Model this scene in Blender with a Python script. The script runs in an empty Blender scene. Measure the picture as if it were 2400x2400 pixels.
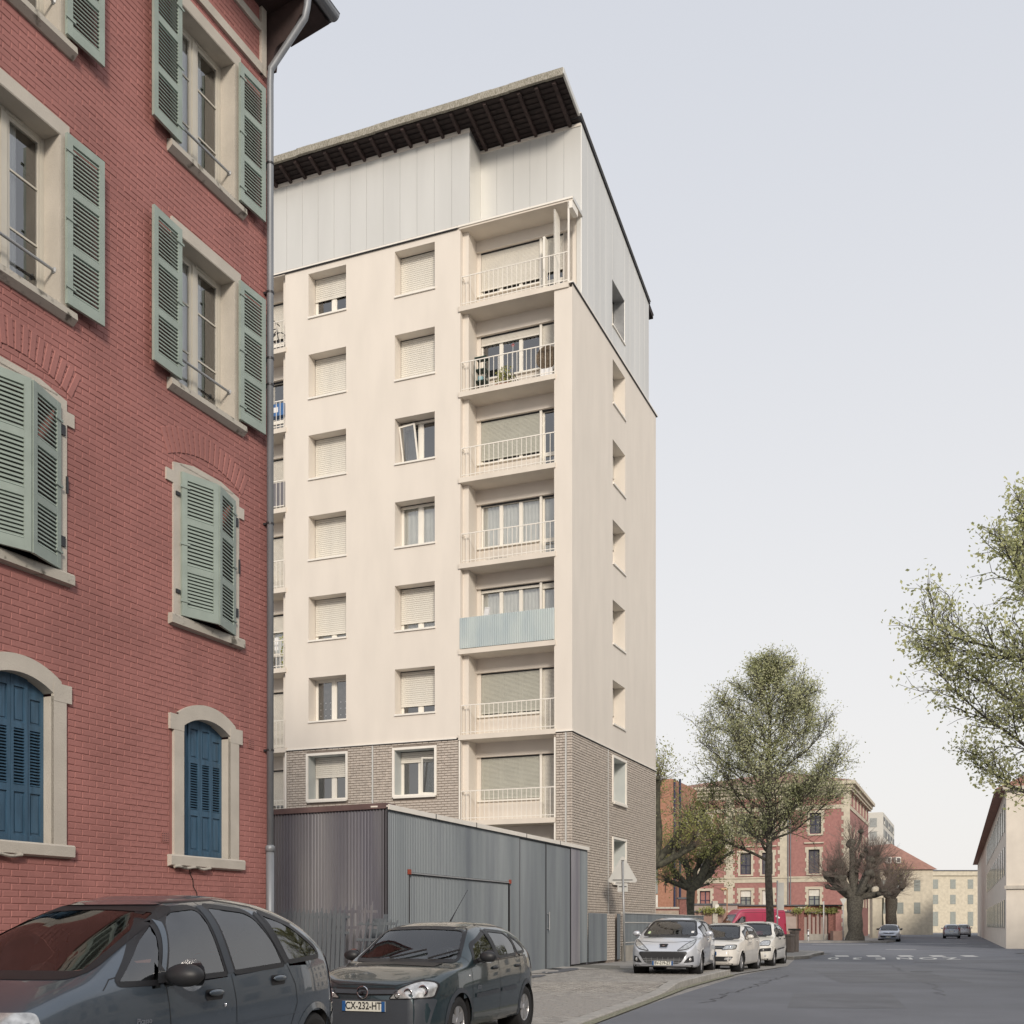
import bpy, bmesh, math, random
from mathutils import Vector, Matrix
from mathutils.bvhtree import BVHTree
from mathutils.geometry import delaunay_2d_cdt
random.seed(7)
R = math.radians
C = bpy.context.scene.collection
scn = bpy.context.scene

# ---------------------------------------------------------------- camera, sky, sun, exposure
cam = bpy.data.cameras.new('camera'); camo = bpy.data.objects.new('camera', cam); C.objects.link(camo)
camo.location = (0, 0, 1.39); camo.rotation_euler = (R(90), 0, 0)
cam.sensor_width = 36; cam.lens = 36*2636/2400; cam.shift_y = (2168-1200)/2400
cam.clip_start = 0.1; cam.clip_end = 3000
scn.camera = camo
SUN_AZ = Vector((0.15, -0.99, 0)).normalized(); SUN_EL = R(24)
w = bpy.data.worlds.new('World'); scn.world = w; w.use_nodes = True
nt = w.node_tree; nt.nodes.clear()
out = nt.nodes.new('ShaderNodeOutputWorld'); bg = nt.nodes.new('ShaderNodeBackground')
sky = nt.nodes.new('ShaderNodeTexSky'); sky.sky_type = 'NISHITA'; sky.sun_disc = False
sky.sun_elevation = SUN_EL; sky.sun_rotation = math.atan2(SUN_AZ.x, SUN_AZ.y) % (2*math.pi)
sky.dust_density = 5.0; sky.air_density = 1.0; sky.ozone_density = 2.0; sky.altitude = 200
tc = nt.nodes.new('ShaderNodeTexCoord'); sep = nt.nodes.new('ShaderNodeSeparateXYZ')
ramp = nt.nodes.new('ShaderNodeValToRGB'); ramp.color_ramp.interpolation = 'B_SPLINE'
e = ramp.color_ramp.elements
e[0].position = 0.0; e[0].color = (0.93, 0.90, 0.865, 1)
e[1].position = 1.0; e[1].color = (0.62, 0.65, 0.72, 1)
m1 = e.new(0.30); m1.color = (0.84, 0.835, 0.84, 1)
m2 = e.new(0.62); m2.color = (0.68, 0.705, 0.765, 1)
sc_ = nt.nodes.new('ShaderNodeVectorMath'); sc_.operation = 'SCALE'; sc_.inputs['Scale'].default_value = 5.8
mx = nt.nodes.new('ShaderNodeMix'); mx.data_type = 'RGBA'; mx.inputs[0].default_value = 0.93
nt.links.new(tc.outputs['Generated'], sep.inputs[0]); nt.links.new(sep.outputs['Z'], ramp.inputs[0])
nt.links.new(ramp.outputs[0], sc_.inputs[0]); nt.links.new(sky.outputs[0], mx.inputs[6]); nt.links.new(sc_.outputs[0], mx.inputs[7])
nt.links.new(mx.outputs[2], bg.inputs[0]); bg.inputs[1].default_value = 0.1
nt.links.new(bg.outputs[0], out.inputs[0])
sd = bpy.data.lights.new('sun', 'SUN'); sun = bpy.data.objects.new('sun', sd); C.objects.link(sun)
sd.energy = 1.5; sd.angle = R(11); sd.color = (1.0, 0.90, 0.78)
sun.rotation_euler = (SUN_AZ*math.cos(SUN_EL) + Vector((0, 0, math.sin(SUN_EL)))).to_track_quat('Z', 'Y').to_euler()
scn.view_settings.view_transform = 'Standard'; scn.view_settings.look = 'None'
scn.view_settings.exposure = 0.82; scn.view_settings.gamma = 1; scn.view_settings.use_curve_mapping = False
scn.render.engine = 'CYCLES'
scn.cycles.max_bounces = 6; scn.cycles.transparent_max_bounces = 12

# ---------------------------------------------------------------- materials
def lk(t, a, b): t.links.new(a, b)
def mat(name, col, rough=0.8, metal=0.0, var=0.08, vscale=3.0, bump=0.0, bscale=60.0, spec=0.5, coat=0.0,
        col2=None, stretch=None, mixlo=0.35, mixhi=0.65, detail=5, bdist=0.01, coord='Object'):
    m = bpy.data.materials.new(name); m.use_nodes = True; t = m.node_tree
    b = t.nodes['Principled BSDF']; b.inputs['Roughness'].default_value = rough; b.inputs['Metallic'].default_value = metal
    b.inputs['Specular IOR Level'].default_value = spec
    if coat: b.inputs['Coat Weight'].default_value = coat; b.inputs['Coat Roughness'].default_value = 0.03
    tcn = t.nodes.new('ShaderNodeTexCoord'); src = tcn.outputs[coord]
    if stretch:
        mp = t.nodes.new('ShaderNodeMapping'); mp.inputs['Scale'].default_value = stretch
        lk(t, src, mp.inputs[0]); src = mp.outputs[0]
    n = t.nodes.new('ShaderNodeTexNoise'); n.inputs['Scale'].default_value = vscale; n.inputs['Detail'].default_value = detail
    lk(t, src, n.inputs['Vector'])
    r = t.nodes.new('ShaderNodeValToRGB'); e = r.color_ramp.elements
    e[0].position = mixlo; e[1].position = mixhi
    if col2 is None:
        c0 = [max(0, c*(1-var)) for c in col]; c1 = [min(1, c*(1+var)) for c in col]
    else: c0, c1 = col2, col
    e[0].color = (*c0, 1); e[1].color = (*c1, 1)
    lk(t, n.outputs[0], r.inputs[0]); lk(t, r.outputs[0], b.inputs['Base Color'])
    if bump:
        n2 = t.nodes.new('ShaderNodeTexNoise'); n2.inputs['Scale'].default_value = bscale; n2.inputs['Detail'].default_value = 4
        lk(t, src if not stretch else tcn.outputs[coord], n2.inputs['Vector'])
        bn = t.nodes.new('ShaderNodeBump'); bn.inputs['Strength'].default_value = bump; bn.inputs['Distance'].default_value = bdist
        lk(t, n2.outputs[0], bn.inputs['Height']); lk(t, bn.outputs[0], b.inputs['Normal'])
    return m
def glass_mat(name, tint, ior=1.5, rough=0.0, boost=0.06, wave=0.0):
    m = bpy.data.materials.new(name); m.use_nodes = True; t = m.node_tree; t.nodes.clear()
    o = t.nodes.new('ShaderNodeOutputMaterial'); mixn = t.nodes.new('ShaderNodeMixShader')
    tr = t.nodes.new('ShaderNodeBsdfTransparent'); tr.inputs[0].default_value = (*tint, 1)
    gl = t.nodes.new('ShaderNodeBsdfGlossy'); gl.inputs['Roughness'].default_value = rough
    fr = t.nodes.new('ShaderNodeFresnel'); fr.inputs[0].default_value = ior
    ad = t.nodes.new('ShaderNodeMath'); ad.operation = 'ADD'; ad.inputs[1].default_value = boost; ad.use_clamp = True
    lk(t, fr.outputs[0], ad.inputs[0]); lk(t, ad.outputs[0], mixn.inputs[0]); lk(t, tr.outputs[0], mixn.inputs[1]); lk(t, gl.outputs[0], mixn.inputs[2])
    if wave:
        tcn = t.nodes.new('ShaderNodeTexCoord'); n = t.nodes.new('ShaderNodeTexNoise'); n.inputs['Scale'].default_value = 2.5; n.inputs['Detail'].default_value = 1
        lk(t, tcn.outputs['Object'], n.inputs['Vector'])
        bn = t.nodes.new('ShaderNodeBump'); bn.inputs['Strength'].default_value = wave; bn.inputs['Distance'].default_value = 0.02
        lk(t, n.outputs[0], bn.inputs['Height']); lk(t, bn.outputs[0], gl.inputs['Normal']); lk(t, bn.outputs[0], fr.inputs['Normal'])
    lk(t, mixn.outputs[0], o.inputs[0]); return m
def leaf_mat(name, c1, c2):
    m = bpy.data.materials.new(name); m.use_nodes = True; t = m.node_tree; t.nodes.clear()
    o = t.nodes.new('ShaderNodeOutputMaterial'); mixn = t.nodes.new('ShaderNodeMixShader'); mixn.inputs[0].default_value = 0.42
    d = t.nodes.new('ShaderNodeBsdfDiffuse'); tr = t.nodes.new('ShaderNodeBsdfTranslucent')
    tcn = t.nodes.new('ShaderNodeTexCoord'); n = t.nodes.new('ShaderNodeTexNoise'); n.inputs['Scale'].default_value = 2.2; n.inputs['Detail'].default_value = 6
    n.inputs['Roughness'].default_value = 0.8
    lk(t, tcn.outputs['Object'], n.inputs['Vector'])
    r = t.nodes.new('ShaderNodeValToRGB'); r.color_ramp.elements[0].position = 0.38; r.color_ramp.elements[1].position = 0.62
    r.color_ramp.elements[0].color = (*c1, 1); r.color_ramp.elements[1].color = (*c2, 1)
    lk(t, n.outputs[0], r.inputs[0]); lk(t, r.outputs[0], d.inputs[0]); lk(t, r.outputs[0], tr.inputs[0])
    lk(t, d.outputs[0], mixn.inputs[1]); lk(t, tr.outputs[0], mixn.inputs[2]); lk(t, mixn.outputs[0], o.inputs[0]); return m
def paint(name, col, metal=0.35, rough=0.38, coat=1.0, dirt=0.06):
    return mat(name, col, rough, metal, var=dirt, vscale=1.5, coat=coat)

M = {}
M['plaster'] = mat('cream_plaster', (0.71, 0.655, 0.585), 0.92, var=0.03, vscale=1.0, stretch=(1.6, 1.6, 0.45), detail=8, bump=0.35, bscale=90, bdist=0.006)
M['plaster_soffit'] = mat('balcony_concrete_paint', (0.68, 0.62, 0.54), 0.92, var=0.05, vscale=1.2, bump=0.2, bscale=40)
M['reveal_zinc'] = mat('reveal_sheet_metal', (0.50, 0.53, 0.52), 0.5, 0.1, var=0.03)
M['zinc'] = mat('pale_zinc_panel', (0.63, 0.625, 0.595), 0.42, 0.25, var=0.05, vscale=0.6, stretch=(1.5, 1.5, 0.25), bump=0.05, bscale=8)
M['white_metal'] = mat('white_painted_metal', (0.8, 0.76, 0.69), 0.55, var=0.03)
M['pvc'] = mat('white_pvc', (0.8, 0.77, 0.7), 0.4, var=0.02)
M['slat'] = mat('roller_shutter_slat', (0.72, 0.69, 0.62), 0.5, var=0.03)
M['slat_grey'] = mat('grey_roller_shutter_slat', (0.5, 0.5, 0.44), 0.5, var=0.03)
M['beige_brick'] = mat('beige_brick', (0.5, 0.445, 0.39), 0.9, var=0.13, vscale=6, bump=0.6, bscale=70)
M['beige_mortar'] = mat('beige_mortar', (0.26, 0.22, 0.19), 0.95, var=0.1)
M['red_paint'] = mat('red_painted_brick', (0.34, 0.145, 0.128), 0.78, var=0.14, vscale=0.9, bump=0.5, bscale=45, bdist=0.004, detail=10)
M['red_joint'] = mat('red_painted_joint', (0.29, 0.122, 0.108), 0.85, var=0.1)
M['stone'] = mat('pale_painted_stone', (0.5, 0.46, 0.4), 0.85, var=0.07, vscale=2.5, bump=0.4, bscale=50)
M['stone_dirty'] = mat('weathered_sill_stone', (0.44, 0.41, 0.355), 0.88, vscale=7, col2=(0.12, 0.11, 0.09), mixlo=0.30, mixhi=0.42, bump=0.4)
M['sage'] = mat('sage_green_paint', (0.3, 0.355, 0.315), 0.6, var=0.07, vscale=4, bump=0.1, bscale=80)
M['blue'] = mat('blue_painted_wood', (0.045, 0.1, 0.16), 0.5, var=0.18, vscale=3, stretch=(6, 6, 0.7), bump=0.15, bscale=60)
M['window_wood'] = mat('cream_window_paint', (0.55, 0.52, 0.45), 0.5, var=0.03)
M['curtain'] = mat('white_curtain', (0.86, 0.86, 0.83), 0.9, var=0.05, vscale=3)
M['curtain_dark'] = mat('grey_curtain', (0.10, 0.09, 0.085), 0.9, var=0.3, vscale=8)
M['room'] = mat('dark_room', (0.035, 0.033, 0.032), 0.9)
M['glass'] = glass_mat('window_glass', (0.92, 0.94, 0.93), 1.55, 0.0, 0.20, wave=0.05)
M['glass_old'] = glass_mat('house_window_glass', (0.90, 0.93, 0.94), 1.55, 0.0, 0.22, wave=0.12)
M['car_glass'] = glass_mat('car_glass', (0.34, 0.38, 0.33), 1.5, 0.0, 0.15, wave=0.35)
M['windscreen'] = glass_mat('windscreen_glass', (0.66, 0.72, 0.72), 1.52, 0.0, 0.10)
M['brown_wood'] = mat('dark_brown_eaves_wood', (0.03, 0.02, 0.019), 0.85, var=0.25, vscale=5)
M['brown_light'] = mat('brown_rafter', (0.048, 0.03, 0.028), 0.8, var=0.2, vscale=5)
M['moss'] = mat('mossy_fibre_cement', (0.4, 0.375, 0.32), 0.95, vscale=18, col2=(0.2, 0.185, 0.145), mixlo=0.4, mixhi=0.6, stretch=(3, 1, 1), bump=0.6, bscale=30)
M['galv'] = mat('grey_blue_corrugated_steel', (0.25, 0.25, 0.265), 0.5, 0.25, vscale=1.0, col2=(0.165, 0.165, 0.195), mixlo=0.38, mixhi=0.62, stretch=(1.1, 1.1, 0.15), detail=8)
M['galv_light'] = mat('pale_grey_blue_steel', (0.185, 0.21, 0.228), 0.5, 0.25, vscale=1.0, col2=(0.135, 0.155, 0.178), mixlo=0.35, mixhi=0.6, stretch=(2.4, 2.4, 0.2), detail=6)
M['galv_trim'] = mat('brownish_coping', (0.15, 0.10, 0.095), 0.6, 0.1, var=0.2)
M['steel'] = mat('galvanised_steel', (0.36, 0.37, 0.38), 0.45, 0.4, var=0.1, vscale=5)
M['lead'] = mat('zinc_downpipe', (0.25, 0.265, 0.285), 0.5, 0.3, var=0.14, vscale=2, stretch=(3, 3, 0.5))
M['dark_metal'] = mat('dark_metal', (0.05, 0.05, 0.055), 0.5, 0.5)
M['orange'] = mat('orange_bracket', (0.28, 0.055, 0.03), 0.6)
M['asphalt'] = mat('asphalt', (0.155, 0.163, 0.182), 0.88, var=0.10, vscale=0.45, bump=0.9, bscale=140, bdist=0.006, detail=8)
M['kerb'] = mat('granite_kerb', (0.36, 0.345, 0.32), 0.88, var=0.14, vscale=5, bump=0.5, bscale=60)
M['paver'] = mat('concrete_paver', (0.31, 0.295, 0.275), 0.9, var=0.18, vscale=4, bump=0.4, bscale=80)
M['sand'] = mat('sandy_joint', (0.17, 0.165, 0.145), 0.95, var=0.2, vscale=8)
M['pave_far'] = mat('worn_asphalt_pavement', (0.27, 0.26, 0.245), 0.9, var=0.15, vscale=1.2, bump=0.4, bscale=60)
M['gravel'] = mat('gutter_grit', (0.30, 0.29, 0.22), 0.95, vscale=25, col2=(0.12, 0.125, 0.08), mixlo=0.4, mixhi=0.6)
M['concrete'] = mat('concrete', (0.33, 0.31, 0.275), 0.9, var=0.12, vscale=3, bump=0.3)
M['road_paint'] = mat('white_road_paint', (0.62, 0.62, 0.60), 0.7, vscale=9, col2=(0.40, 0.40, 0.40), mixlo=0.3, mixhi=0.45)
M['bark'] = mat('dark_bark', (0.125, 0.115, 0.095), 0.95, vscale=9, col2=(0.06, 0.055, 0.045), bump=1.0, bscale=25, bdist=0.05)
M['bark_mossy'] = mat('mossy_bark', (0.12, 0.118, 0.085), 0.95, vscale=7, col2=(0.06, 0.057, 0.047), bump=1.0, bscale=22, bdist=0.05)
M['twig'] = mat('reddish_twig', (0.17, 0.135, 0.115), 0.9, var=0.2)
M['leaf'] = leaf_mat('young_leaf', (0.30, 0.33, 0.13), (0.72, 0.72, 0.50))
M['leaf_dark'] = leaf_mat('green_leaf', (0.28, 0.30, 0.09), (0.50, 0.50, 0.24))
M['leaf_near'] = leaf_mat('spring_leaf', (0.36, 0.39, 0.15), (0.68, 0.68, 0.42))
M['tyre'] = mat('tyre_rubber', (0.018, 0.018, 0.019), 0.8)
M['rim'] = mat('alloy_rim', (0.42, 0.42, 0.43), 0.35, 0.6)
M['rim_dark'] = mat('wheel_well', (0.012, 0.012, 0.013), 0.9)
M['black_plastic'] = mat('black_plastic', (0.022, 0.023, 0.026), 0.5)
M['grey_plastic'] = mat('dark_grey_plastic', (0.04, 0.047, 0.058), 0.55, bump=0.1, bscale=200)
M['rubber'] = mat('black_rubber', (0.012, 0.012, 0.014), 0.45)
M['seat'] = mat('grey_seat_cloth', (0.10, 0.105, 0.12), 0.9)
M['chrome'] = mat('chrome', (0.75, 0.75, 0.77), 0.12, 1.0)
M['lamp'] = mat('headlamp_reflector', (0.52, 0.53, 0.53), 0.22, 0.55, var=0.3, vscale=14, coat=1.0)
M['lamp_clear'] = mat('lamp_lens', (0.60, 0.60, 0.60), 0.1, 0.4, coat=1.0)
M['tail_lamp'] = mat('red_tail_lamp', (0.26, 0.012, 0.025), 0.18, coat=1.0)
M['plate'] = mat('number_plate', (0.66, 0.66, 0.60), 0.45)
M['plate_blue'] = mat('number_plate_blue_band', (0.02, 0.09, 0.26), 0.45)
M['ink'] = mat('black_lettering', (0.012, 0.012, 0.012), 0.6)
M['lace'] = mat('lace', (0.7, 0.7, 0.7), 0.9)
M['wicker'] = mat('brown_wicker', (0.24, 0.185, 0.13), 0.8, vscale=20, col2=(0.10, 0.075, 0.05), bump=0.6)
M['box_blue'] = mat('blue_plastic', (0.05, 0.14, 0.33), 0.5)
M['terracotta'] = mat('terracotta', (0.30, 0.13, 0.09), 0.8)
M['screen_blue'] = mat('pale_blue_corrugated_screen', (0.5, 0.555, 0.55), 0.5, 0.1, vscale=2, col2=(0.41, 0.475, 0.495), stretch=(1, 1, 0.3))
M['school_brick'] = mat('weathered_red_brick', (0.37, 0.185, 0.165), 0.9, vscale=3.5, col2=(0.31, 0.15, 0.135), mixlo=0.35, mixhi=0.6, detail=10, bump=0.4, bscale=12)
M['school_stone'] = mat('sandstone', (0.54, 0.49, 0.39), 0.9, var=0.10, vscale=2)
M['orange_brick'] = mat('orange_brick', (0.41, 0.215, 0.145), 0.9, vscale=5, col2=(0.34, 0.17, 0.11), bump=0.3, bscale=15)
M['blind_white'] = mat('white_blind', (0.68, 0.66, 0.60), 0.7)
M['navy'] = mat('navy_frame', (0.03, 0.035, 0.075), 0.5)
M['pane_grey'] = mat('net_curtained_pane', (0.26, 0.28, 0.26), 0.15, spec=0.8)
M['render_pink'] = mat('pinkish_render', (0.30, 0.20, 0.165), 0.9, var=0.1)
M['panel_grey'] = mat('pinkish_grey_panel', (0.36, 0.29, 0.26), 0.9, var=0.05)
M['wall_brick'] = mat('dark_red_wall_brick', (0.21, 0.095, 0.08), 0.9, var=0.25, vscale=8)
M['pink_coping'] = mat('orange_tile_band', (0.38, 0.155, 0.10), 0.9)
M['block_white'] = mat('pale_concrete_block', (0.55, 0.53, 0.48), 0.9, var=0.05)
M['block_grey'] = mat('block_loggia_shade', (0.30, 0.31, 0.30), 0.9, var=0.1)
M['roof_tile'] = mat('red_roof_tile', (0.3, 0.165, 0.13), 0.9, var=0.12, vscale=2)
M['slate'] = mat('grey_slate', (0.09, 0.09, 0.10), 0.7, var=0.2, vscale=3)
M['hill'] = mat('far_trees', (0.10, 0.115, 0.09), 0.95, var=0.3, vscale=0.3)
M['bin'] = mat('brown_grey_bin', (0.15, 0.125, 0.11), 0.7)
M['white_plastic'] = mat('white_plastic', (0.72, 0.72, 0.72), 0.5)
M['sign_back'] = mat('sign_back', (0.46, 0.46, 0.44), 0.5, 0.2, var=0.04)

# ---------------------------------------------------------------- mesh helpers
class MB:
    def __init__(s, T=None): s.v = []; s.f = []; s.T = T
    def add(s, vs, fs):
        n = len(s.v)
        if s.T is not None: vs = [tuple(s.T @ Vector(p)) for p in vs]
        s.v += [tuple(p) for p in vs]; s.f += [tuple(i+n for i in f) for f in fs]; return s
    def box(s, x0, x1, y0, y1, z0, z1):
        if x0 > x1: x0, x1 = x1, x0
        if y0 > y1: y0, y1 = y1, y0
        if z0 > z1: z0, z1 = z1, z0
        return s.add([(x0,y0,z0),(x1,y0,z0),(x1,y1,z0),(x0,y1,z0),(x0,y0,z1),(x1,y0,z1),(x1,y1,z1),(x0,y1,z1)],
              [(0,3,2,1),(4,5,6,7),(0,1,5,4),(1,2,6,5),(2,3,7,6),(3,0,4,7)])
    def quad(s, a, b, c, d): return s.add([a, b, c, d], [(0, 1, 2, 3)])
    def poly(s, pts): return s.add(pts, [tuple(range(len(pts)))])
    def prism(s, poly, y0, y1, axis='y'):   # polygon (p,q) extruded; axis y: (p,y,q); axis x: (x,p,q); axis z: (p,q,z)
        n = len(poly)
        def P(p, q, t): return (p, t, q) if axis == 'y' else ((t, p, q) if axis == 'x' else (p, q, t))
        vs = [P(p, q, y0) for p, q in poly] + [P(p, q, y1) for p, q in poly]
        fs = [tuple(range(n)), tuple(range(2*n-1, n-1, -1))] + [(i, i+n, (i+1) % n + n, (i+1) % n) for i in range(n)]
        return s.add(vs, fs)
    def tube(s, pts, rad, n=6, cap=True):
        pts = [Vector(p) for p in pts]; k = len(pts)
        if not isinstance(rad, (list, tuple)): rad = [rad]*k
        vs = []; up = None
        for i, p in enumerate(pts):
            d = (pts[min(i+1, k-1)] - pts[max(i-1, 0)])
            if d.length < 1e-9: d = Vector((0, 0, 1))
            d.normalize()
            if up is None: up = d.orthogonal().normalized()
            a = (up - d*up.dot(d))
            a = a.normalized() if a.length > 1e-6 else d.orthogonal().normalized()
            up = a; b = d.cross(a)
            for j in range(n):
                t = 2*math.pi*j/n; vs.append(p + (a*math.cos(t) + b*math.sin(t))*rad[i])
        fs = [(i*n+j, i*n+(j+1) % n, (i+1)*n+(j+1) % n, (i+1)*n+j) for i in range(k-1) for j in range(n)]
        if cap: fs += [tuple(range(n-1, -1, -1)), tuple(range((k-1)*n, k*n))]
        return s.add(vs, fs)
    def lathe(s, prof, c=(0,0,0), axis='z', n=16):
        vs = []; k = len(prof)
        for r, h in prof:
            for j in range(n):
                t = 2*math.pi*j/n; a, b = r*math.cos(t), r*math.sin(t)
                p = (a, b, h) if axis == 'z' else ((a, h, b) if axis == 'y' else (h, a, b))
                vs.append((p[0]+c[0], p[1]+c[1], p[2]+c[2]))
        fs = [(i*n+j, i*n+(j+1) % n, (i+1)*n+(j+1) % n, (i+1)*n+j) for i in range(k-1) for j in range(n)]
        return s.add(vs, fs)
    def ellipsoid(s, c, r, n=10, m=7):
        prof = [(math.sin(math.pi*i/m), -math.cos(math.pi*i/m)) for i in range(m+1)]
        vs = []; 
        for rr, h in prof:
            for j in range(n):
                t = 2*math.pi*j/n; vs.append((c[0]+r[0]*rr*math.cos(t), c[1]+r[1]*rr*math.sin(t), c[2]+r[2]*h))
        fs = [(i*n+j, i*n+(j+1) % n, (i+1)*n+(j+1) % n, (i+1)*n+j) for i in range(m) for j in range(n)]
        return s.add(vs, fs)
    def build(s, name, m, parent=None, smooth=False, kind=None, label=None):
        me = bpy.data.meshes.new(name); me.from_pydata(s.v, [], s.f); me.materials.append(m)
        if smooth: me.polygons.foreach_set('use_smooth', [True]*len(me.polygons))
        me.update()
        o = bpy.data.objects.new(name, me); C.objects.link(o)
        if parent is not None: o.parent = parent
        if kind: o['kind'] = kind
        if label: o['label'] = label
        return o
def obj(name, me, parent=None, loc=(0,0,0), rot=(0,0,0), scale=None):
    o = bpy.data.objects.new(name, me); C.objects.link(o); o.location = loc; o.rotation_euler = rot
    if scale: o.scale = scale
    if parent is not None: o.parent = parent
    return o
def tag(o, label, cat, group=None):
    o['label'] = label; o['category'] = cat
    if group: o['group'] = group
    return o
def thing(name, label, cat, loc=(0,0,0), rz=0.0, group=None):
    o = bpy.data.objects.new(name, None); C.objects.link(o); o.location = loc; o.rotation_euler = (0, 0, rz)
    o.empty_display_size = 0.2
    return tag(o, label, cat, group)
def copy_thing(root, loc, rz, label):
    r = root.copy(); C.objects.link(r); r.location = loc; r.rotation_euler = (0, 0, rz); r['label'] = label
    for ch in list(root.children):
        c = ch.copy(); C.objects.link(c); c.parent = r
        for g in list(ch.children):
            d = g.copy(); C.objects.link(d); d.parent = c
    return r
def text_mesh(body, size, extrude=0.0, align='CENTER', sx=1.0):
    cu = bpy.data.curves.new('lettering', 'FONT'); cu.body = body; cu.size = size; cu.extrude = extrude
    cu.align_x = align; cu.align_y = 'CENTER'; cu.offset = size*0.018
    o = bpy.data.objects.new('lettering_source', cu); C.objects.link(o)
    dg = bpy.context.evaluated_depsgraph_get(); dg.update()
    me = bpy.data.meshes.new_from_object(o.evaluated_get(dg)); bpy.data.objects.remove(o); return me
def wall(mb, x0, x1, z0, z1, holes, y, depth, flip=False):
    """sheet in the x-z plane at y with rectangular holes and reveals going to y+depth"""
    xs = sorted({x0, x1} | {h[0] for h in holes} | {h[1] for h in holes})
    zs = sorted({z0, z1} | {h[2] for h in holes} | {h[3] for h in holes})
    xs = [x for x in xs if x0-1e-6 <= x <= x1+1e-6]; zs = [z for z in zs if z0-1e-6 <= z <= z1+1e-6]
    for i in range(len(xs)-1):
        for j in range(len(zs)-1):
            cx, cz = (xs[i]+xs[i+1])/2, (zs[j]+zs[j+1])/2
            if any(h[0] < cx < h[1] and h[2] < cz < h[3] for h in holes): continue
            mb.quad((xs[i], y, zs[j]), (xs[i+1], y, zs[j]), (xs[i+1], y, zs[j+1]), (xs[i], y, zs[j+1]))
    for a, b, c, d in holes:
        Y = y+depth
        mb.quad((a,y,c),(a,Y,c),(a,Y,d),(a,y,d)); mb.quad((b,y,c),(b,y,d),(b,Y,d),(b,Y,c))
        mb.quad((a,y,d),(a,Y,d),(b,Y,d),(b,y,d)); mb.quad((a,y,c),(b,y,c),(b,Y,c),(a,Y,c))
def brick_unit():
    # unit brick: x,z in 0..1, y 0 (back) .. 1 (face), chamfered face
    c = 0.04; d = 0.09
    vs = [(0,0,0),(1,0,0),(1,0,1),(0,0,1),(c,1,d),(1-c,1,d),(1-c,1,1-d),(c,1,1-d)]
    fs = [(4,5,6,7),(0,1,5,4),(1,2,6,5),(2,3,7,6),(3,0,4,7)]
    return vs, fs
BU = brick_unit()
def brick_rects(x0, x1, z0, z1, bw, bh, joint, holes, test=None, jx=None):
    res = []; row = 0; z = z0; jx = jx or joint
    while z < z1-0.02:
        x = x0 - (bw/2 if row % 2 else 0); zt = min(z+bh-joint, z1)
        while x < x1-0.005:
            a, b = max(x, x0), min(x+bw-jx, x1)
            parts = [(a, b)]
            for h in holes:
                if zt > h[2] and z < h[3]:
                    np_ = []
                    for p, q in parts:
                        if q <= h[0] or p >= h[1]: np_.append((p, q))
                        else:
                            if p < h[0]: np_.append((p, h[0]))
                            if q > h[1]: np_.append((h[1], q))
                    parts = np_
            for p, q in parts:
                if q-p > 0.02 and (test is None or test((p+q)/2, (z+zt)/2)): res.append((p, q, z, zt))
            x += bw
        z += bh; row += 1
    return res
def lay_bricks(rects, T, name, m, parent, proud, jitter, near, limit=300, skew=0.0):
    """T maps wall-local (x, outward, z) to parent-local; the `limit` nearest are parts, the rest one stuff part"""
    rects = sorted(rects, key=near)
    me = bpy.data.meshes.new(name); me.from_pydata(BU[0], [], BU[1]); me.materials.append(m)
    rest = MB(); rnd = random.Random(5)
    for i, (a, b, c, d) in enumerate(rects):
        p = proud + rnd.uniform(-jitter, jitter); dz = rnd.uniform(-0.002, 0.002); sk = rnd.uniform(-skew, skew)
        Mx = T @ Matrix.Translation((a, 0, c+dz)) @ Matrix.Rotation(sk, 4, 'Y') @ Matrix.Diagonal((b-a, p, d-c, 1))
        if i < limit:
            o = bpy.data.objects.new(name, me); C.objects.link(o); o.parent = parent; o.matrix_local = Mx
        else:
            rest.T = Mx; rest.add(*BU)
    if rest.v: rest.build(name, m, parent, kind='stuff')

# ---------------------------------------------------------------- ground, road, pavements
def sheet(name, pts, z, m): return MB().poly([(x, y, z) for x, y in pts]).build(name, m, kind='structure')
g = MB()
g.poly([(-900, -300, -0.02), (900, -300, -0.02), (900, 1500, -0.02), (-900, 1500, -0.02)])
gr = g.build('ground', M['pave_far'], kind='structure')
rd = MB()
rd.poly([(-9, -40, 0), (14, -40, 0), (19.5, 10, 0), (24.5, 55, 0), (60, 57, 0), (60, 84, 0), (36.5, 84.5, 0), (80, 190, 0), (62, 190, 0), (29.5, 88, 0),
         (-20, 84, 0), (-20, 53.5, 0), (15.5, 54.5, 0), (11, 45, 0), (9.3, 38, 0), (6.3, 31, 0), (2.5, 20, 0), (-2.2, 5, 0)])
rd.build('road', M['asphalt'], kind='structure')

KL = [(-6.5, -6), (-2.2, 5), (-0.1, 12), (1.05, 16), (2.3, 20.1), (3.73, 24.9), (5.04, 28.6), (6.11, 31.45)]
def lerp(pts, v, i=1, j=0):
    if v <= pts[0][i]: return pts[0][j]
    for a, b in zip(pts, pts[1:]):
        if v <= b[i]: t = (v-a[i])/(b[i]-a[i]); return a[j]+t*(b[j]-a[j])
    return pts[-1][j]
def smooth(t): t = max(0, min(1, t)); return t*t*(3-2*t)
def zk(Y): return 0.035 + 0.115*smooth((Y-22.3)/2.6)
def zw(Y): return 0.03 + 0.17*smooth((Y-20)/13)
def wallx(Y): return -2.44+0.3896*(Y-22) if Y > 22 else -2.44-0.43*(22-Y)-1.2
def pav_z(X, Y):
    k, wx_ = lerp(KL, Y), wallx(Y); t = (k-X)/max(0.1, k-wx_)
    return zk(Y) - 0.01 + (zw(Y)-zk(Y))*smooth((t-0.55)/0.45)
pv = MB(); rows = 44; colsn = 14
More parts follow.
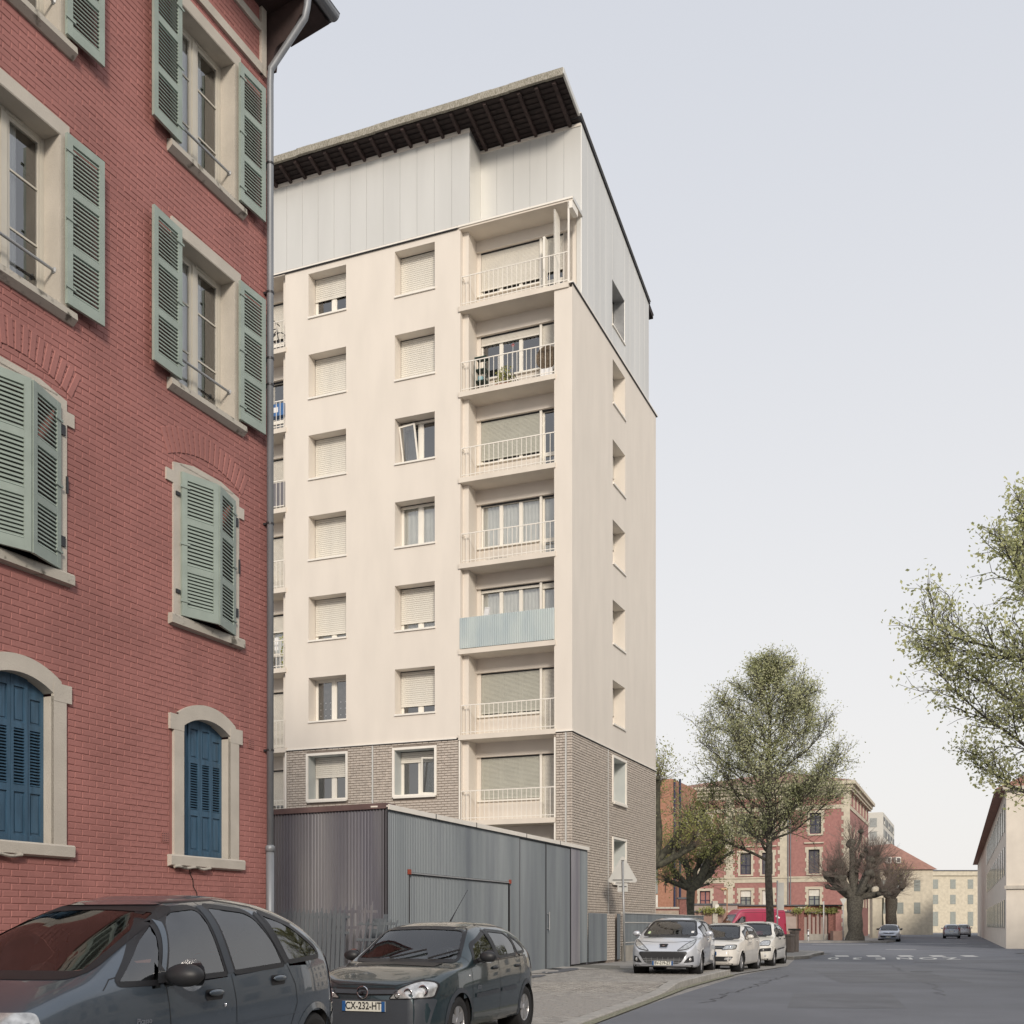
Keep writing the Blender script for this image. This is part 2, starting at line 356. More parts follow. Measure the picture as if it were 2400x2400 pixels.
for i in range(rows+1):
    Y = -6 + 40.0*i/rows
    k = lerp(KL, Y) - 0.24 if Y <= 31.45 else None
    for j in range(colsn+1):
        wx_ = wallx(Y) - 0.3
        kk = k if k is not None else wx_ + 2.4 + 0.3
        X = wx_ + (kk-wx_)*j/colsn
        pv.v.append((X, Y, pav_z(X, Y)))
pv.f = [(i*(colsn+1)+j, i*(colsn+1)+j+1, (i+1)*(colsn+1)+j+1, (i+1)*(colsn+1)+j) for i in range(rows) for j in range(colsn)]
pave = pv.build('pavement', M['sand'], kind='structure')
# pavers with recessed joints
pr = []
ang = math.atan2(3.81, 9.25); du = Vector((math.sin(ang), math.cos(ang))); dv = Vector((math.cos(ang), -math.sin(ang)))
for i in range(-10, 120):
    for j in range(-60, 60):
        p = Vector((-2.44, 22)) + du*(-6.3 + i*0.20 + (0.1 if j % 2 else 0)*1.0) + dv*(j*0.10)
        X, Y = p
        if 14.5 < Y < 31.2 and wallx(Y)+0.12 < X < lerp(KL, Y)-0.27: pr.append((X, Y))
pr.sort(key=lambda q: q[0]**2+q[1]**2)
pme = bpy.data.meshes.new('paver'); 
_v = [(-.093,-.043,0),(.093,-.043,0),(.093,.043,0),(-.093,.043,0),(-.089,-.039,1),(.089,-.039,1),(.089,.039,1),(-.089,.039,1)]
_f = [(4,5,6,7),(0,1,5,4),(1,2,6,5),(2,3,7,6),(3,0,4,7)]
pme.from_pydata(_v, [], _f); pme.materials.append(M['paver'])
rest = MB(); rz = math.pi/2-ang; cs, sn = math.cos(rz), math.sin(rz)
vis = [q for q in pr if q[0] > -0.6*1]  # the stretch in front of the cars
for k, (X, Y) in enumerate(pr):
    h = 0.012 + random.uniform(-0.003, 0.003)
    z = pav_z(X, Y)
    if k < 300 and False: pass
    rest.add([(X+cs*a-sn*b, Y+sn*a+cs*b, z+c*h) for a, b, c in _v], _f)
rest.v, rest.f = [], []
ix = 0
for X, Y in sorted(pr, key=lambda q: (abs(q[0]/q[1]-0.06) + max(0, (q[1]-17.5))*0.03 + max(0, 17.0-q[1])*0.3)):
    h = 0.012 + random.uniform(-0.003, 0.003); z = pav_z(X, Y)
    if ix < 300:
        o = bpy.data.objects.new('paver', pme); C.objects.link(o); o.location = (X, Y, z); o.rotation_euler = (0, 0, rz); o.scale = (1, 1, h); o.parent = pave
    else: rest.add([(X+cs*a-sn*b, Y+sn*a+cs*b, z+c*h) for a, b, c in _v], _f)
    ix += 1
rest.build('paver', M['paver'], pave, kind='stuff')
# kerb stones
kr = bpy.data.objects.new('kerb', None); C.objects.link(kr); kr['kind'] = 'structure'
def kerb_run(pts, zf, wid=0.24, step=1.0, gap=0.012, side=-1):
    L = []; 
    for a, b in zip(pts, pts[1:]):
        n = max(1, int(round((Vector(b)-Vector(a)).length/step)))
        for i in range(n):
            p = Vector(a).lerp(Vector(b), i/n); q = Vector(a).lerp(Vector(b), (i+1)/n); L.append((p, q))
    for p, q in L:
        d = (q-p).normalized(); nrm = Vector((-d.y, d.x))*(-side); q2 = q-d*gap
        mb = MB(); c = 0.018
        za, zb = zf(p.y), zf(q.y)
        def ring(pt, z): return [(*pt, -0.02), (*pt, z-c), (*(pt+nrm*c), z), (*(pt+nrm*wid), z), (*(pt+nrm*wid), -0.02)]
        mb.add(ring(p, za)+ring(q2, zb), [(0,1,6,5),(1,2,7,6),(2,3,8,7),(3,4,9,8),(0,4,3,2,1),(5,6,7,8,9)])
        mb.build('kerb_stone', M['kerb'], kr)
kerb_run(KL, zk, side=-1)
kerb_run([(6.11, 31.45), (5.6, 31.65), (4.6, 32.0), (3.9, 32.25)], lambda y: 0.15, side=-1)
# raised footway along the wall behind the parked cars
fw = MB()
for (a, b) in [((2.15, 33.0), (12.2, 58.0))]:
    d = (Vector(b)-Vector(a)).normalized(); n = Vector((d.y, -d.x))
    A, B_ = Vector(a), Vector(b)
    fw.add([(*(A-n*1.2), 0.2), (*(A+n*1.9), 0.13), (*(B_+n*1.9), 0.13), (*(B_-n*1.2), 0.2)], [(0,1,2,3)])
fw.build('footway', M['pave_far'], kind='structure')
kerb_run([(3.95, 32.3), (13.9, 57.2)], lambda y: 0.142, side=-1)
gt = MB(); 
for a, b in zip(KL[1:], KL[2:]):
    A, B_ = Vector(a), Vector(b); d = (B_-A).normalized(); n = Vector((d.y, -d.x))
    gt.add([(*A, .004), (*(A+n*.16), .004), (*(B_+n*.16), .004), (*B_, .004)], [(0,1,2,3)])
gt.build('gutter', M['gravel'], kind='structure')
pl = MB(); pl.poly([(3.9, 32.2, .004), (6.15, 31.4, .004), (9.3, 38, .004), (11.3, 45, .004), (9.2, 45.5, .004)]); pl.build('parking_lane', M['pave_far'], kind='structure')
# corner island with kerb
isl = MB(); poly = [(9.2, 45.4), (11.2, 44.8), (12.2, 46.2), (13.3, 49.5), (14.6, 52.6), (14.9, 54.2), (14.0, 55.6), (12.4, 55.9), (10.9, 53)]
isl.prism(poly, 0, 0.13, 'z'); isl.build('island', M['pave_far'], kind='structure')
kerb_run([(9.2, 45.4), (11.2, 44.8), (12.2, 46.2), (13.3, 49.5), (14.6, 52.6), (14.9, 54.2), (14.0, 55.6), (12.4, 55.9)], lambda y: 0.14, side=-1)
# far pavement in front of the school wall
fp = MB(); fp.prism([(-20, 84.2), (29.3, 88.2), (31, 91), (60, 182), (52, 186), (24, 110), (-20, 100)], -0.01, 0.12, 'z'); fp.build('pavement', M['pave_far'], kind='structure')
fp = MB(); fp.prism([(24.6, 50), (60, 52), (60, 57), (25.2, 55)], -0.01, 0.1, 'z'); fp.build('pavement', M['pave_far'], kind='structure')
fp = MB(); fp.prism([(14.1, -40), (40, -40), (45, 50), (24.6, 50), (19.6, 10)], -0.01, 0.12, 'z'); fp.build('pavement', M['pave_far'], kind='structure')
fp = MB(); fp.prism([(36.8, 84.4), (70, 84), (110, 190), (81, 190)], -0.01, 0.12, 'z'); fp.build('pavement', M['pave_far'], kind='structure')
# painted markings: lettering read from the other side, blocks, lines
mk = bpy.data.objects.new('road_marking', None); C.objects.link(mk); mk['kind'] = 'structure'
for i, ch in enumerate(['0', '3', 'E', 'N', 'O', 'Z']):
    me = text_mesh(ch, 1.0); me.materials.append(M['road_paint'])
    X = 13.35 + i*0.98; Y = 46.7
    o = obj('painted_letter', me, mk, (X, Y, 0.006), (0, 0, math.pi)); 
    sh = Matrix(((0.95, -0.9, 0, 0), (0, 3.4, 0, 0), (0, 0, 1, 0), (0, 0, 0, 1)))
    me.transform(Matrix(((0.95, 1.15, 0, 0), (0, 3.6, 0, 0), (0, 0, 1, 0), (0, 0, 0, 1))))
for i in range(5):
    X = 14.2 + i*1.42; Y = 50.2
    MB().poly([(X, Y-0.9, .006), (X+.6, Y-0.9, .006), (X+1.05, Y+0.9, .006), (X+.45, Y+0.9, .006)]).build('painted_block', M['road_paint'], mk)
for x0, x1, y in [(21.0, 22.7, 63), (21.5, 25.5, 80.5), (11.5, 20.5, 81.5), (27.0, 34, 84), (29.2, 31.4, 74)]:
    MB().box(x0, x1, y, y+.35, .003, .006).build('painted_line', M['road_paint'], mk)

def blob(cx, cy, rx, ry, seed, rot=0.38):
    rg_ = random.Random(seed); o_ = []
    for k in range(18):
        a = 2*math.pi*k/18; r_ = rg_.uniform(.8, 1.12); x, y = rx*r_*math.cos(a), ry*r_*math.sin(a); o_.append((cx+x*math.cos(rot)+y*math.sin(rot), cy-x*math.sin(rot)+y*math.cos(rot)))
    return o_
M['patch_dark'] = mat('dark_asphalt_repair', (.125, .128, .14), .9, var=.15, vscale=2); M['patch_light'] = mat('pale_mortar_repair', (.38, .36, .33), .9, var=.15, vscale=4)
for cx, cy, rx, ry, sd_, mm, nm in ((.35, 29.4, .75, 1.3, 1, 'patch_light', 'repair_patch'), (1.6, 31.4, .8, .55, 2, 'patch_light', 'repair_patch'), (.2, 26.6, .35, 1.5, 3, 'patch_dark', 'repair_patch'), (1.3, 29.9, .28, 1.6, 4, 'patch_dark', 'repair_patch')):
    pts = blob(cx, cy, rx, ry, sd_); MB().poly([(x, y, pav_z(x, y)+.022) for x, y in pts]).build(nm, M[mm], pave)
for cx, cy, sx_, sy_, mm in ((9.5, 30.5, 1.6, 3.4, 'patch_dark'), (17.0, 43.0, 2.2, 1.6, 'patch_dark'), (5.6, 21.0, 1.0, 2.2, 'patch_dark')):
    MB().poly([(cx-sx_+.12*cy*0, cy-sy_, .003), (cx+sx_, cy-sy_, .003), (cx+sx_+1.2, cy+sy_, .003), (cx-sx_+1.2, cy+sy_, .003)]).build('asphalt_patch', M['asphalt_patch'] if 'asphalt_patch' in M else M.setdefault('asphalt_patch', mat('older_asphalt', (.140, .146, .160), .85, var=.12, vscale=.8, bump=.9, bscale=140, bdist=.006)), mk)
ckr = random.Random(9)
for x0, y0, x1, y1 in ((3.4, 20, 7.6, 31), (8.6, 22, 13.4, 40), (6, 33, 15, 41.5)):
    n_ = 40; P_ = []; q_ = MB()
    for k in range(n_+1): t_ = k/n_; P_.append((x0+(x1-x0)*t_+ckr.gauss(0, .09), y0+(y1-y0)*t_+ckr.gauss(0, .07)))
    for (a, b), (c_, d_) in zip(P_, P_[1:]): q_.quad((a-.018, b, .0045), (a+.018, b, .0045), (c_+.018, d_, .0045), (c_-.018, d_, .0045))
    q_.build('asphalt_crack', M['dark_metal'], mk)
for X, Y, rr_ in ((12.2, 33.5, .32), (1.15, 30.6, .2)):
    z_ = .004 if X > 5 else pav_z(X, Y)+.024; q_ = MB(); q_.lathe([(0, 0), (rr_*.92, 0), (rr_*.92, .002), (rr_, .003), (rr_, 0)], (X, Y, z_), 'z', 24); q_.build('manhole_cover', M['dark_metal'], mk if X > 5 else pave)

# ---------------------------------------------------------------- apartment block (local x = -a along the front, y = into the block)
AP = thing('apartment_building', 'tall cream plastered apartment block with pale zinc top storey and dark overhanging eaves', 'apartment block', (1.888, 35.3, 0), math.atan2(-0.3809, 0.9247))
I4 = Matrix.Identity(4)
ZB = [21.43-2.8*k for k in range(8)]          # slab undersides
ROWS = [(22.43-2.8*k, 23.95-2.8*k) for k in range(8)]
ROWS[6] = (5.68, 7.24); ROWS[7] = (2.85, 4.40)
colA, colB = (-9.67, -8.17), (-6.29, -4.80)
holesF = [(c[0], c[1], z0, z1) for c in (colA, colB) for z0, z1 in ROWS]
FX0, FX1 = -10.62, -3.87
ZT = 7.52
mb = MB()
wall(mb, FX0, FX1, ZT, 24.18, [h for h in holesF if h[2] > 7.4], 0.0, 0.46)
# ends of this wall piece (returns of the two loggias)
mb.quad((FX1,0,0),(FX1,.2,0),(FX1,.2,24.18),(FX1,0,24.18)); mb.quad((FX0,0,0),(FX0,0,24.18),(FX0,.2,24.18),(FX0,.2,0))
# pillar at the corner, front and side faces
mb.quad((-.6,0,ZT),(0,0,ZT),(0,0,21.43),(-.6,0,21.43))
mb.quad((-.6,0,0),(-.6,0,21.43),(-.6,.89,21.43),(-.6,.89,0))
# set-back strips, side walls and back walls of the loggias
for xa, xb, s in ((FX1, -3.66, 1), (FX0, -10.83, -1)):
    mb.quad((xa,.2,0),(xb,.2,0),(xb,.2,24.18),(xa,.2,24.18)); mb.quad((xb,.2,0),(xb,.89,0),(xb,.89,24.18),(xb,.2,24.18))
mb.quad((0,.89,21.43),(-.6,.89,21.43),(-.6,.89,24.18),(0,.89,24.18))
mb.quad((-14.6,.0,0),(-14.2,.0,0),(-14.2,.0,24.18),(-14.6,.0,24.18)); mb.quad((-14.2,.0,0),(-14.2,.89,0),(-14.2,.89,24.18),(-14.2,0,24.18))
wl = mb.build('wall', M['plaster'], AP)
SR = [(4.27, 5.78, z0, z1) for z0, z1 in ROWS]
TY = Matrix(((0,-1,0,0),(1,0,0,0),(0,0,1,0),(0,0,0,1)))   # wall-local (x along side, y inwards) -> block-local
side = MB(TY); wall(side, 0, 10, ZT, 21.56, [h for h in SR if 7.6 < h[2] and h[3] < 21.5], 0, 0.46)
side.build('wall', M['plaster'], AP)
# brick clad base: backing and bricks
bb = MB(); lowF = [h for h in holesF if h[3] < 7.4]
wall(bb, FX0, FX1, 0, ZT-.06, lowF, 0.03, 0.43); bb.quad((-.6,.03,0),(-.03,.03,0),(-.03,.03,ZT-.06),(-.6,.03,ZT-.06))
bb.T = TY; lowS = [h for h in SR if h[3] < 7.4]; wall(bb, .03, 10, 0, ZT-.06, lowS, 0.03, 0.43)
bw_ = bb.build('brick_wall', M['beige_mortar'], AP)
bricks = []
r1 = [(r, 'F') for r in brick_rects(FX0+.07, -7.17, 2.5, ZT-.07, .232, .0845, .0125, [(h[0]-.08,h[1]+.08,h[2]-.08,h[3]+.08) for h in lowF]) ]
r1 += [(r, 'F') for r in brick_rects(-7.11, FX1-.08, 2.5, ZT-.07, .232, .0845, .0125, [(h[0]-.08,h[1]+.08,h[2]-.08,h[3]+.08) for h in lowF]) ]
r1 += [(r, 'F') for r in brick_rects(-.54, -.24, 2.5, ZT-.07, .232, .0845, .0125, [])] + [(r, 'F') for r in brick_rects(-.18, 0, 2.5, ZT-.07, .232, .0845, .0125, [])]
TF = Matrix(((1,0,0,0),(0,-1,0,.03),(0,0,1,0),(0,0,0,1)))
lay_bricks([r for r, _ in r1], TF, 'brick', M['beige_brick'], bw_, 0.03, 0.004, lambda r: abs(r[2]-5.4)*0.6+abs(r[0]+5.5), 150)
r2 = brick_rects(0, 3.72, .3, ZT-.07, .232, .0845, .0125, []) + brick_rects(3.78, 10, .3, ZT-.07, .232, .0845, .0125, [(h[0]-.06,h[1]+.06,h[2]-.06,h[3]+.06) for h in lowS])
TS = TY @ TF
lay_bricks(r2, TS, 'brick', M['beige_brick'], bw_, 0.03, 0.004, lambda r: r[0]+abs(r[2]-6)*0.3, 150)
# flashings and trims
for bx_ in [(FX0-.02, -4.0, -.035, .0, ZT-.04, ZT), (-.6, .035, -.035, 0, ZT-.04, ZT), (0, .035, 0, 10.03, ZT-.04, ZT), (-14.4, -3.96, -.06, .0, 24.18, 24.235), (-3.95, 0.04, -.06, .0, 24.18, 24.235), (-.15, .05, -.02, 10.12, 21.56, 21.61),
            (FX0, FX0+.05, -.02, .05, 0.2, ZT-.06), (FX1-.05, FX1, -.02, .05, 0.2, ZT-.06), (-.6, -.55, -.02, .05, 0, ZT-.2)]:
    tr = MB(); tr.box(*bx_); tr.build('flashing', M['white_metal'], AP)
for bx_ in [(-14.4, -3.96, -.065, -.0, 24.155, 24.178), (FX0-.02, -4.0, -.03, .0, ZT-.062, ZT-.042), (0, .03, 0, 10.03, ZT-.062, ZT-.042), (-.05, .045, -.01, 10.1, 21.535, 21.558)]:
    tr = MB(); tr.box(*bx_); tr.build('drip_edge', M['dark_metal'], AP)
jt = MB(); jt.box(-7.165, -7.115, -.012, .02, 0.2, ZT-.07); jt.box(-.235, -.185, -.012, .02, 0.2, ZT-.07); jt.box(-.01, .012, 3.725, 3.775, .2, ZT-.07); jt.build('movement_joint', M['zinc'], AP)
# canopy over the top loggia and ceiling
cn = MB(); cn.box(-3.9, .03, -.03, .9, 24.12, 24.18); cn.box(-14.2, FX0, -.03, .9, 24.12, 24.18); cn.build('canopy', M['plaster_soffit'], AP)
cn = MB(); cn.box(-3.95, .05, -.05, .9, 24.235, 24.25); cn.box(.03, .05, -.03, .9, 24.13, 24.235); cn.build('canopy_edge', M['zinc'], AP)

def frame_rect(mb, x0, x1, z0, z1, y0, y1, t):
    mb.box(x0, x0+t, y0, y1, z0, z1); mb.box(x1-t, x1, y0, y1, z0, z1); mb.box(x0+t, x1-t, y0, y1, z0, z0+t); mb.box(x0+t, x1-t, y0, y1, z1-t, z1)
def slats(parent, x0, x1, z0, z1, y, pitch, m, T=None, single=True, name='slat'):
    n = int((z1-z0)/pitch); 
    prof = [(0.0, 0.004), (0.010, pitch*0.25), (0.010, pitch*0.78), (0.0, pitch-0.005)]
    if single:
        me = None
        for i in range(n):
            zt = z1-(i+1)*pitch
            if me is None:
                u = MB(T); u.add([(x0, y-a, b) for a, b in prof]+[(x1, y-a, b) for a, b in prof]+[(x0,y,0),(x1,y,0)], [(0,1,5,4),(1,2,6,5),(2,3,7,6),(8,0,4,9)])
                o = u.build(name, m, parent); me = o.data
            else: o = obj(name, me, parent)
            o.location = (0, 0, zt)
    else:
        u = MB(T)
        for i in range(n):
            zt = z1-(i+1)*pitch
            u.add([(x0, y-a, zt+b) for a, b in prof]+[(x1, y-a, zt+b) for a, b in prof]+[(x0,y,zt),(x1,y,zt)], [(0,1,5,4),(1,2,6,5),(2,3,7,6),(8,0,4,9)])
        u.build(name, m, parent, kind='stuff')
    zb = z1-n*pitch
    u = MB(T); u.box(x0, x1, y-.018, y+.012, zb-.045, zb-.003); u.build('bottom_rail', m, parent)
def pane(parent, x0, x1, z0, z1, y, T=None, g='glass'):
    MB(T).quad((x0,y,z0),(x1,y,z0),(x1,y,z1),(x0,y,z1)).build('pane', M[g], parent)
def apt_window(x0, x1, z0, z1, yin, shut, inside='room', T=None, brick=False, tilt=None, single=True):
    f = MB(T); mid = x0+(x1-x0)*0.5
    frame_rect(f, x0+.005, x1-.005, z0+.02, z1-.005, yin, yin+.07, .05)
    f.box(mid-.055, mid+.055, yin-.012, yin+.06, z0+.07, z1-.055)
    for a, b in ((x0+.055, mid-.055), (mid+.055, x1-.055)): frame_rect(f, a, b, z0+.072, z1-.057, yin+.004, yin+.05, .045)
    fo = f.build('window', M['pvc'], AP)
    for a, b in ((x0+.1, mid-.1), (mid+.1, x1-.1)): pane(fo, a, b, z0+.115, z1-.1, yin+.03, T)
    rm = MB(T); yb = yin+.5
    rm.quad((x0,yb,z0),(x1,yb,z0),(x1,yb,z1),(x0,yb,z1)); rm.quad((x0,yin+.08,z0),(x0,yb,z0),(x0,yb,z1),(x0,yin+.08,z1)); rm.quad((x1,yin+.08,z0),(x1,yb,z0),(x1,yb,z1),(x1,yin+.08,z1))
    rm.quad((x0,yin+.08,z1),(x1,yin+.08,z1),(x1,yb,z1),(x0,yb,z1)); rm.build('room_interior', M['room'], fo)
    if inside != 'room':
        c = MB(T); n = 26; xs = [x0+.05+(x1-x0-.1)*i/n for i in range(n+1)]
        for i in range(n):
            ya, yb2 = yin+.14+.015*math.sin(i*1.9), yin+.14+.015*math.sin((i+1)*1.9)
            c.quad((xs[i],ya,z0),(xs[i+1],yb2,z0),(xs[i+1],yb2,z1),(xs[i],ya,z1))
        c.build('curtain', M[inside], fo)
        if inside == 'curtain_dark':
            d = MB(T)
            for i in range(7):
                for j in range(3): d.lathe([(0, -.002), (.022, -.001), (.022, .001)], (x0+.15+i*.2, yin+.105, z0+.28+j*.22), 'y', 8)
            d.build('curtain_dots', M['lace'], fo)
    s = MB(T); 
    if brick:
        frame_rect(s, x0-.08, x1+.08, z0-.02, z1+.08, -.05, -.0, .08); s.box(x0-.02, x1+.04, -.09, yin, z0-.06, z0+.015)
        s.build('surround', M['white_metal'], fo)
        q = MB(T); q.box(x0-.002, x0+.006, .0, yin, z0, z1); q.box(x1-.006, x1+.002, .0, yin, z0, z1); q.box(x0, x1, 0, yin, z1-.006, z1+.002); q.build('reveal_lining', M['reveal_zinc'], fo)
    else:
        s.box(x0-.0, x1+.03, -.05, yin, z0-.045, z0+.012); s.build('sill', M['white_metal'], fo)
    if shut > 0.01:
        slats(fo, x0+.02, x1-.02, z1-(z1-z0)*shut+.05, z1, yin-.03, .068, M['slat'], T, single)
    sh = MB(T); sh.box(x0+.01, x1-.01, yin-.04, yin+.02, z1-.035, z1+.0); sh.build('shutter_slot', M['dark_metal'], fo)
    return fo
stA = [.55, 1, 1, 1, .86, .05, .50, 1]; stB = [1, 1, .10, .12, .82, .80, .26, 1]
inA = ['room','room','room','room','curtain','curtain_dark','room','room']; inB = ['room','room','room','curtain','curtain','room','room','room']
for k in range(8):
    z0, z1 = ROWS[k]
    apt_window(*colA, z0, z1, .46, stA[k], inA[k], None, k >= 6)
    apt_window(*colB, z0, z1, .46, stB[k], inB[k], None, k >= 6)
    if k > 0: apt_window(4.27, 5.78, z0, z1, .46, .3+.5*((k*3) % 4)/4, 'room', TY, k >= 6, single=False)
# tilted-open sashes
for (x0, x1, z0, z1, left) in ((-6.2, -5.6, 16.93, 18.2, 1), (-5.5, -4.9, 5.80, 7.02, 0)):
    t = MB(Matrix.Translation((x0, .42, z0)) @ Matrix.Rotation(R(6), 4, 'X') @ Matrix.Rotation(R(-4 if left else 3), 4, 'Y'))
    frame_rect(t, 0, x1-x0, 0, z1-z0, -.02, .03, .05); o = t.build('tilted_sash', M['pvc'], AP); pane(o, .05, x1-x0-.05, .05, z1-z0-.05, 0, t.T)

# loggias
def loggia_window(x0, x1, k, zf, sh_w, sh_d, inside, has_door=True, grey=False):
    """x0..x1 the window band (left to right), then a door"""
    y = .97; zt = zf+2.17; zs = zf+.74; xd = x1+.08
    f = MB(); frame_rect(f, x0, x1, zs, zt, y, y+.07, .05)
    n = 3; wd = (x1-x0)/n
    for i in range(1, n): f.box(x0+i*wd-.06, x0+i*wd+.06, y-.01, y+.06, zs+.05, zt-.05)
    f.box(x0-.1, x1+.02, y-.16, y, zs-.05, zs)
    if has_door:
        frame_rect(f, xd, xd+.72, zf+.03, zt, y, y+.07, .05); f.box(x1, xd, y-.12, y+.05, zf+.0, zt)
        f.box(xd+.05, xd+.67, y-.005, y+.06, zf+.68, zf+.80)
    fo = f.build('window', M['pvc'], AP)
    for i in range(n): pane(fo, x0+i*wd+.06, x0+(i+1)*wd-.06, zs+.05, zt-.05, y+.03)
    if has_door: pane(fo, xd+.05, xd+.67, zf+.8, zt-.05, y+.03); pane(fo, xd+.05, xd+.67, zf+.08, zf+.68, y+.03)
    rm = MB(); X1 = xd+.74
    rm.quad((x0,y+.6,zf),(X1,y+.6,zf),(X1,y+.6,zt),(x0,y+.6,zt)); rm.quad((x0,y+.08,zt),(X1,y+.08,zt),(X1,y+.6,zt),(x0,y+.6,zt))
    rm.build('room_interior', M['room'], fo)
    if inside:
        c = MB(); nn = 60
        segs = [(x0+.03, x1-.03, zs, zt)] + ([(xd+.03, xd+.7, zf+.05, zt)] if has_door else [])
        for a, b, za, zb_ in segs:
            if inside == 'lace': za = zb_-.32
            for i in range(nn):
                xa, xb = a+(b-a)*i/nn, a+(b-a)*(i+1)/nn
                ya, yb = y+.13+.02*math.sin(i*1.7), y+.13+.02*math.sin((i+1)*1.7)
                lo = 0.0
                if inside == 'lace': lo = .09*abs(((i*2.5/10) % 1)-.5)*2
                c.quad((xa,ya,za+lo),(xb,yb,za+lo),(xb,yb,zb_),(xa,ya,zb_))
        c.build('curtain', M['curtain'], fo)
    ms = M['slat_grey'] if grey else M['slat']
    if sh_w > 0: slats(fo, x0+.01, x1-.01, zt-(zt-zs-.02)*sh_w+.045, zt, y-.035, .042, ms, None, False, 'roller_shutter')
    if sh_d > 0 and has_door: slats(fo, xd+.01, xd+.71, zt-(zt-zf-.05)*sh_d+.045, zt, y-.035, .042, M['slat'], None, False, 'roller_shutter')
    # wall around: lintel beam, parapet under the window
    b = MB(); b.box(x0-.14, X1+.2, .80, 1.2, zt, zf+2.64); b.box(x0-.14, x1, .89, 1.2, zf, zs-.05); b.box(x0-.14, x0, .89, 1.2, zs-.05, zt)
    b.box(X1-.02, X1+.3, .89, 1.2, zf, zt)
    b.build('loggia_wall', M['plaster'], AP)
    s = MB(); s.box(x0-.1, X1, .90, .96, zt-.04, zt+.0); s.build('shutter_slot', M['dark_metal'], fo)
def slab(x0, x1, zb, front=-.05):
    s = MB(); s.box(x0, x1, front, 1.2, zb, zb+.16); s.box(x0, x0+.01, front-.0, 1.2, zb, zb+.16); return s.build('balcony_slab', M['plaster_soffit'], AP)
def railing(x0, x1, zf, y=-.0, cladding=False):
    mb = MB(); mb.box(x0, x1, y-.012, y+.012, zf+.955, zf+.985); mb.box(x0, x1, y-.01, y+.01, zf+.075, zf+.1)
    mb.box(x0, x0+.025, y, y+.30, zf+.955, zf+.985)
    ro = mb.build('railing', M['white_metal'], AP)
    n = int((x1-x0)/.157)
    me = None
    for i in range(n+1):
        X = x0+.012+(x1-x0-.024)*i/n
        if me is None:
            u = MB(); u.box(-.008, .008, y-.008, y+.008, .0, .955); o = u.build('bar', M['white_metal'], ro); me = o.data
        else: o = obj('bar', me, ro)
        o.location = (X, 0, zf+.0)
    o = obj('bar', me, ro); o.location = (x0+.01, .15, zf)
    return ro
conf = [  # shutter on window, shutter on door, inside
    (.90, .55, None, False), (.22, .38, 'lace', False), (.94, 0, None, True), (0, 0, 'full', False), (.10, .12, 'full', False), (.97, .99, None, True), (1, 1, None, True), (1, 1, None, True)]
for k in range(8):
    zf = 21.59-2.8*k
    slab(-3.93, -.11 if k == 0 else -.55, zf-.16)
    railing(-3.83, -.10 if k == 0 else -.56, zf)
    c = conf[k]; loggia_window(-3.53, -1.42, k, zf, c[0], c[1], c[2], True, c[3])
    # left loggia bay
    slab(-14.2, -10.57, zf-.16); railing(-14.2, -10.66, zf)
    cl = [(.0,.6,None), (0,0,None), (1,.9,None), (.95,.9,None), (.3,.3,'full'), (.95,.95,None), (.6,.6,None), (1,1,None)][k]
    loggia_window(-14.0, -11.9, k, zf, cl[0], cl[1], cl[2], True, False)
# posts and swung-open shutter frame on the top loggia
po = MB(); po.box(-.14, -.09, -.03, .03, 21.6, 24.12); po.box(-.14, .02, -.03, .5, 23.9, 24.12); po.build('post', M['white_metal'], AP)
po = MB(); frame_rect(po, -.62, -.57, 21.7, 24.0, -.0, .45, .03); po.box(-.62, -.58, .0, .03, 21.6, 24.0); po.box(-1.12, -1.04, .35, .6, 21.62, 23.45)
po.build('awning_frame', M['pvc'], AP)
# zinc storey: panels
zn = bpy.data.objects.new('zinc_cladding', None); C.objects.link(zn); zn.parent = AP
def roof_z(y): return 27.34 - .211*y
def zpanel(x0, x1, y, zb, zt0, zt1=None, T=None, nrm=-1):
    zt1 = zt0 if zt1 is None else zt1; c = .004; d = .012
    p = MB(T)
    p.add([(x0,y,zb),(x1,y,zb),(x1,y,zt1),(x0,y,zt0),(x0+c,y-d,zb),(x1-c,y-d,zb),(x1-c,y-d,zt1),(x0+c,y-d,zt0)],
          [(4,5,6,7),(0,1,5,4),(1,2,6,5),(2,3,7,6),(3,0,4,7)])
    return p.build('zinc_panel', M['zinc'], zn)
bk = MB(); 
bk.quad((-14.4,-.02,24.23),(-3.53,-.02,24.23),(-3.53,-.02,27.34),(-14.4,-.02,27.34)); bk.quad((-3.53,-.02,24.23),(-3.53,.86,24.23),(-3.53,.86,27.2),(-3.53,-.02,27.34))
bk.quad((-3.53,.86,24.23),(0,.86,24.23),(0,.86,27.16),(-3.53,.86,27.16)); bk.quad((-.15,.86,21.6),(-.0,.86,21.6),(0,.86,24.23),(-.15,.86,24.23))
bk.T = TY
hz_ = (4.18, 5.68, 22.32, 23.88)
wall(bk, .86, 8.92, 21.61, 25.46, [hz_], .0, .4)
bk.poly([(.86, 0, 25.46), (8.92, 0, 25.46), (.86, 0, 27.16)])
bk.T = None; bk.quad((0,8.92,21.6),(0,8.92,25.46),(-14,8.92,25.46),(-14,8.92,21.6))
bk.build('backing', M['steel'], zn)
n = 17; 
for i in range(n): x1 = -3.535-(.637)*i; zpanel(x1-.628, x1, -.02, 24.26, 27.34-.10)
for i in range(6): x0 = -3.52+.588*i; zpanel(x0, x0+.580 if i < 5 else -.0, .86, 24.25, 27.05)
p = MB(); p.box(-3.53, -3.518, .0, .85, 24.24, 27.1); p.build('zinc_panel', M['zinc'], zn)
zpanel(-.15, 0, .86, 21.62, 24.23)
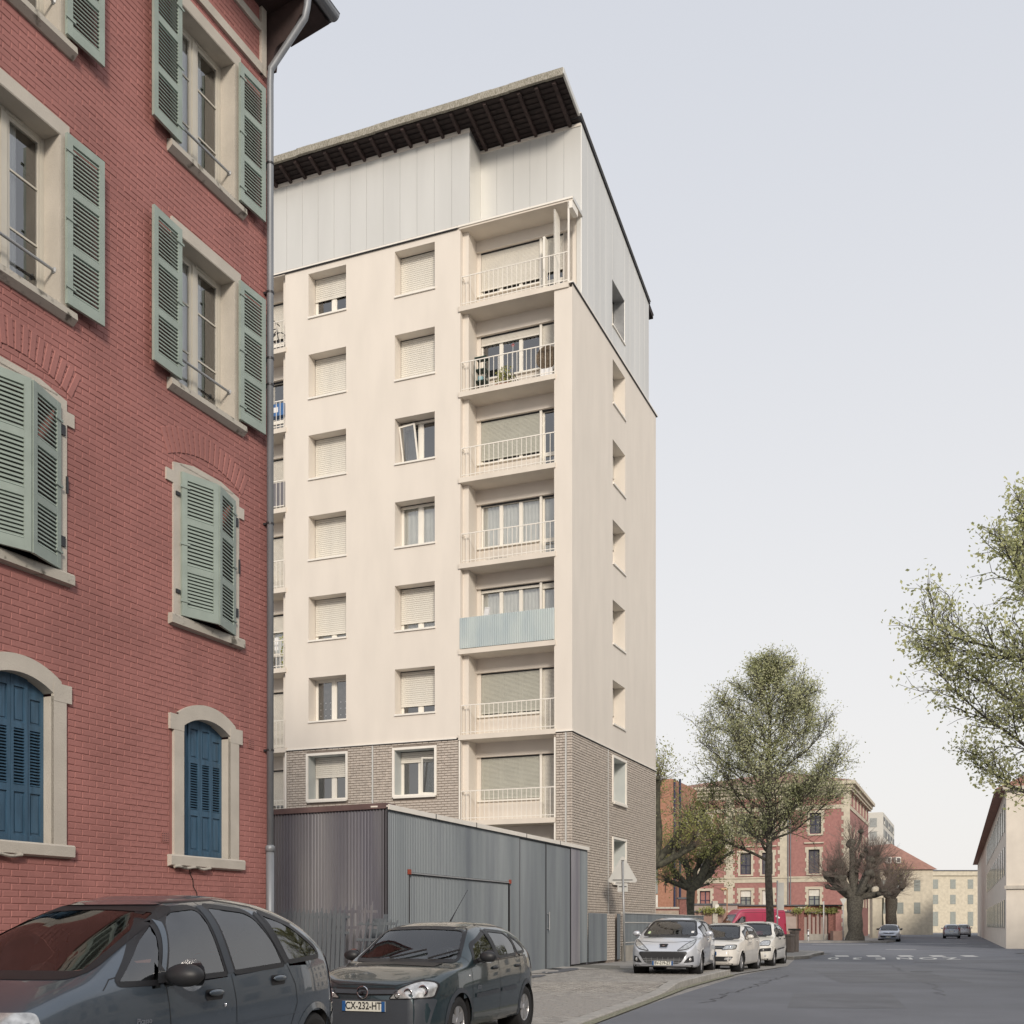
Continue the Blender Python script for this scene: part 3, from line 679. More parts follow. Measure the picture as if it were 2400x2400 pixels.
xs_ = [.86, 1.5, 2.15, 2.8, 3.45, 4.18, 5.68, 6.35, 7.0, 7.65, 8.3, 8.92]
for a, b in zip(xs_, xs_[1:]):
    ta, tb = 27.16-.211*(a-.86)-.05, 27.16-.211*(b-.86)-.05
    if a == 4.18:
        zpanel(a, b, 0, 21.62, 22.32, None, TY); zpanel(a, b, 0, 23.88, ta, tb, TY)
    else: zpanel(a, b, 0, 21.62, ta, tb, TY)
apt_window(4.18, 5.68, 22.32, 23.88, .42, .0, 'room', TY, False, single=False)
# roof
rf = MB(TY)
rf.prism([(-.75, 27.50), (9.75, 25.28), (9.75, 25.42), (-.75, 27.64)], .04, 14.4, 'y')
rfo = rf.build('roof', M['brown_wood'], AP)
rt = MB(TY); rt.prism([(-.80, 27.51+.15), (9.8, 25.27+.16), (9.8, 25.27+.20), (-.80, 27.51+.19)], .03, 14.4, 'y'); rt.build('roof_covering', M['slate'], rfo)
# mossy wavy eaves edge
fs = MB(); nseg = 24
for i in range(nseg):
    x0 = -14.4+14.4*i/nseg; x1 = x0+14.4/nseg-.004
    dz = random.uniform(-.015, .015)
    fs.box(x0, x1, -.86+random.uniform(-.01, .01), -.76, 27.50+dz, 27.72+dz)
fs.build('eaves_edge', M['moss'], rfo)
vg = MB(TY); vg.prism([(-.86, 27.53), (.9, 27.17), (.9, 27.33), (-.86, 27.70)], -.03, .035, 'y'); vg.build('verge_board', M['zinc'], rfo)
cp = MB(TY); cp.prism([(.66, 27.20), (8.96, 25.44), (8.96, 25.53), (.66, 27.30)], -.06, .3, 'y'); cp.build('parapet_cap', M['dark_metal'], rfo)
cp = MB(TY); cp.prism([(.66, 27.302), (8.98, 25.532), (8.98, 25.555), (.66, 27.325)], -.08, .32, 'y'); cp.build('parapet_cap', M['zinc'], rfo)
rme = None
for i in range(24):
    x = -.35-.588*i; yb = .80 if x > -3.45 else -.03
    u = MB(); z = lambda y: 27.50-.211*(y+.75)
    u.add([(x-.05, -.72, z(-.72)-.10), (x+.05, -.72, z(-.72)-.10), (x+.05, -.72, z(-.72)+.01), (x-.05, -.72, z(-.72)+.01), (x-.05, yb, z(yb)-.13), (x+.05, yb, z(yb)-.13), (x+.05, yb, z(yb)+.01), (x-.05, yb, z(yb)+.01)],
          [(0,1,2,3),(4,7,6,5),(0,4,5,1),(1,5,6,2),(3,2,6,7),(0,3,7,4)])
    u.build('rafter', M['brown_light'], rfo)
sf = MB()
for j in range(9):
    y0 = -.74+j*.18
    sf.box(-14.4 if y0 < -.1 else -3.5, -.05, y0, y0+.165, 27.50-.211*(y0+.83)-.012, 27.50-.211*(y0+.83)-.004)
sf.build('soffit_board', M['brown_wood'], rfo)
tb = MB(); tb.box(-14.4, -3.52, -.05, -.0, 27.20, 27.33); tb.box(-3.52, -.0, .82, .85, 27.03, 27.12); tb.build('top_trim', M['plaster'], zn)
gx = MB(); gx.quad((-14.4,.89,0),(-14.4,.89,27),(-14.4,9,25.4),(-14.4,9,0)); gx.quad((-14.4,10,0),(-14.4,10,25),(0,10,21.5),(0,10,0)); gx.build('wall', M['plaster'], AP)

# things on the balconies (world placement through the block's matrix)
APM = Matrix.Translation((1.888, 35.3, 0)) @ Matrix.Rotation(math.atan2(-0.3809, 0.9247), 4, 'Z')
apz = math.atan2(-0.3809, 0.9247)
def on_block(x, y, z): return tuple(APM @ Vector((x, y, z)))
z1f = 18.79
t = thing('shelf', 'dark green open shelf rack with a pale blue tub on the second highest balcony', 'shelf', on_block(-3.5, .35, z1f), apz)
u = MB()
for x in (0, .36):
    for y in (0, .3): u.box(x-.015, x+.015, y-.015, y+.015, 0, 1.25)
for z in (.1, .45, .82, 1.22): u.box(-.015, .375, -.015, .315, z, z+.025)
u.build('frame', mat('dark_green', (.03, .06, .05), .5), t)
u = MB(); u.lathe([(0,0),(.09,0),(.1,.14),(0,.14)], (.15,.12,.48)); u.build('tub', mat('pale_blue', (.25,.45,.5), .5), t)
t = thing('flower_pot', 'terracotta trough with a leafy plant on the balcony beside the dark shelf', 'plant pot', on_block(-2.75, .25, z1f), apz)
u = MB(); u.box(0, .5, 0, .2, 0, .18); u.build('trough', M['terracotta'], t)
u = MB()
for i in range(160):
    c = Vector((random.uniform(0,.6), random.uniform(0,.25), random.uniform(.2,.75))); a = Vector((random.gauss(0,1), random.gauss(0,1), random.gauss(0,1))).normalized()*.05; b = a.orthogonal().normalized()*.03
    u.quad(c-a, c+b, c+a, c-b)
u.build('foliage', M['leaf_dark'], t)
t = thing('deck_chair', 'striped folded deck chair leaning on the balcony floor by the plant trough', 'chair', on_block(-2.25, .3, z1f), apz)
u = MB()
for i in range(7): u.T = Matrix.Rotation(R(-30), 4, 'Y'); u.box(0, .02, 0, .35, .05*i*1.6, .05*i*1.6+.045)
u.T = None
for i in range(6): u.tube([(.0+.08*i, .0, .02), (-.3+.08*i, .02, .5)], .014, 5)
u.build('slats', M['dark_metal'], t)
t = thing('round_wicker_table', 'round brown wicker table top standing on edge at the right end of the second balcony', 'table', on_block(-.93, .18, z1f+.34), apz)
u = MB(); u.lathe([(0, 0), (.30, 0), (.36, .0), (.375, .02), (.36, .05), (0, .05)], (0, 0, .35), 'y', 28)
for k in range(14): u.lathe([(.025*k+.012, -.006), (.025*k+.02, -.012), (.025*k+.028, -.006)], (0, 0, .35), 'y', 28)
u.build('woven_top', M['wicker'], t); u = MB(); u.box(-.2, .2, .0, .25, -.38, .0); u.build('box', M['white_plastic'], t)
t = thing('wind_spinner', 'small red and white wind spinner on a stick behind the balcony railing', 'ornament', on_block(-2.05, .1, z1f+.9), apz)
u = MB(); u.tube([(0,0,-.4),(0,0,.35)], .006, 5); u.build('stick', M['white_plastic'], t)
u = MB()
for i in range(8):
    a = i*math.pi/4; u.lathe([(0,-.005),(.016,0),(0,.005)], (.035*math.cos(a), 0, .35+.035*math.sin(a)), 'y', 6)
u.build('petal', mat('red_petal', (.4,.05,.04), .6), t)
# blue corrugated screen clads the fifth balcony railing: part of the block
u = MB(); n = 260; zf = 21.59-2.8*4
for i in range(n):
    xa, xb = -3.88+3.3*i/n, -3.88+3.3*(i+1)/n; ya, yb = -.045+.022*math.sin(xa*2*math.pi/.0762), -.045+.022*math.sin(xb*2*math.pi/.0762)
    u.quad((xa,ya,zf+.02),(xb,yb,zf+.02),(xb,yb,zf+1.02),(xa,ya,zf+1.02))
u.build('balcony_screen', M['screen_blue'], AP, smooth=True)
t = thing('folding_chair', 'folded white garden chair sticking up behind the pale blue corrugated balcony screen', 'chair', on_block(-3.35, .35, zf), apz)
u = MB(); u.T = Matrix.Rotation(R(8), 4, 'Y'); frame_rect(u, 0, .2, 0, 1.42, 0, .03, .03); u.box(0.02, .19, .0, .02, .9, 1.38); u.build('frame', M['white_plastic'], t)
t = thing('folded_parasol', 'grey folded fabric lying on the fourth balcony floor behind the railing', 'parasol', on_block(-3.2, .4, 21.59-2.8*3), apz)
u = MB(); u.ellipsoid((.5, 0, .09), (.62, .14, .09)); u.build('cloth', M['concrete'], t, smooth=True)
# bicycle on the top left balcony
zl = 21.59
t = thing('bicycle', 'dark bicycle standing on the top left balcony behind the railing', 'bicycle', on_block(-11.35, .12, zl), apz)
for x in (-.55, .38):
    u = MB(); u.lathe([(.30, -.012), (.33, -.012), (.33, .012), (.30, .012), (.30, -.012)], (x, 0, .33), 'y', 26)
    for i in range(9): a = i*math.pi*2/9; u.tube([(x, 0, .33), (x+.3*math.cos(a), 0, .33+.3*math.sin(a))], .004, 3)
    u.build('wheel', M['rubber'], t)
u = MB()
for p, q in (((.38,0,.33),(.28,0,.85)), ((.28,0,.80),(-.15,0,.80)), ((-.15,0,.33),(-.22,0,.92)), ((-.15,0,.33),(.28,0,.72)), ((-.55,0,.33),(-.15,0,.33)), ((-.55,0,.33),(-.2,0,.78)), ((.28,0,.85),(.26,0,1.02)), ((.26,-.25,1.02),(.26,.25,1.02))): u.tube([p, q], .018, 6)
u.ellipsoid((-.24, 0, .95), (.13, .06, .03)); u.build('frame', M['dark_metal'], t)
zl = 21.59-2.8
t = thing('blue_crate', 'blue plastic crate with a white square hanging inside the left balcony railing', 'crate', on_block(-11.05, .05, zl+.5), apz)
u = MB(); u.box(-.32, .34, 0, .25, 0, .42); u.build('body', M['box_blue'], t); u = MB(); u.box(-.1, .1, -.006, .0, .12, .3); u.build('label_patch', M['white_plastic'], t)
t = thing('brown_cushion', 'brown cushion pushed against the left balcony railing beside the blue crate', 'cushion', on_block(-11.55, .15, zl+.1), apz)
u = MB(); u.ellipsoid((0, 0, .35), (.22, .1, .35)); u.build('cover', mat('brown_cloth', (.14,.07,.04), .9), t, smooth=True)
t = thing('grey_privacy_screen', 'dark grey fabric screen tied behind the third left balcony railing', 'screen', on_block(-14.1, .03, 21.59-5.6), apz)
u = MB(); u.box(0, 3.5, 0, .02, .1, .93); u.build('cloth', mat('grey_fabric', (.16,.155,.17), .9), t)
t = thing('hanging_laundry', 'white and patterned laundry hanging with a climbing plant on the fifth left balcony', 'laundry', on_block(-11.3, .2, 21.59-2.8*4), apz)
u = MB()
for i in range(3): u.box(-.3+i*.2, -.14+i*.2, 0, .01, .5+.1*i, 1.15)
u.build('sheet', M['lace'], t); u = MB()
for i in range(90):
    c = Vector((random.uniform(.3,.62), random.uniform(0,.1), random.uniform(0,1.3))); a = Vector((random.gauss(0,1), random.gauss(0,1), random.gauss(0,1))).normalized()*.04; b = a.orthogonal().normalized()*.025
    u.quad(c-a, c+b, c+a, c-b)
u.build('foliage', M['leaf_dark'], t)

# ---------------------------------------------------------------- red painted brick house (local x = towards the camera, y = out to the street)
RH = thing('brick_house', 'red painted brick house with sage green louvred shutters and one blue shuttered window', 'house', (-3.676, 17.26, 0), math.atan2(-.9185, -.3955))
LEN = 42.0; HT = 15.3
ops = []
for c0 in (1.58, 4.9): ops += [(c0-.61, c0+.61, 11.92, 13.92, 'open'), (c0-.61, c0+.61, 8.73, 10.75, 'open'), (c0-.575, c0+.575, 5.58, 7.55, 'ajar'), (c0-.50-(.0), c0+.51, 2.34, 4.28, 'blue')]
mb = MB(); holes = [(o[0]-.06, o[1]+.06, o[2], o[3]+.03) if o[4] == 'blue' else o[:4] for o in ops]
wall(mb, 0, LEN, -.05, HT, holes, 0, -.28)
mb.quad((0,0,-.05),(0,0,HT),(0,-9,HT),(0,-9,-.05)); mb.quad((0,-9,-.05),(0,-9,HT),(LEN,-9,HT),(LEN,-9,-.05)); mb.quad((LEN,0,-.05),(LEN,-9,-.05),(LEN,-9,HT),(LEN,0,HT))
rwall = mb.build('wall', M['red_joint'], RH)
surr = [(o[0]-.12, o[1]+.12, o[2]-.14, o[3]+.10) for o in ops if o[4] == 'ajar'] + [(o[0]-.03, o[1]+.03, o[2]-.14, o[3]+.03) for o in ops if o[4] == 'open'] + [(o[0]-.26, o[1]+.26, o[2]-.14, o[3]+.02) for o in ops if o[4] == 'blue']
rr = brick_rects(0.0, 5.9, -.05, HT, .238, .0765, .006, surr, jx=.010)
TR = Matrix(((1,0,0,0),(0,1,0,0),(0,0,1,0),(0,0,0,1)))
# red paint bricks: x runs along the wall, y out of it
def red_T(): return Matrix(((1,0,0,0),(0,1,0,0),(0,0,1,0),(0,0,0,1)))
lay_bricks(rr, red_T(), 'brick', M['red_paint'], rwall, 0.006, 0.0018, lambda r: (r[2]-1.2)*.25+abs(r[0]-2.2)+ (5 if r[2] < .9 else 0), 300, skew=0.004)
# segmental relieving arch of upright bricks over the ajar shutters
for c0 in (1.58, 4.9):
    for i in range(17):
        t = (i-8)/8; a = R(26)*t; rad = 1.75; cx = c0+rad*math.sin(a); cz = 7.72-rad+.18+rad*math.cos(a)
        u = MB(Matrix.Translation((cx, 0, cz-.0)) @ Matrix.Rotation(a, 4, 'Y')); u.add([(-.040,.006,0),(.040,.006,0),(.040,.006,.34),(-.040,.006,.34),(-.034,.016,.006),(.034,.016,.006),(.034,.016,.33),(-.034,.016,.33)], [(4,5,6,7),(0,1,5,4),(1,2,6,5),(2,3,7,6),(3,0,4,7)])
        u.build('arch_brick', M['red_paint'], rwall)
def louvred_leaf(parent, w_, h, T, npan=3, name='shutter', mt='sage'):
    """leaf in its own x (0..w_) z (0..h) plane, thickness 4 cm along y"""
    u = MB(T); st = .085; 
    u.box(0, st, 0, .04, 0, h); u.box(w_-st, w_, 0, .04, 0, h)
    rails = [0, .11] + [] ; zs = [(0, .13)]
    for i in range(1, npan): zc = h*i/npan; zs.append((zc-.045, zc+.045))
    zs.append((h-.10, h))
    for a, b in zs: u.box(st, w_-st, .002, .038, a, b)
    so = u.build(name, M[mt], parent)
    for z in (.2, h*.5, h-.2): hw = MB(T); hw.box(-.03, .12, .04, .052, z-.014, z+.014); hw.build('hinge', M[mt], so)
    me = None
    for (a0, b0), (a1, b1) in zip(zs, zs[1:]):
        n = int((a1-b0)/.047); p = (a1-b0)/n
        for i in range(n):
            z = b0+p*(i+.5)
            if me is None:
                s = MB(T @ Matrix.Translation((0, .02, 0)) @ Matrix.Identity(4))
                tt = Matrix.Rotation(R(-57), 4, 'X')
                s.T = T @ Matrix.Translation((0, .02, 0)) @ tt
                s.box(st+.001, w_-st-.001, -.0245, .0245, -.0045, .0045)
                o = s.build('slat', M[mt], so); me = o.data
            else: o = obj('slat', me, so)
            zz = (T.to_3x3() @ Vector((0, 0, z))); o.location = zz
    # dark gap backing is the shade behind the slats
    return so
def sash_window(parent, x0, x1, z0, z1, y, g='glass_old', rows=3):
    f = MB(); frame_rect(f, x0, x1, z0, z1, y-.06, y, .05); mid = (x0+x1)/2; f.box(mid-.045, mid+.045, y-.05, y+.012, z0+.05, z1-.05)
    for a, b in ((x0+.05, mid-.045), (mid+.045, x1-.05)):
        frame_rect(f, a, b, z0+.05, z1-.05, y-.045, y-.005, .045)
        for i in range(1, rows): zz = z0+(z1-z0)*i/rows+.02; f.box(a+.045, b-.045, y-.03, y-.012, zz-.011, zz+.011)
    f.box(mid-.28, mid-.02, y, y+.012, z1-.045, z1-.02)
    fo = f.build('window', M['window_wood'], parent)
    for a, b in ((x0+.095, mid-.09), (mid+.09, x1-.095)): MB().quad((b,y-.025,z0+.09),(a,y-.025,z0+.09),(a,y-.025,z1-.09),(b,y-.025,z1-.09)).build('pane', M[g], fo)
    c = MB(); Y = y-.10
    for a, b in ((x0+.33, (x0+x1)/2-.02), ((x0+x1)/2+.02, x1-.05)):
        n = 10
        for i in range(n):
            xa, xb = a+(b-a)*i/n, a+(b-a)*(i+1)/n; c.quad((xa, Y+.02*(i%2), z0), (xb, Y+.02*((i+1)%2), z0), (xb, Y+.02*((i+1)%2), z1), (xa, Y+.02*(i%2), z1))
    c.build('curtain', M['curtain'], fo)
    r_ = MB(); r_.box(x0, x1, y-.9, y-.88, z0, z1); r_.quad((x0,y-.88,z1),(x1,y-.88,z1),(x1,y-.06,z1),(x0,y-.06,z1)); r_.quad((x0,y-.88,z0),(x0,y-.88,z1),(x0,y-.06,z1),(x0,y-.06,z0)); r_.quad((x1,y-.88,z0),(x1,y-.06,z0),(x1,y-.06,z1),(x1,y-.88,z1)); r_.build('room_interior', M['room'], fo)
for x0, x1, z0, z1, kind in ops:
    c0 = (x0+x1)/2
    s = MB()
    if kind == 'open':
        s.box(x0-.14, x1+.14, 0, .035, z1, z1+.17)
        s.box(x0-.14, x0, 0, .035, z0, z1); s.box(x1, x1+.14, 0, .035, z0, z1)
        so = s.build('window_surround', M['stone'], RH)
        q = MB(); q.prism([(-.28, z0-.0), (.0, z0), (.09, z0-.02), (.10, z0-.10), (.03, z0-.16), (-.0, z0-.16), (-.28, z0-.1)], x0-.21, x1+.21, 'x'); q.build('window_sill', M['stone_dirty'], RH)
        r_ = MB(); r_.box(x0, x0+.01, -.28, .03, z0, z1); r_.box(x1-.01, x1, -.28, .03, z0, z1); r_.box(x0, x1, -.28, .03, z1-.01, z1); r_.build('reveal', M['stone'], so)
        sash_window(RH, x0+.01, x1-.01, z0, z1-.01, -.21)
        b = MB(); b.tube([(x0+.0, -.06, z0+.42), (x1-.0, -.06, z0+.42)], .018, 8); b.lathe([(.04, 0), (.04, .015), (.02, .03)], (x0, -.06, z0+.42), 'x', 8); b.build('guard_bar', M['steel'], RH)
        # leaves folded back on the wall
        louvred_leaf(RH, .585, z1-z0+.0, Matrix.Translation((x1+.03, .075, z0+.02)) @ Matrix.Rotation(R(3), 4, 'Z'))
        louvred_leaf(RH, .585, z1-z0+.0, Matrix.Translation((x0-.03, .075, z0+.02)) @ Matrix.Rotation(R(-2), 4, 'Z') @ Matrix.Diagonal((-1, 1, 1, 1)))
    elif kind == 'ajar':
        s.box(x0-.14, x0, 0, .03, z0, z1+.08); s.box(x1, x1+.14, 0, .03, z0, z1+.08); s.box(x0, x1, 0, .03, z1, z1+.10)
        s.poly([(x0-.14, .03, z1+.08), (x1+.14, .03, z1+.08), (c0+.3, .03, z1+.17), (c0-.3, .03, z1+.17)])
        s.box(x0-.26, x0-.14, 0, .03, z1-.20, z1-.04); s.box(x1+.14, x1+.28, 0, .03, z1-.20, z1-.04)
        s.build('window_surround', M['stone'], RH)
        q = MB(); q.prism([(-.28, z0), (.06, z0-.0), (.08, z0-.02), (.08, z0-.13), (.0, z0-.15), (-.28, z0-.1)], x0-.22, x1+.22, 'x'); q.build('window_sill', M['stone_dirty'], RH)
        r_ = MB(); r_.box(x0, x1, -.3, -.28, z0, z1); r_.build('room_interior', M['room'], RH)
        a = math.asin(.165/.595)
        louvred_leaf(RH, .595, z1-z0-.02, Matrix.Translation((x1, .03, z0+.01)) @ Matrix.Rotation(-a, 4, 'Z') @ Matrix.Diagonal((-1, 1, 1, 1)))
        louvred_leaf(RH, .595, z1-z0-.02, Matrix.Translation((x0, .03, z0+.01)) @ Matrix.Rotation(a, 4, 'Z'))
        hk = MB(); 
        for zz in (z0+.3, z1-.35): hk.box(x0-.1, x0-.03, .03, .05, zz, zz+.12); hk.box(x1+.02, x1+.1, .03, .05, zz, zz+.05)
        hk.box(x0-.15, x0-.12, .03, .045, z0+.95, z0+1.15); hk.build('shutter_pin', M['dark_metal'], RH)
    else:
        # arched stone surround with a segmental head
        n = 16; rad = .92; cz = z1-.02-rad; half = (x1-x0)/2; s_ = z1-.175
        def arc(r, wd): return [(c0+wd*(2*i/n-1), cz+math.sqrt(max(0, r*r-(wd*(2*i/n-1))**2))) for i in range(n+1)]
        inner = arc(rad, half); outer_r = rad+.20; outer = arc(outer_r, half+.12)
        y0, y1 = 0, .04
        for i in range(n):
            (a, b), (c, d), (e, f), (g_, h) = inner[i], inner[i+1], outer[i+1], outer[i]
            s.add([(a,y1,b),(c,y1,d),(e,y1,f),(g_,y1,h),(a,-.22,b),(c,-.22,d),(e,y0,f),(g_,y0,h)], [(0,1,2,3),(0,4,5,1),(3,2,6,7)])
        zi = inner[0][1]; zo = outer[0][1]
        for sg in (-1, 1):
            xi, xo, xb = c0+sg*half, c0+sg*(half+.20), c0+sg*(half+.28)
            s.box(xi, xo, -.0, y1, z0, zi-.08); s.box(xi, xb, 0, y1+.004, zi-.08, zo-.03)
            s.quad((xi, y1, zi-.03), (xi, -.22, zi-.03), (xi, -.22, z0), (xi, y1, z0))
            s.poly([(c0+sg*half, y1+.001, zo-.04), (c0+sg*(half+.12), y1+.001, zo-.04), (c0+sg*(half+.12), y1+.001, zo), (c0+sg*half, y1+.001, zi)])
        so = s.build('window_surround', M['stone'], RH)
        # masonry filling between the square hole and the arch
        fl = MB(); 
        for i in range(n): (a, b), (c, d) = inner[i], inner[i+1]; fl.add([(a,-.0,b),(c,-.0,d),(c,-.0,z1+.02),(a,-.0,z1+.02)], [(0,1,2,3)])
        fl.build('arch_infill', M['stone'], so)
        q = MB(); q.prism([(-.28, z0), (.06, z0), (.08, z0-.02), (.075, z0-.14), (.0, z0-.16), (-.28, z0-.1)], x0-.30, x1+.30, 'x'); q.build('window_sill', M['stone'], RH)
        q = MB(); 
        pts = [(x1+.24-1.5*i/14*.5, .075, z0-.165+.01*math.sin(i)) for i in range(15)]
        q.tube(pts, .02, 6); q.build('cable', M['stone_dirty'], RH)
        wl_ = (x1-x0)/4
        for i in range(4):
            xa = x0+wl_*i+.003; xb = xa+wl_-.006; yy = -.14 + (.006 if i in (1, 2) else -.012); zt = z1-.0
            u = MB(); st = .045
            top = [cz+math.sqrt(max(0, (rad+.02)**2-(p-c0)**2)) for p in (xa, xb)]
            u.box(xa, xa+st, yy, yy+.035, z0+.01, min(top)); u.box(xb-st, xb, yy, yy+.035, z0+.01, min(top))
            for za, zb_ in ((z0+.01, z0+.09), (z0+.58, z0+.66), (z0+1.31, z0+1.38)): u.box(xa+st, xb-st, yy, yy+.035, za, zb_)
            u.add([(xa,yy+.034,min(top)-.12),(xb,yy+.034,min(top)-.12),(xb,yy+.034,top[1]),(xa,yy+.034,top[0])], [(0,1,2,3)])
            for za, zb_ in ((z0+.09, z0+.58), (z0+1.38, min(top)-.12)):
                u.box(xa+st, xb-st, yy+.0, yy+.016, za, zb_); u.box(xa+st+.025, xb-st-.025, yy+.016, yy+.026, za+.03, zb_-.03)
            lo = u.build('shutter', M['blue'], RH); me = None
            nn = 18
            for j in range(nn):
                z = z0+.66+(.65)*(j+.5)/nn
                if me is None:
                    sl = MB(Matrix.Translation((0, yy+.018, 0)) @ Matrix.Rotation(R(-38), 4, 'X')); sl.box(xa+st-.003, xb-st+.003, -.019, .019, -.004, .004); o = sl.build('slat', M['blue'], lo); me = o.data
                else: o = obj('slat', me, lo)
                o.location = (0, 0, z)
        q = MB(); q.box(x0, x1, -.30, -.25, z0, z1); q.build('room_interior', M['room'], RH)
# string bands, gable timber bands
s = MB(); s.box(.30, LEN, 0, .05, 14.22, 14.36); s.box(.22, .34, 0, .05, 14.22, HT); s.box(.34, 5.5, 0, .045, 14.85, 14.97); s.build('string_band', M['stone'], RH)
# vents
for x, z in ((.56, 4.02), (2.44, 2.50)):
    v = MB(); v.box(x-.07, x+.07, .012, .016, z, z+.13); vo = v.build('air_vent', M['red_paint'], RH)
    h = MB()
    for i in range(4):
        for j in range(4): h.T = Matrix.Translation((x-.05+.034*i, 0, z+.02+.03*j)) @ Matrix.Rotation(R(30), 4, 'Y'); h.box(-.010, .010, .0165, .018, -.004, .004)
    h.build('vent_hole', M['ink'], vo)
# crack under the blue window
ck = MB(); px_, pz_ = 1.95, 2.16
pts = [(1.95,2.17),(1.93,2.08),(1.88,2.02),(1.87,1.92),(1.80,1.84),(1.78,1.74),(1.72,1.68),(1.66,1.62),(1.58,1.58)]
ck.tube([(x, .0145, z) for x, z in pts], .006, 4); ck.build('crack', M['ink'], RH)
# downpipe, collars, gutter, eaves
dp = MB(); dp.tube([(.20,.10,2.55),(.20,.10,14.15),(.205,.12,14.35),(.2,.72,14.93),(.2,.76,15.08),(.2,.80,15.4)], .052, 12); dpo = dp.build('downpipe', M['lead'], RH, smooth=True)
dp = MB(); dp.tube([(.20,.10,-.02),(.20,.10,2.55)], .062, 12); dp.lathe([(.062,2.5),(.072,2.5),(.072,2.58),(.052,2.6)], (.20,.10,0)); dp.build('cast_iron_foot', M['lead'], dpo, smooth=True)
for z in (.95, 1.5, 4.02, 7.45, 9.55, 9.95, 10.95, 12.9):
    c = MB(); c.lathe([(.052,z),(.060,z),(.060,z+.03),(.052,z+.03)], (.20,.10,0)); c.box(.16,.24,0,.06,z,z+.03); c.build('pipe_collar', M['dark_metal'], dpo)
gu = MB(); n = 8
pr_ = [(.80+.09*math.cos(math.pi+math.pi*i/n), 15.45+.09*math.sin(math.pi+math.pi*i/n)) for i in range(n+1)]
pr2 = [(p*1+.0, q-.006) for p, q in pr_]
gu.prism(pr_+[(pr_[-1][0]+.01, 15.46), (pr_[0][0]-.01, 15.46)], -.5, LEN, 'x'); gu.build('gutter', M['lead'], RH)
rf = MB(); rf.prism([(.0, 15.3), (.72, 15.42), (.78, 15.55), (-4.5, 18.7), (-9.6, 15.4), (-9.0, 15.3)], -.55, LEN, 'x'); rf.build('roof', M['slate'], RH)
ev = MB(); ev.prism([(0, 15.22), (.70, 15.36), (.70, 15.41), (0, 15.30)], -.5, LEN, 'x'); ev.build('eaves_board', M['brown_light'], RH)
def console(x):
    pts = []
    for i in range(13):
        t = i/12; pts.append((.10+.5*t**1.5, 14.42+.62*t + .08*math.sin(t*math.pi*2)))
    poly = pts + [(.68, 15.06), (.68, 15.34), (.0, 15.22), (.0, 14.42)]
    u = MB(); u.prism(poly, x, x+.13, 'x'); u.build('eaves_bracket', M['brown_light'], RH)
for x in (.03, 3.2, 6.4): console(x)

# ---------------------------------------------------------------- corrugated steel shed
SH = thing('corrugated_shed', 'grey blue corrugated steel shed with a wide up-and-over door in front of the apartment block', 'shed', (-2.44, 22, 0), 0)
def corr_sheet(mb_T, x0, x1, z0, z1, pitch=.076, amp=.009, zt1=None, name='corrugated_sheet', parent=None, m=None, n_per=8, zb1=None):
    n = max(4, int((x1-x0)/pitch*n_per)); u = MB(mb_T); vs = []
    for i in range(n+1):
        x = x0+(x1-x0)*i/n; ph = (x/pitch) % 1
        y = amp*(1 if ph < .38 else (1-(ph-.38)/.12*2 if ph < .5 else (-1 if ph < .88 else -1+(ph-.88)/.12*2)))
        t = i/n; zt = z1 if zt1 is None else z1+(zt1-z1)*t; zb = z0 if zb1 is None else z0+(zb1-z0)*t
        vs += [(x, -y, zb), (x, -y, zt)]
    u.add(vs, [(2*i, 2*i+2, 2*i+3, 2*i+1) for i in range(n)])
    return u.build(name, m, parent)
aR = math.atan2(.9318, .363); TRs = Matrix.Rotation(aR, 4, 'Z')       # along the street side
aL = math.atan2(.457, -.8895); TLs = Matrix.Rotation(aL, 4, 'Z') @ Matrix.Diagonal((1, -1, 1, 1))
H = 3.70
# street side: door bay, panels around it
def R_(x0, x1, z0, z1, m='galv_light', y=0.0, name='corrugated_sheet', zb1=None): return corr_sheet(TRs @ Matrix.Translation((0, y, 0)), x0, x1, z0, z1, m=M[m], parent=SH, name=name, pitch=.076, amp=.010, zb1=zb1)
R_(0, .92, .0, H); R_(.92, 2.3, 2.47, H); R_(2.3, 3.7, 2.47, H); R_(3.7, 5.1, 2.47, H); R_(5.1, 6.52, 2.47, H); R_(6.52, 7.22, .08, H)
R_(.94, 2.3, .03, 2.42, y=.02, name='garage_door_sheet'); R_(2.3, 3.7, .03, 2.42, y=.02, name='garage_door_sheet'); R_(3.7, 5.1, .05, 2.42, y=.02, name='garage_door_sheet'); R_(5.1, 6.50, .06, 2.42, y=.02, name='garage_door_sheet')
R_(7.22, 11.40, 3.62, H); R_(7.25, 9.24, .14, 3.60, y=.012, name='door_leaf'); R_(9.26, 11.37, .18, 3.60, y=.012, name='door_leaf'); R_(11.40, 12.30, .24, H, 'galv'); R_(12.30, 13.0, .26, H)
dk = MB(TRs); dk.box(.0, 13.0, .05, .12, -.1, 3.68); dk.build('frame_backing', M['dark_metal'], SH)
for x in (.915, 6.505): u = MB(TRs); u.box(x, x+.03, -.022, -.002, .05, 2.42); u.build('door_jamb', M['dark_metal'], SH)
br = MB(TRs); br.box(.92, 6.55, -.03, .0, 2.435, 2.462); br.build('door_rail', M['steel'], SH)
for x in (.92, 6.52):
    u = MB(TRs); u.box(x-.04, x+.04, -.05, .0, 2.42, 2.52); u.build('rail_bracket', M['orange'], SH)
for x in (7.225, 9.243, 11.375):
    u = MB(TRs); u.box(x, x+.02, -.018, -.0, .16, 3.61); u.build('door_jamb', M['dark_metal'], SH)
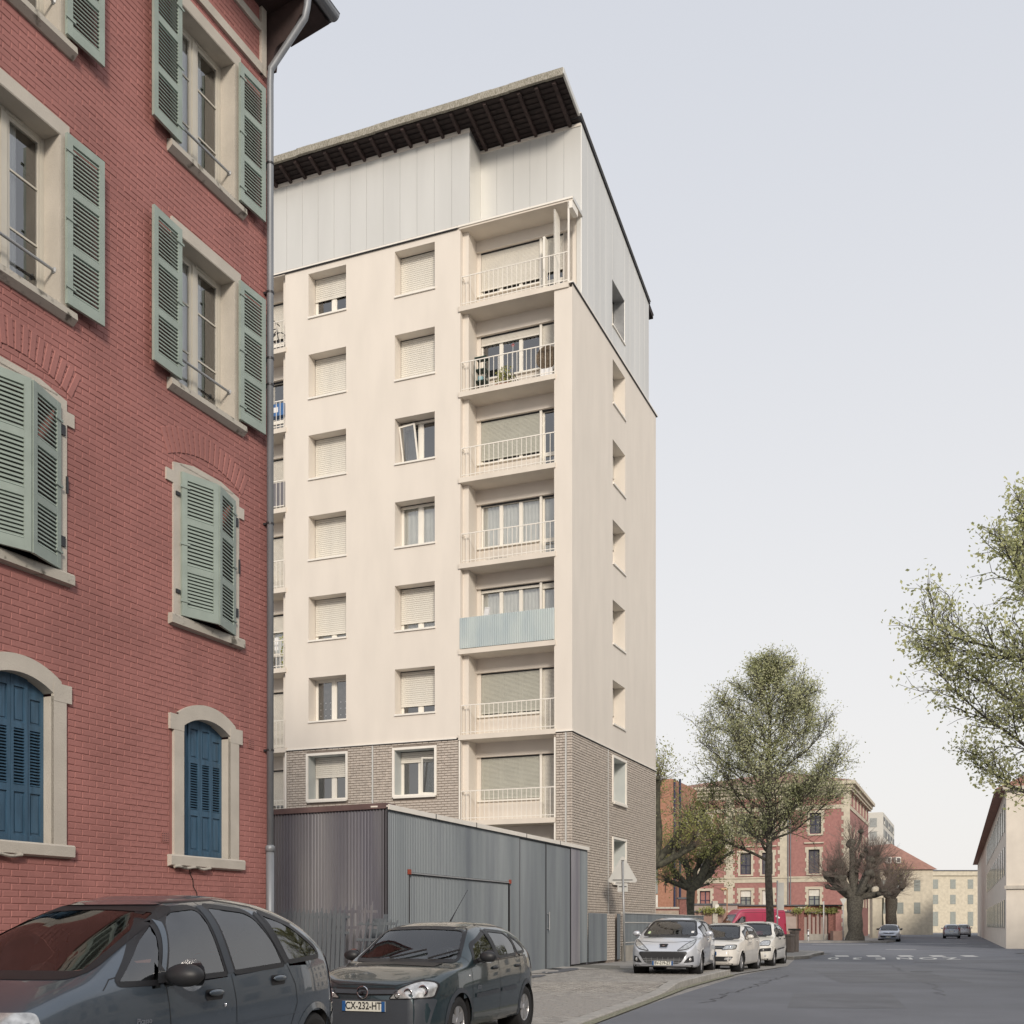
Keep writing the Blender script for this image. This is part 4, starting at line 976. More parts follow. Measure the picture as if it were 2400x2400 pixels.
u = MB(TRs); u.tube([(9.36, -.07, 1.25), (9.36, -.07, 1.75)], .015, 6)
for z in (1.3, 1.7): u.tube([(9.36, -.07, z), (9.36, 0, z)], .012, 6)
u.build('door_handle', M['steel'], SH)
cpg = MB(TRs); cpg.box(-.03, 13.05, -.05, .35, H, H+.03); cpg.box(-.03, 13.05, -.06, -.03, H-.05, H+.05); cpg.build('coping', M['white_metal'], SH)
for x in (2.1, 4.3, 7.6, 10.3):
    u = MB(TRs); u.box(x, x+.03, -.065, .3, H-.052, H+.055); u.build('coping_joint', M['dark_metal'], SH)
# left side (runs behind the brick house)
for i in range(7): corr_sheet(TLs, i*.93, (i+1)*.93-.004, .0, H+.0, pitch=.076, amp=.014, m=M['galv'], parent=SH)
dk = MB(TLs); dk.box(0.05, 6.5, .05, .12, -.1, 3.68); dk.build('frame_backing', M['dark_metal'], SH)
cpg = MB(TLs); cpg.box(0, 6.5, -.05, .3, H-.03, H+.08); cpg.build('coping', M['galv_trim'], SH)
u = MB(); u.tube([(0, -.015, 0), (0, -.015, H)], .018, 6); u.build('corner_trim', M['dark_metal'], SH)
e1 = Vector((.363, .9318)); e2 = Vector((-.8895, .457)); A = Vector((0, 0)); B_ = e1*13; D_ = e2*6.5; Cn = B_+e2*6
rfm = MB(); rfm.poly([(*A, H-.01), (*B_, H-.01), (*Cn, H-.01), (*D_, H-.01)]); rfm.quad((*B_, .2), (*Cn, .2), (*Cn, H), (*B_, H)); rfm.build('roof', M['galv'], SH)
# leaning fence panels in front of the shed's left side
def fence_panel(loc, rz, n, hgt, pitch, wid, lean, skew, label, bars=True, m='galv_light'):
    t = thing('fence_panel', label, 'fence panel', loc, rz)
    T = Matrix.Rotation(R(lean), 4, 'X')
    r_ = MB(T)
    for z in (.25, hgt-.42, hgt-.12): r_.box(0, n*pitch+.05, .0, .02, z, z+.05)
    r_.build('rail', M[m], t)
    for i in range(n):
        u = MB(T @ Matrix.Translation((i*pitch, 0, 0)) @ Matrix.Rotation(R(skew), 4, 'Y')); hh = hgt+random.uniform(-.03, .03)
        u.box(0, wid, -.02, 0, 0, hh); 
        if bars: u.box(wid*.45, wid*.45+.02, -.01, .0, hh, hh+.07)
        u.build('slat', M[m], t)
fdir = math.atan2(-.457, .8895)
fence_panel((-4.55, 21.75, .02), fdir, 15, 1.62, .105, .078, -4, 0, 'upright row of grey steel fence slats leaning on the shed, directly behind the dark hatchback', m='galv_light')
fence_panel((-2.98, 20.95, .02), fdir, 6, 1.50, .13, .022, -7, 9, 'tilted grey fence section with thin bars and wide gaps, right of the upright slats', False, 'galv_light')
fence_panel((-3.5, 21.35, .02), fdir, 7, 1.72, .145, .05, -3, 2, 'rear fence section with slat tips showing just above the upright front slats', True, 'galv')
t = thing('steel_sheet', 'plain narrow grey steel sheet propped against the shed corner', 'steel sheet', (-2.62, 21.35, .02), fdir)
u = MB(Matrix.Rotation(R(-5), 4, 'X')); u.box(-.22, .22, 0, .01, 0, 1.5); u.box(.14, .22, -.015, .0, 0, 1.58); u.build('sheet', M['galv_light'], t)
# low fence to the right of the shed
FN = thing('corrugated_fence', 'low pale blue corrugated fence on a concrete base running right from the shed', 'fence', (-2.44, 22, 0), 0)
def F_(x0, x1, z0, z1, y=0.0, m='galv_light', nm='corrugated_sheet'): return corr_sheet(TRs @ Matrix.Translation((0, y-.03, 0)), x0, x1, z0, z1, m=M[m], parent=FN, name=nm, pitch=.076, amp=.010, n_per=4)
F_(13.02, 15.04, .26, 1.76); F_(16.05, 16.45, .26, 1.76, -.03)
for i in range(8): F_(16.95+i*1.65, 16.95+(i+1)*1.65-.01, .70, 1.80)
u = MB(TRs); u.box(16.9, 30.2, -.05, .03, 1.46, 1.49); u.box(16.9, 30.2, -.05, .03, .78, .81); u.box(16.9, 30.2, -.06, .04, 1.78, 1.81); u.build('fence_rail', M['zinc'], FN)
u = MB(TRs); u.box(16.7, 30.2, -.06, .14, -.05, .70); u.build('base_wall', M['concrete'], FN)
pb = MB(TRs); pb.box(15.1, 16.0, .0, .3, 0, 1.74); pb.box(16.45, 16.95, .0, .3, 0, 1.74); po_ = pb.build('brick_pier', M['beige_mortar'], FN)
lay_bricks(brick_rects(15.1, 15.98, .25, 1.74, .232, .0845, .0125, [])+brick_rects(16.46, 16.94, .25, 1.74, .232, .0845, .0125, []), TRs @ Matrix(((1,0,0,0),(0,-1,0,0),(0,0,1,0),(0,0,0,1))), 'brick', M['beige_brick'], po_, .02, .004, lambda r: r[0], 300)

# warning sign seen from behind
SG = thing('road_sign', 'triangular road sign seen from behind on a pole in front of the beige brick wall', 'road sign', (3.66, 37.2, .15), R(-6))
u = MB(); u.tube([(.07,0,0),(.0,0,3.35)], .034, 10); u.build('pole', M['steel'], SG, smooth=True)
u = MB(); s3 = .5; r_ = .07; pts = []
for cx, cz, a0 in ((-.5+.09, .05, 150), (.5-.09, .05, -90), (0, .80, 30)):
    for k in range(7):
        a = R(a0+120*k/6) if True else 0; pts.append((cx+r_*math.cos(a), cz+r_*math.sin(a)))
pts = []
for cx, cz, a0 in ((.40, .07, -90), (0, .79, 30), (-.40, .07, 150)):
    for k in range(7): a = R(a0+20*k); pts.append((cx+r_*math.cos(a), cz+r_*math.sin(a)))
u.prism([(p, q+2.65) for p, q in pts], .04, .06, 'y'); u.build('triangular_plate', M['sign_back'], SG)
u = MB(); u.box(-.17, .17, .04, .055, 2.34, 2.60); u.build('small_plate', M['sign_back'], SG)
for z, wd in ((2.72, .33), (2.62, .22), (2.50, .13), (3.36, .05)):
    u = MB(); u.box(-wd, wd, .025, .045, z, z+.025); u.build('bracket', M['dark_metal'], SG)

# ---------------------------------------------------------------- cars (own frame: x = 0 nose .. L tail, y to the car's right, z up)
def pchip(pts):
    xs = [p[0] for p in pts]; ys = [p[1] for p in pts]; n = len(xs)
    h = [xs[i+1]-xs[i] for i in range(n-1)]; d = [(ys[i+1]-ys[i])/h[i] for i in range(n-1)]
    m = [d[0]] + [0 if d[i-1]*d[i] <= 0 else 2*d[i-1]*d[i]/(d[i-1]+d[i]) for i in range(1, n-1)] + [d[-1]]
    def f(x):
        if x <= xs[0]: return ys[0]
        if x >= xs[-1]: return ys[-1]
        for i in range(n-1):
            if x <= xs[i+1]:
                t = (x-xs[i])/h[i]; a = 2*t**3-3*t*t+1; b = t**3-2*t*t+t; c = -2*t**3+3*t*t; e_ = t**3-t*t
                return a*ys[i]+b*h[i]*m[i]+c*ys[i+1]+e_*h[i]*m[i+1]
    return f
def inpoly(x, y, P):
    c = False; n = len(P); j = n-1
    for i in range(n):
        if ((P[i][1] > y) != (P[j][1] > y)) and (x < (P[j][0]-P[i][0])*(y-P[i][1])/(P[j][1]-P[i][1]+1e-12)+P[i][0]): c = not c
        j = i
    return c
def round_poly(P, r=.05, k=5):
    out_ = []; n = len(P)
    for i in range(n):
        p0, p, p1 = Vector(P[i-1][:2]), Vector(P[i][:2]), Vector(P[(i+1) % n][:2]); rr = P[i][2] if len(P[i]) > 2 else r
        a, b = p0-p, p1-p; rr = min(rr, a.length*.45, b.length*.45)
        s, e_ = p+a.normalized()*rr, p+b.normalized()*rr
        for j in range(k+1): t = j/k; out_.append(tuple(s*(1-t)**2+p*2*t*(1-t)+e_*t*t))
    return out_
def densify(P, step):
    o = []
    for i in range(len(P)):
        a, b = Vector(P[i]), Vector(P[(i+1) % len(P)]); n = max(1, int((b-a).length/step))
        for j in range(n): o.append(tuple(a.lerp(b, j/n)))
    return o
def offset_poly(P, d):
    n = len(P); area = sum(P[i][0]*P[(i+1) % n][1]-P[(i+1) % n][0]*P[i][1] for i in range(n)); sg = 1 if area > 0 else -1; o = []
    for i in range(n):
        a, b = Vector(P[i-1]), Vector(P[(i+1) % n]); t = (b-a)
        if t.length < 1e-9: o.append(P[i]); continue
        t.normalize(); nn = Vector((t.y, -t.x))*sg; o.append((P[i][0]+nn.x*d, P[i][1]+nn.y*d))
    return o
class Car:
    def __init__(s, name, label, cat, loc, ang, spec, group=None, detail=1.0):
        s.sp = spec; s.t = thing(name, label, cat, loc, math.pi/2-ang, group)
        L, W = spec['L'], spec['W']/2
        top, belt, wid = pchip(spec['top']), pchip(spec['belt']), pchip(spec['wid'])
        sill = pchip(spec.get('sill', [(0, .24), (.5, .19), (L-.5, .19), (L, .30)])); tum = spec.get('tum', .26); nn = spec.get('n', 4.2); Hb = spec['Hb']
        NX = int(100*detail); NT = int(44*detail); xs = []
        for i in range(NX+1):
            t = i/NX; xs.append(L*(t-.10*math.sin(2*math.pi*t)/1.0*1.0*.9))
        prof = []
        def section(x):
            w_, zt, zb, zs = wid(x)*W, top(x), belt(x), sill(x); zb = min(zb, zt-.01); pts = [(0, zs), (w_*.55, zs), (w_*.86, zs)]
            for (fy, fz) in ((.95, .03), (.985, .14), (1.0, .34), (1.003, .52), (1.0, .70), (.992, .82), (.978, .92)): pts.append((w_*fy, zs+(zb-zs)*fz))
            h = zt-zb; n_ = 2.4+(nn-2.4)*min(1, h/.42); m_ = NT-10
            for k in range(m_+1):
                ph = k/m_*math.pi/2; cy, sz = math.cos(ph)**(2/n_), math.sin(ph)**(2/n_)
                z = zb+h*sz; y = w_*.965*cy*(1-tum*max(0, (z-zb))/Hb); pts.append((y, z))
            return pts
        s.section = section
        V = []; F = []
        for x in xs:
            P = section(x); ring = [(x, -y, z) for y, z in P]+[(x, y, z) for y, z in reversed(P[1:-1])]
            V += ring
        n = len(V)//len(xs); s.n = n
        for i in range(len(xs)-1):
            for j in range(n): F.append((i*n+j, (i+1)*n+j, (i+1)*n+(j+1) % n, i*n+(j+1) % n))
        F += [tuple(range(n)), tuple(range((len(xs)-1)*n+n-1, (len(xs)-1)*n-1, -1))]
        s.bvh = BVHTree.FromPolygons([Vector(v) for v in V], F); s.L = L; s.W = W
        s.V, s.F, s.cut = V, F, []
    def hit(s, axis, a, b):
        if axis == 'l': o, d = Vector((a, -3, b)), Vector((0, 1, 0))
        elif axis == 'r': o, d = Vector((a, 3, b)), Vector((0, -1, 0))
        elif axis == 'f': o, d = Vector((-3, a, b)), Vector((1, 0, 0))
        elif axis == 'b': o, d = Vector((9, a, b)), Vector((-1, 0, 0))
        else: o, d = Vector((a, b, 5)), Vector((0, 0, -1))
        h = s.bvh.ray_cast(o, d)
        if h[0] is None: return None
        nrm = h[1]
        if nrm.dot(d) > 0: nrm = -nrm
        return h[0], nrm
    def patch(s, name, P, axis, off, m, step=.06, parent=None, smooth_=True):
        out_ = densify(P, step*.6); n = len(out_)
        xs = [p[0] for p in out_]; ys = [p[1] for p in out_]; inner = []
        x = min(xs)+step/2
        ins = offset_poly(out_, -step*.3)
        while x < max(xs):
            y = min(ys)+step/2
            while y < max(ys):
                if inpoly(x, y, ins): inner.append((x, y))
                y += step
            x += step
        pts = [Vector(p) for p in out_+inner]
        r = delaunay_2d_cdt(pts, [(i, (i+1) % n) for i in range(n)], [], 1, 1e-5)
        vs, fs = r[0], r[2]; v3 = []; nn3 = []; last = None
        for p in vs:
            h = s.hit(axis, p.x, p.y)
            if h is None:
                h = last
                if h is None: h = (Vector((0, 0, .5)), Vector((0, 0, 1)))
            last = h; v3.append(h[0]+h[1]*off); nn3.append(h[1])
        ff = []
        for f in fs:
            g_ = (v3[f[1]]-v3[f[0]]).cross(v3[f[2]]-v3[f[0]]); ff.append(tuple(f) if g_.dot(nn3[f[0]]) > 0 else tuple(reversed(f)))
        u = MB(); u.v = [tuple(v) for v in v3]; u.f = ff
        return u.build(name, m, parent or s.t, smooth=smooth_)
    def ring(s, name, P, axis, d0, d1, off, m, parent=None, closed=True):
        D = densify(P, .03); A = offset_poly(D, d0); B = offset_poly(D, d1); vs = []; ok = []
        for a, b in zip(A, B):
            ha, hb = s.hit(axis, *a), s.hit(axis, *b)
            if ha and hb: vs += [tuple(ha[0]+ha[1]*off), tuple(hb[0]+hb[1]*off)]
        n = len(vs)//2; u = MB(); u.v = vs; u.f = [(2*i, 2*i+1, (2*i+3) % (2*n), (2*i+2) % (2*n)) for i in range(n if closed else n-1)]
        return u.build(name, m, parent or s.t, smooth=True)
    def line(s, pts, axis, wid_=.007, off=.002, m=None, name='panel_gap', parent=None):
        D = []
        for a, b in zip(pts, pts[1:]):
            A, B = Vector(a), Vector(b); k = max(1, int((B-A).length/.03)); D += [A.lerp(B, i/k) for i in range(k)]
        D.append(Vector(pts[-1])); u = MB(); vs = []
        for i, p in enumerate(D):
            t = (D[min(i+1, len(D)-1)]-D[max(i-1, 0)]).normalized(); nn = Vector((-t.y, t.x))*wid_/2
            ha, hb = s.hit(axis, *(p+nn)), s.hit(axis, *(p-nn))
            if ha and hb: vs += [tuple(ha[0]+ha[1]*off), tuple(hb[0]+hb[1]*off)]
        u.v = vs; u.f = [(2*i, 2*i+1, 2*i+3, 2*i+2) for i in range(len(vs)//2-1)]
        return u.build(name, m or M['rubber'], parent or s.t, smooth=True)
    def window(s, name, P, axis, gm, rim=.022, rmat=None):
        s.cut.append((P, axis)); o = s.patch(name, offset_poly(densify(P, .05), .004), axis, .001, gm, .09)
        s.ring('window_seal', P, axis, -.018, rim, .004, rmat or M['rubber'], o); return o
    def finish(s, bm_):
        sp = s.sp; keep = []
        wc = [(sp['wx'][0], sp['wr']+.045), (sp['wx'][1], sp['wr']+.045)]
        side = [c for c in s.cut if c[1] in 'lr']; fr = [c for c in s.cut if c[1] == 'f']; bk_ = [c for c in s.cut if c[1] == 'b']
        for f in s.F:
            if len(f) > 4: keep.append(f); continue
            a, b, c, d = (Vector(s.V[i]) for i in f); m_ = (a+b+c+d)/4; nr = (c-a).cross(d-b)
            if nr.length < 1e-12: continue
            nr.normalize(); bad = False
            if abs(nr.y) > .35 or abs(m_.y) > s.W*.8:
                for x, r in wc:
                    if (m_.x-x)**2+(m_.z-sp['wr'])**2 < r*r and abs(m_.y) > s.W*.5: bad = True
            if not bad and abs(nr.y) > .3:
                bad = any(inpoly(m_.x, m_.z, P) and (m_.y < 0) == (ax == 'l') for P, ax in side)
            if not bad and abs(nr.y) < .75:
                for P, ax in fr:
                    if m_.x < s.L*.55 and inpoly(m_.y, m_.z, P): 
                        h = s.hit('f', m_.y, m_.z); bad = bad or (h and abs(h[0].x-m_.x) < .08)
                for P, ax in bk_:
                    if m_.x > s.L*.6 and inpoly(m_.y, m_.z, P): bad = True
            if not bad: keep.append(f)
        u = MB(); u.v = s.V; u.f = keep; return u.build('body', bm_, s.t, smooth=True)
    def wheels(s, spokes=5, cap=False, archm=None):
        sp = s.sp; r = sp['wr']
        for x in sp['wx']:
            for sg in (-1, 1):
                h = s.hit('l' if sg < 0 else 'r', x, r+.5*r+.2); yo = sg*(s.W*.985 if h is None else abs(h[0].y)*.985); wy = yo-sg*.0
                f = lambda v: (wy-sg*v)
                T = Matrix.Translation((x, 0, r)); u = MB(T)
                u.lathe([(r*.62, f(.02)), (r*.80, f(.0)), (r*.93, f(.012)), (r, f(.035)), (r, f(.17)), (r*.93, f(.20)), (r*.6, f(.2))], (0,0,0), 'y', 32)
                wo = u.build('wheel', M['tyre'], s.t, smooth=True)
                u = MB(T); u.lathe([(r*.64, f(.018)), (r*.62, f(.03)), (r*.58, f(.035)), (r*.56, f(.09))], (0,0,0), 'y', 32)
                u.lathe([(0, f(.018)), (r*.14, f(.02)), (r*.18, f(.035))], (0,0,0), 'y', 16)
                for i in range(spokes):
                    a = 2*math.pi*i/spokes; u.T = T @ Matrix.Rotation(a, 4, 'Y'); wd = .12*r if spokes > 6 else .20*r
                    y0, y1 = sorted((f(.028), f(.05)))
                    u.add([(-wd*.6, y0, r*.1), (wd*.6, y0, r*.1), (wd, y0, r*.6), (-wd, y0, r*.6), (-wd*.6, y1, r*.1), (wd*.6, y1, r*.1), (wd, y1, r*.6), (-wd, y1, r*.6)], [(0,1,2,3),(4,7,6,5),(0,4,5,1),(1,5,6,2),(2,6,7,3),(3,7,4,0)])
                u.build('rim', M['rim'], wo)
                u = MB(T); u.lathe([(0, f(.10)), (r*.6, f(.10))], (0,0,0), 'y', 20); u.build('brake_disc', M['rim_dark'], wo)
                R2 = r+.05; u = MB(T)
                u.lathe([(R2, f(.004)), (R2+.0, f(.30)), (0, f(.30))], (0,0,0), 'y', 28); u.build('wheel_arch_liner', M['rim_dark'], s.t, smooth=True)
                P = [(x+(R2-.0)*math.cos(a), r+(R2)*math.sin(a)) for a in [math.pi*(-.16+1.32*k/40) for k in range(41)]]
                vs = []
                for px, pz in P:
                    dx, dz = px-x, pz-r; l = math.hypot(dx, dz); dx, dz = dx/l, dz/l
                    a_ = s.hit('l' if sg < 0 else 'r', px-dx*.012, max(pz-dz*.012, .16)); b_ = s.hit('l' if sg < 0 else 'r', px+dx*.045, max(pz+dz*.045, .16))
                    if a_ and b_: vs += [tuple(a_[0]+a_[1]*.012), tuple(b_[0]+b_[1]*.004)]
                if len(vs) > 6:
                    u = MB(); u.v = vs; u.f = [(2*i, 2*i+1, 2*i+3, 2*i+2) for i in range(len(vs)//2-1)]; u.build('wheel_arch_lip', archm, s.t, smooth=True)
    def mirror(s, x, z, m, size=(.085, .11, .075), y_out=.13):
        for sg in (-1, 1):
            h = s.hit('l' if sg < 0 else 'r', x, z-.04); 
            y = sg*(abs(h[0].y) if h else s.W*.9)
            u = MB(); u.ellipsoid((x+.02, y+sg*(y_out), z+.03), size, 14, 10); u.tube([(x+.02, y-sg*.02, z-.02), (x+.02, y+sg*y_out*.6, z+.0)], .028, 8)
            mo = u.build('wing_mirror', m, s.t, smooth=True)
            u = MB(); u.lathe([(0, 0), (size[1]*.78, .0)], (x+.02+size[0]*.80, y+sg*y_out, z+.03), 'x', 14); u.build('mirror_glass', M['chrome'], mo)
    def interior(s, xs_, x_dash, zb, wheel_y=-.36):
        W = s.W
        for x in xs_:
            for y in (-.36, .36):
                u = MB(); u.T = Matrix.Translation((x, y, 0))
                u.ellipsoid((0, 0, zb-.42), (.26, .24, .12)); u.T = u.T @ Matrix.Translation((.2, 0, zb-.4)) @ Matrix.Rotation(R(14), 4, 'Y')
                u.ellipsoid((0, 0, .28), (.09, .23, .34), 12, 8); u.ellipsoid((.01, 0, .70), (.055, .13, .10), 12, 8); u.build('seat', M['seat'], s.t, smooth=True)
        u = MB(); u.prism([(x_dash-.35, zb-.03), (x_dash, zb+.03), (x_dash+.12, zb-.02), (x_dash+.1, zb-.3), (x_dash-.35, zb-.35)], -W*.80, W*.80, 'y'); u.build('dashboard', M['grey_plastic'], s.t)
        u = MB(); u.T = Matrix.Translation((x_dash+.22, wheel_y, zb+.0)) @ Matrix.Rotation(R(66), 4, 'Y')
        pts = [(.18*math.cos(a), .18*math.sin(a), 0) for a in [2*math.pi*k/24 for k in range(25)]]
        u.tube(pts, .015, 6, False); u.tube([(-.17,0,0),(.17,0,0)], .02, 5); u.tube([(0,-.17,0),(0,.17,0)], .02, 5); u.build('steering_wheel', M['rubber'], s.t, smooth=True)
        u = MB(); u.box(.6, s.L-.3, -W*.85, W*.85, .28, .34); u.build('cabin_floor', M['rubber'], s.t)
    def plate(s, y, z, text, w_=.52, h_=.11, front=True, tilt=0, band=True):
        h = s.hit('f' if front else 'b', y, z); x = h[0].x-.018 if front else h[0].x+.018; sg = -1 if front else 1
        for dy in (-.24, .24):
            h2 = s.hit('f' if front else 'b', y+dy, z); 
            if h2: x = min(x, h2[0].x-.012) if front else max(x, h2[0].x+.012)
        u = MB(); u.box(x-.008, x+.008, y-w_/2, y+w_/2, z-h_/2, z+h_/2); po = u.build('number_plate', M['plate'], s.t)
        if band:
            u = MB()
            for a in (-1, 1): u.box(x+sg*.009, x+sg*.011, y+a*w_/2-a*.042, y+a*w_/2, z-h_/2, z+h_/2)
            u.build('blue_band', M['plate_blue'], po)
        if text:
            me = text_mesh(text, h_*1.02); me.materials.append(M['ink'])
            o = obj('lettering', me, po, (x+sg*.0125, y, z+.002), (math.pi/2, 0, -math.pi/2 if front else math.pi/2)); o.scale = (.80, 1, 1)

def side_windows(c, wins, gm, names=None):
    for P in wins:
        Pr = round_poly(P)
        for ax in 'lr': c.window('side_window', Pr, ax, gm)
def front_features(c, sp): pass

def make_picasso():
    L = 4.28
    sp = dict(L=L, W=1.76, Hb=.68, wx=(.86, 3.62), wr=.305, tum=.23, n=4.6,
        top=[(0, .66), (.05, .74), (.2, .86), (.55, 1.0), (.80, 1.08), (1.2, 1.26), (1.75, 1.50), (2.1, 1.60), (2.6, 1.637), (3.1, 1.60), (3.55, 1.50), (3.85, 1.36), (4.05, 1.16), (4.2, .90), (4.26, .70), (4.28, .60)],
        belt=[(0, .60), (.3, .76), (.8, .90), (1.5, .945), (2.4, .99), (3.3, 1.04), (3.9, 1.02), (4.1, .90), (4.28, .56)],
        wid=[(0, .62), (.05, .74), (.16, .86), (.4, .95), (.9, .99), (2, 1.0), (3.3, .99), (3.9, .93), (4.15, .82), (4.25, .72), (4.28, .66)])
    c = Car('parked_car', 'dark blue grey people carrier parked nearest the camera, cut by the left edge', 'car', (-3.80, 6.98, 0), R(20), sp, 'cars parked along the left kerb', 1.35)
    body = paint('dark_blue_grey_car_paint', (.085, .108, .135), .5, .30)
    gm = M['car_glass']
    W1 = [(.98, .985, .08), (1.43, .98, .01), (1.66, 1.43, .03), (1.40, 1.29, .08)]
    W2 = [(1.50, .985, .02), (2.26, 1.01, .03), (2.20, 1.535, .10), (1.86, 1.50, .14), (1.72, 1.40, .06)]
    W3 = [(2.37, 1.015, .03), (3.10, 1.055, .03), (3.04, 1.24, .10), (2.84, 1.50, .12), (2.30, 1.545, .07)]
    W4 = [(3.19, 1.075, .03), (3.78, 1.11, .08), (3.74, 1.19, .08), (3.36, 1.40, .10), (3.00, 1.495, .03)]
    side_windows(c, [W1, W2, W3, W4], gm)
    ws = round_poly([(-.66, 1.06, .06), (.66, 1.06, .06), (.54, 1.50, .06), (0, 1.53, .3), (-.54, 1.50, .06)])
    c.window('windscreen', ws, 'f', M['windscreen'], .035)
    c.window('rear_window', round_poly([(-.55, 1.06), (.55, 1.06), (.48, 1.45), (-.48, 1.45)]), 'b', gm)
    bo = c.finish(body)
    for ax in 'lr':
        c.line([(1.50, .96), (1.51, .7), (1.53, .4), (1.60, .26)], ax); c.line([(2.27, 1.57), (2.30, 1.3)], ax); c.line([(2.315, 1.0), (2.34, .8), (2.34, .35), (2.30, .24)], ax)
        c.line([(3.15, 1.05), (3.25, .88), (3.27, .72), (3.15, .52)], ax); c.line([(1.06, 1.04), (.95, 1.02), (.86, .95)], ax)
        c.line([(1.72, 1.475), (1.95, 1.56), (2.5, 1.592), (2.95, 1.545), (3.45, 1.40)], ax, .012)
        c.line([(1.43, .98), (1.48, 1.01), (1.71, 1.42)], ax, .045, .007, body, 'quarter_pillar'); c.line([(2.315, 1.01), (2.25, 1.54)], ax, .085, .007, M['grey_plastic'], 'door_pillar'); c.line([(3.15, 1.065), (3.02, 1.32), (2.92, 1.49)], ax, .065, .007, M['black_plastic'], 'door_pillar')
        c.line([(.3, .60), (1.2, .60), (2.4, .62), (3.3, .64)], ax, .012, .006, body, 'crease')
        for x, z in ((2.08, .865), (3.0, .935)):
            h = c.hit(ax, x, z); sg = -1 if ax == 'l' else 1
            P = round_poly([(x-.14, z-.05), (x+.08, z-.045), (x+.085, z+.035), (x-.13, z+.035)], .03); c.patch('handle_recess', P, ax, .004, M['rubber'], .05)
            u = MB(); u.ellipsoid((x-.02, h[0].y+sg*.022, z+.008), (.10, .018, .026), 12, 8); u.build('door_handle', body, c.t, smooth=True)
        h = c.hit(ax, 2.18, .77); u = MB(); u.lathe([(0, 0), (.012, 0), (.014, -.006), (.016, .0)], (2.18, h[0].y-(.004 if ax == 'l' else -.004), .77), 'y', 10); u.build('key_lock', M['chrome'], c.t)
        c.patch('tail_lamp', round_poly([(4.00, .66), (4.25, .68), (4.235, .84), (4.13, 1.12), (4.03, 1.22), (3.97, 1.1)], .04), ax, .006, M['tail_lamp'], .04)
        c.line([(.0+3.95, .33), (3.98, .62), (4.1, .66), (4.27, .66)], ax, .008)
    c.patch('bumper', round_poly([(-.80, .24), (.80, .24), (.80, .60), (-.80, .60)], .1), 'b', .006, M['grey_plastic'], .09)
    for ax in 'lr': c.line([(4.0, .30), (4.0, .52), (4.22, .56)], ax, .10, .008, M['steel'], 'bumper_corner')
    for y in (-.62, .62): c.patch('headlight', round_poly([(y-.2, .68), (y+.16, .68), (y+.18, .84), (y-.15, .84)], .05), 'f', .006, M['lamp'], .06)
    c.patch('grille', round_poly([(-.38, .62), (.38, .62), (.42, .74), (-.42, .74)], .03), 'f', .006, M['black_plastic'], .06)
    c.line([(-.62, 1.56), (-.56, 1.575), (.56, 1.575), (.62, 1.56)], 'f', .075, .012, body, 'visor_strip')
    c.mirror(1.50, 1.00, M['black_plastic'], (.10, .155, .085), .15)
    c.patch('mirror_base', [(1.40, .97), (1.56, .975), (1.46, 1.13)], 'l', .02, M['black_plastic'], .05)
    me = text_mesh('Picasso', .055); me.materials.append(M['chrome']); h = c.hit('l', 1.30, .72); obj('lettering', me, c.t, (1.22, h[0].y-.006, .72), (math.pi/2, 0, 0))
    c.interior((2.0, 2.95), 1.45, .98); c.wheels(6, archm=body)
    u = MB(); u.ellipsoid((1.95, .36, 1.40), (.05, .13, .09)); u.build('headrest', M['seat'], c.t, smooth=True)
    c.plate(0, .82, None, front=False)
    return c

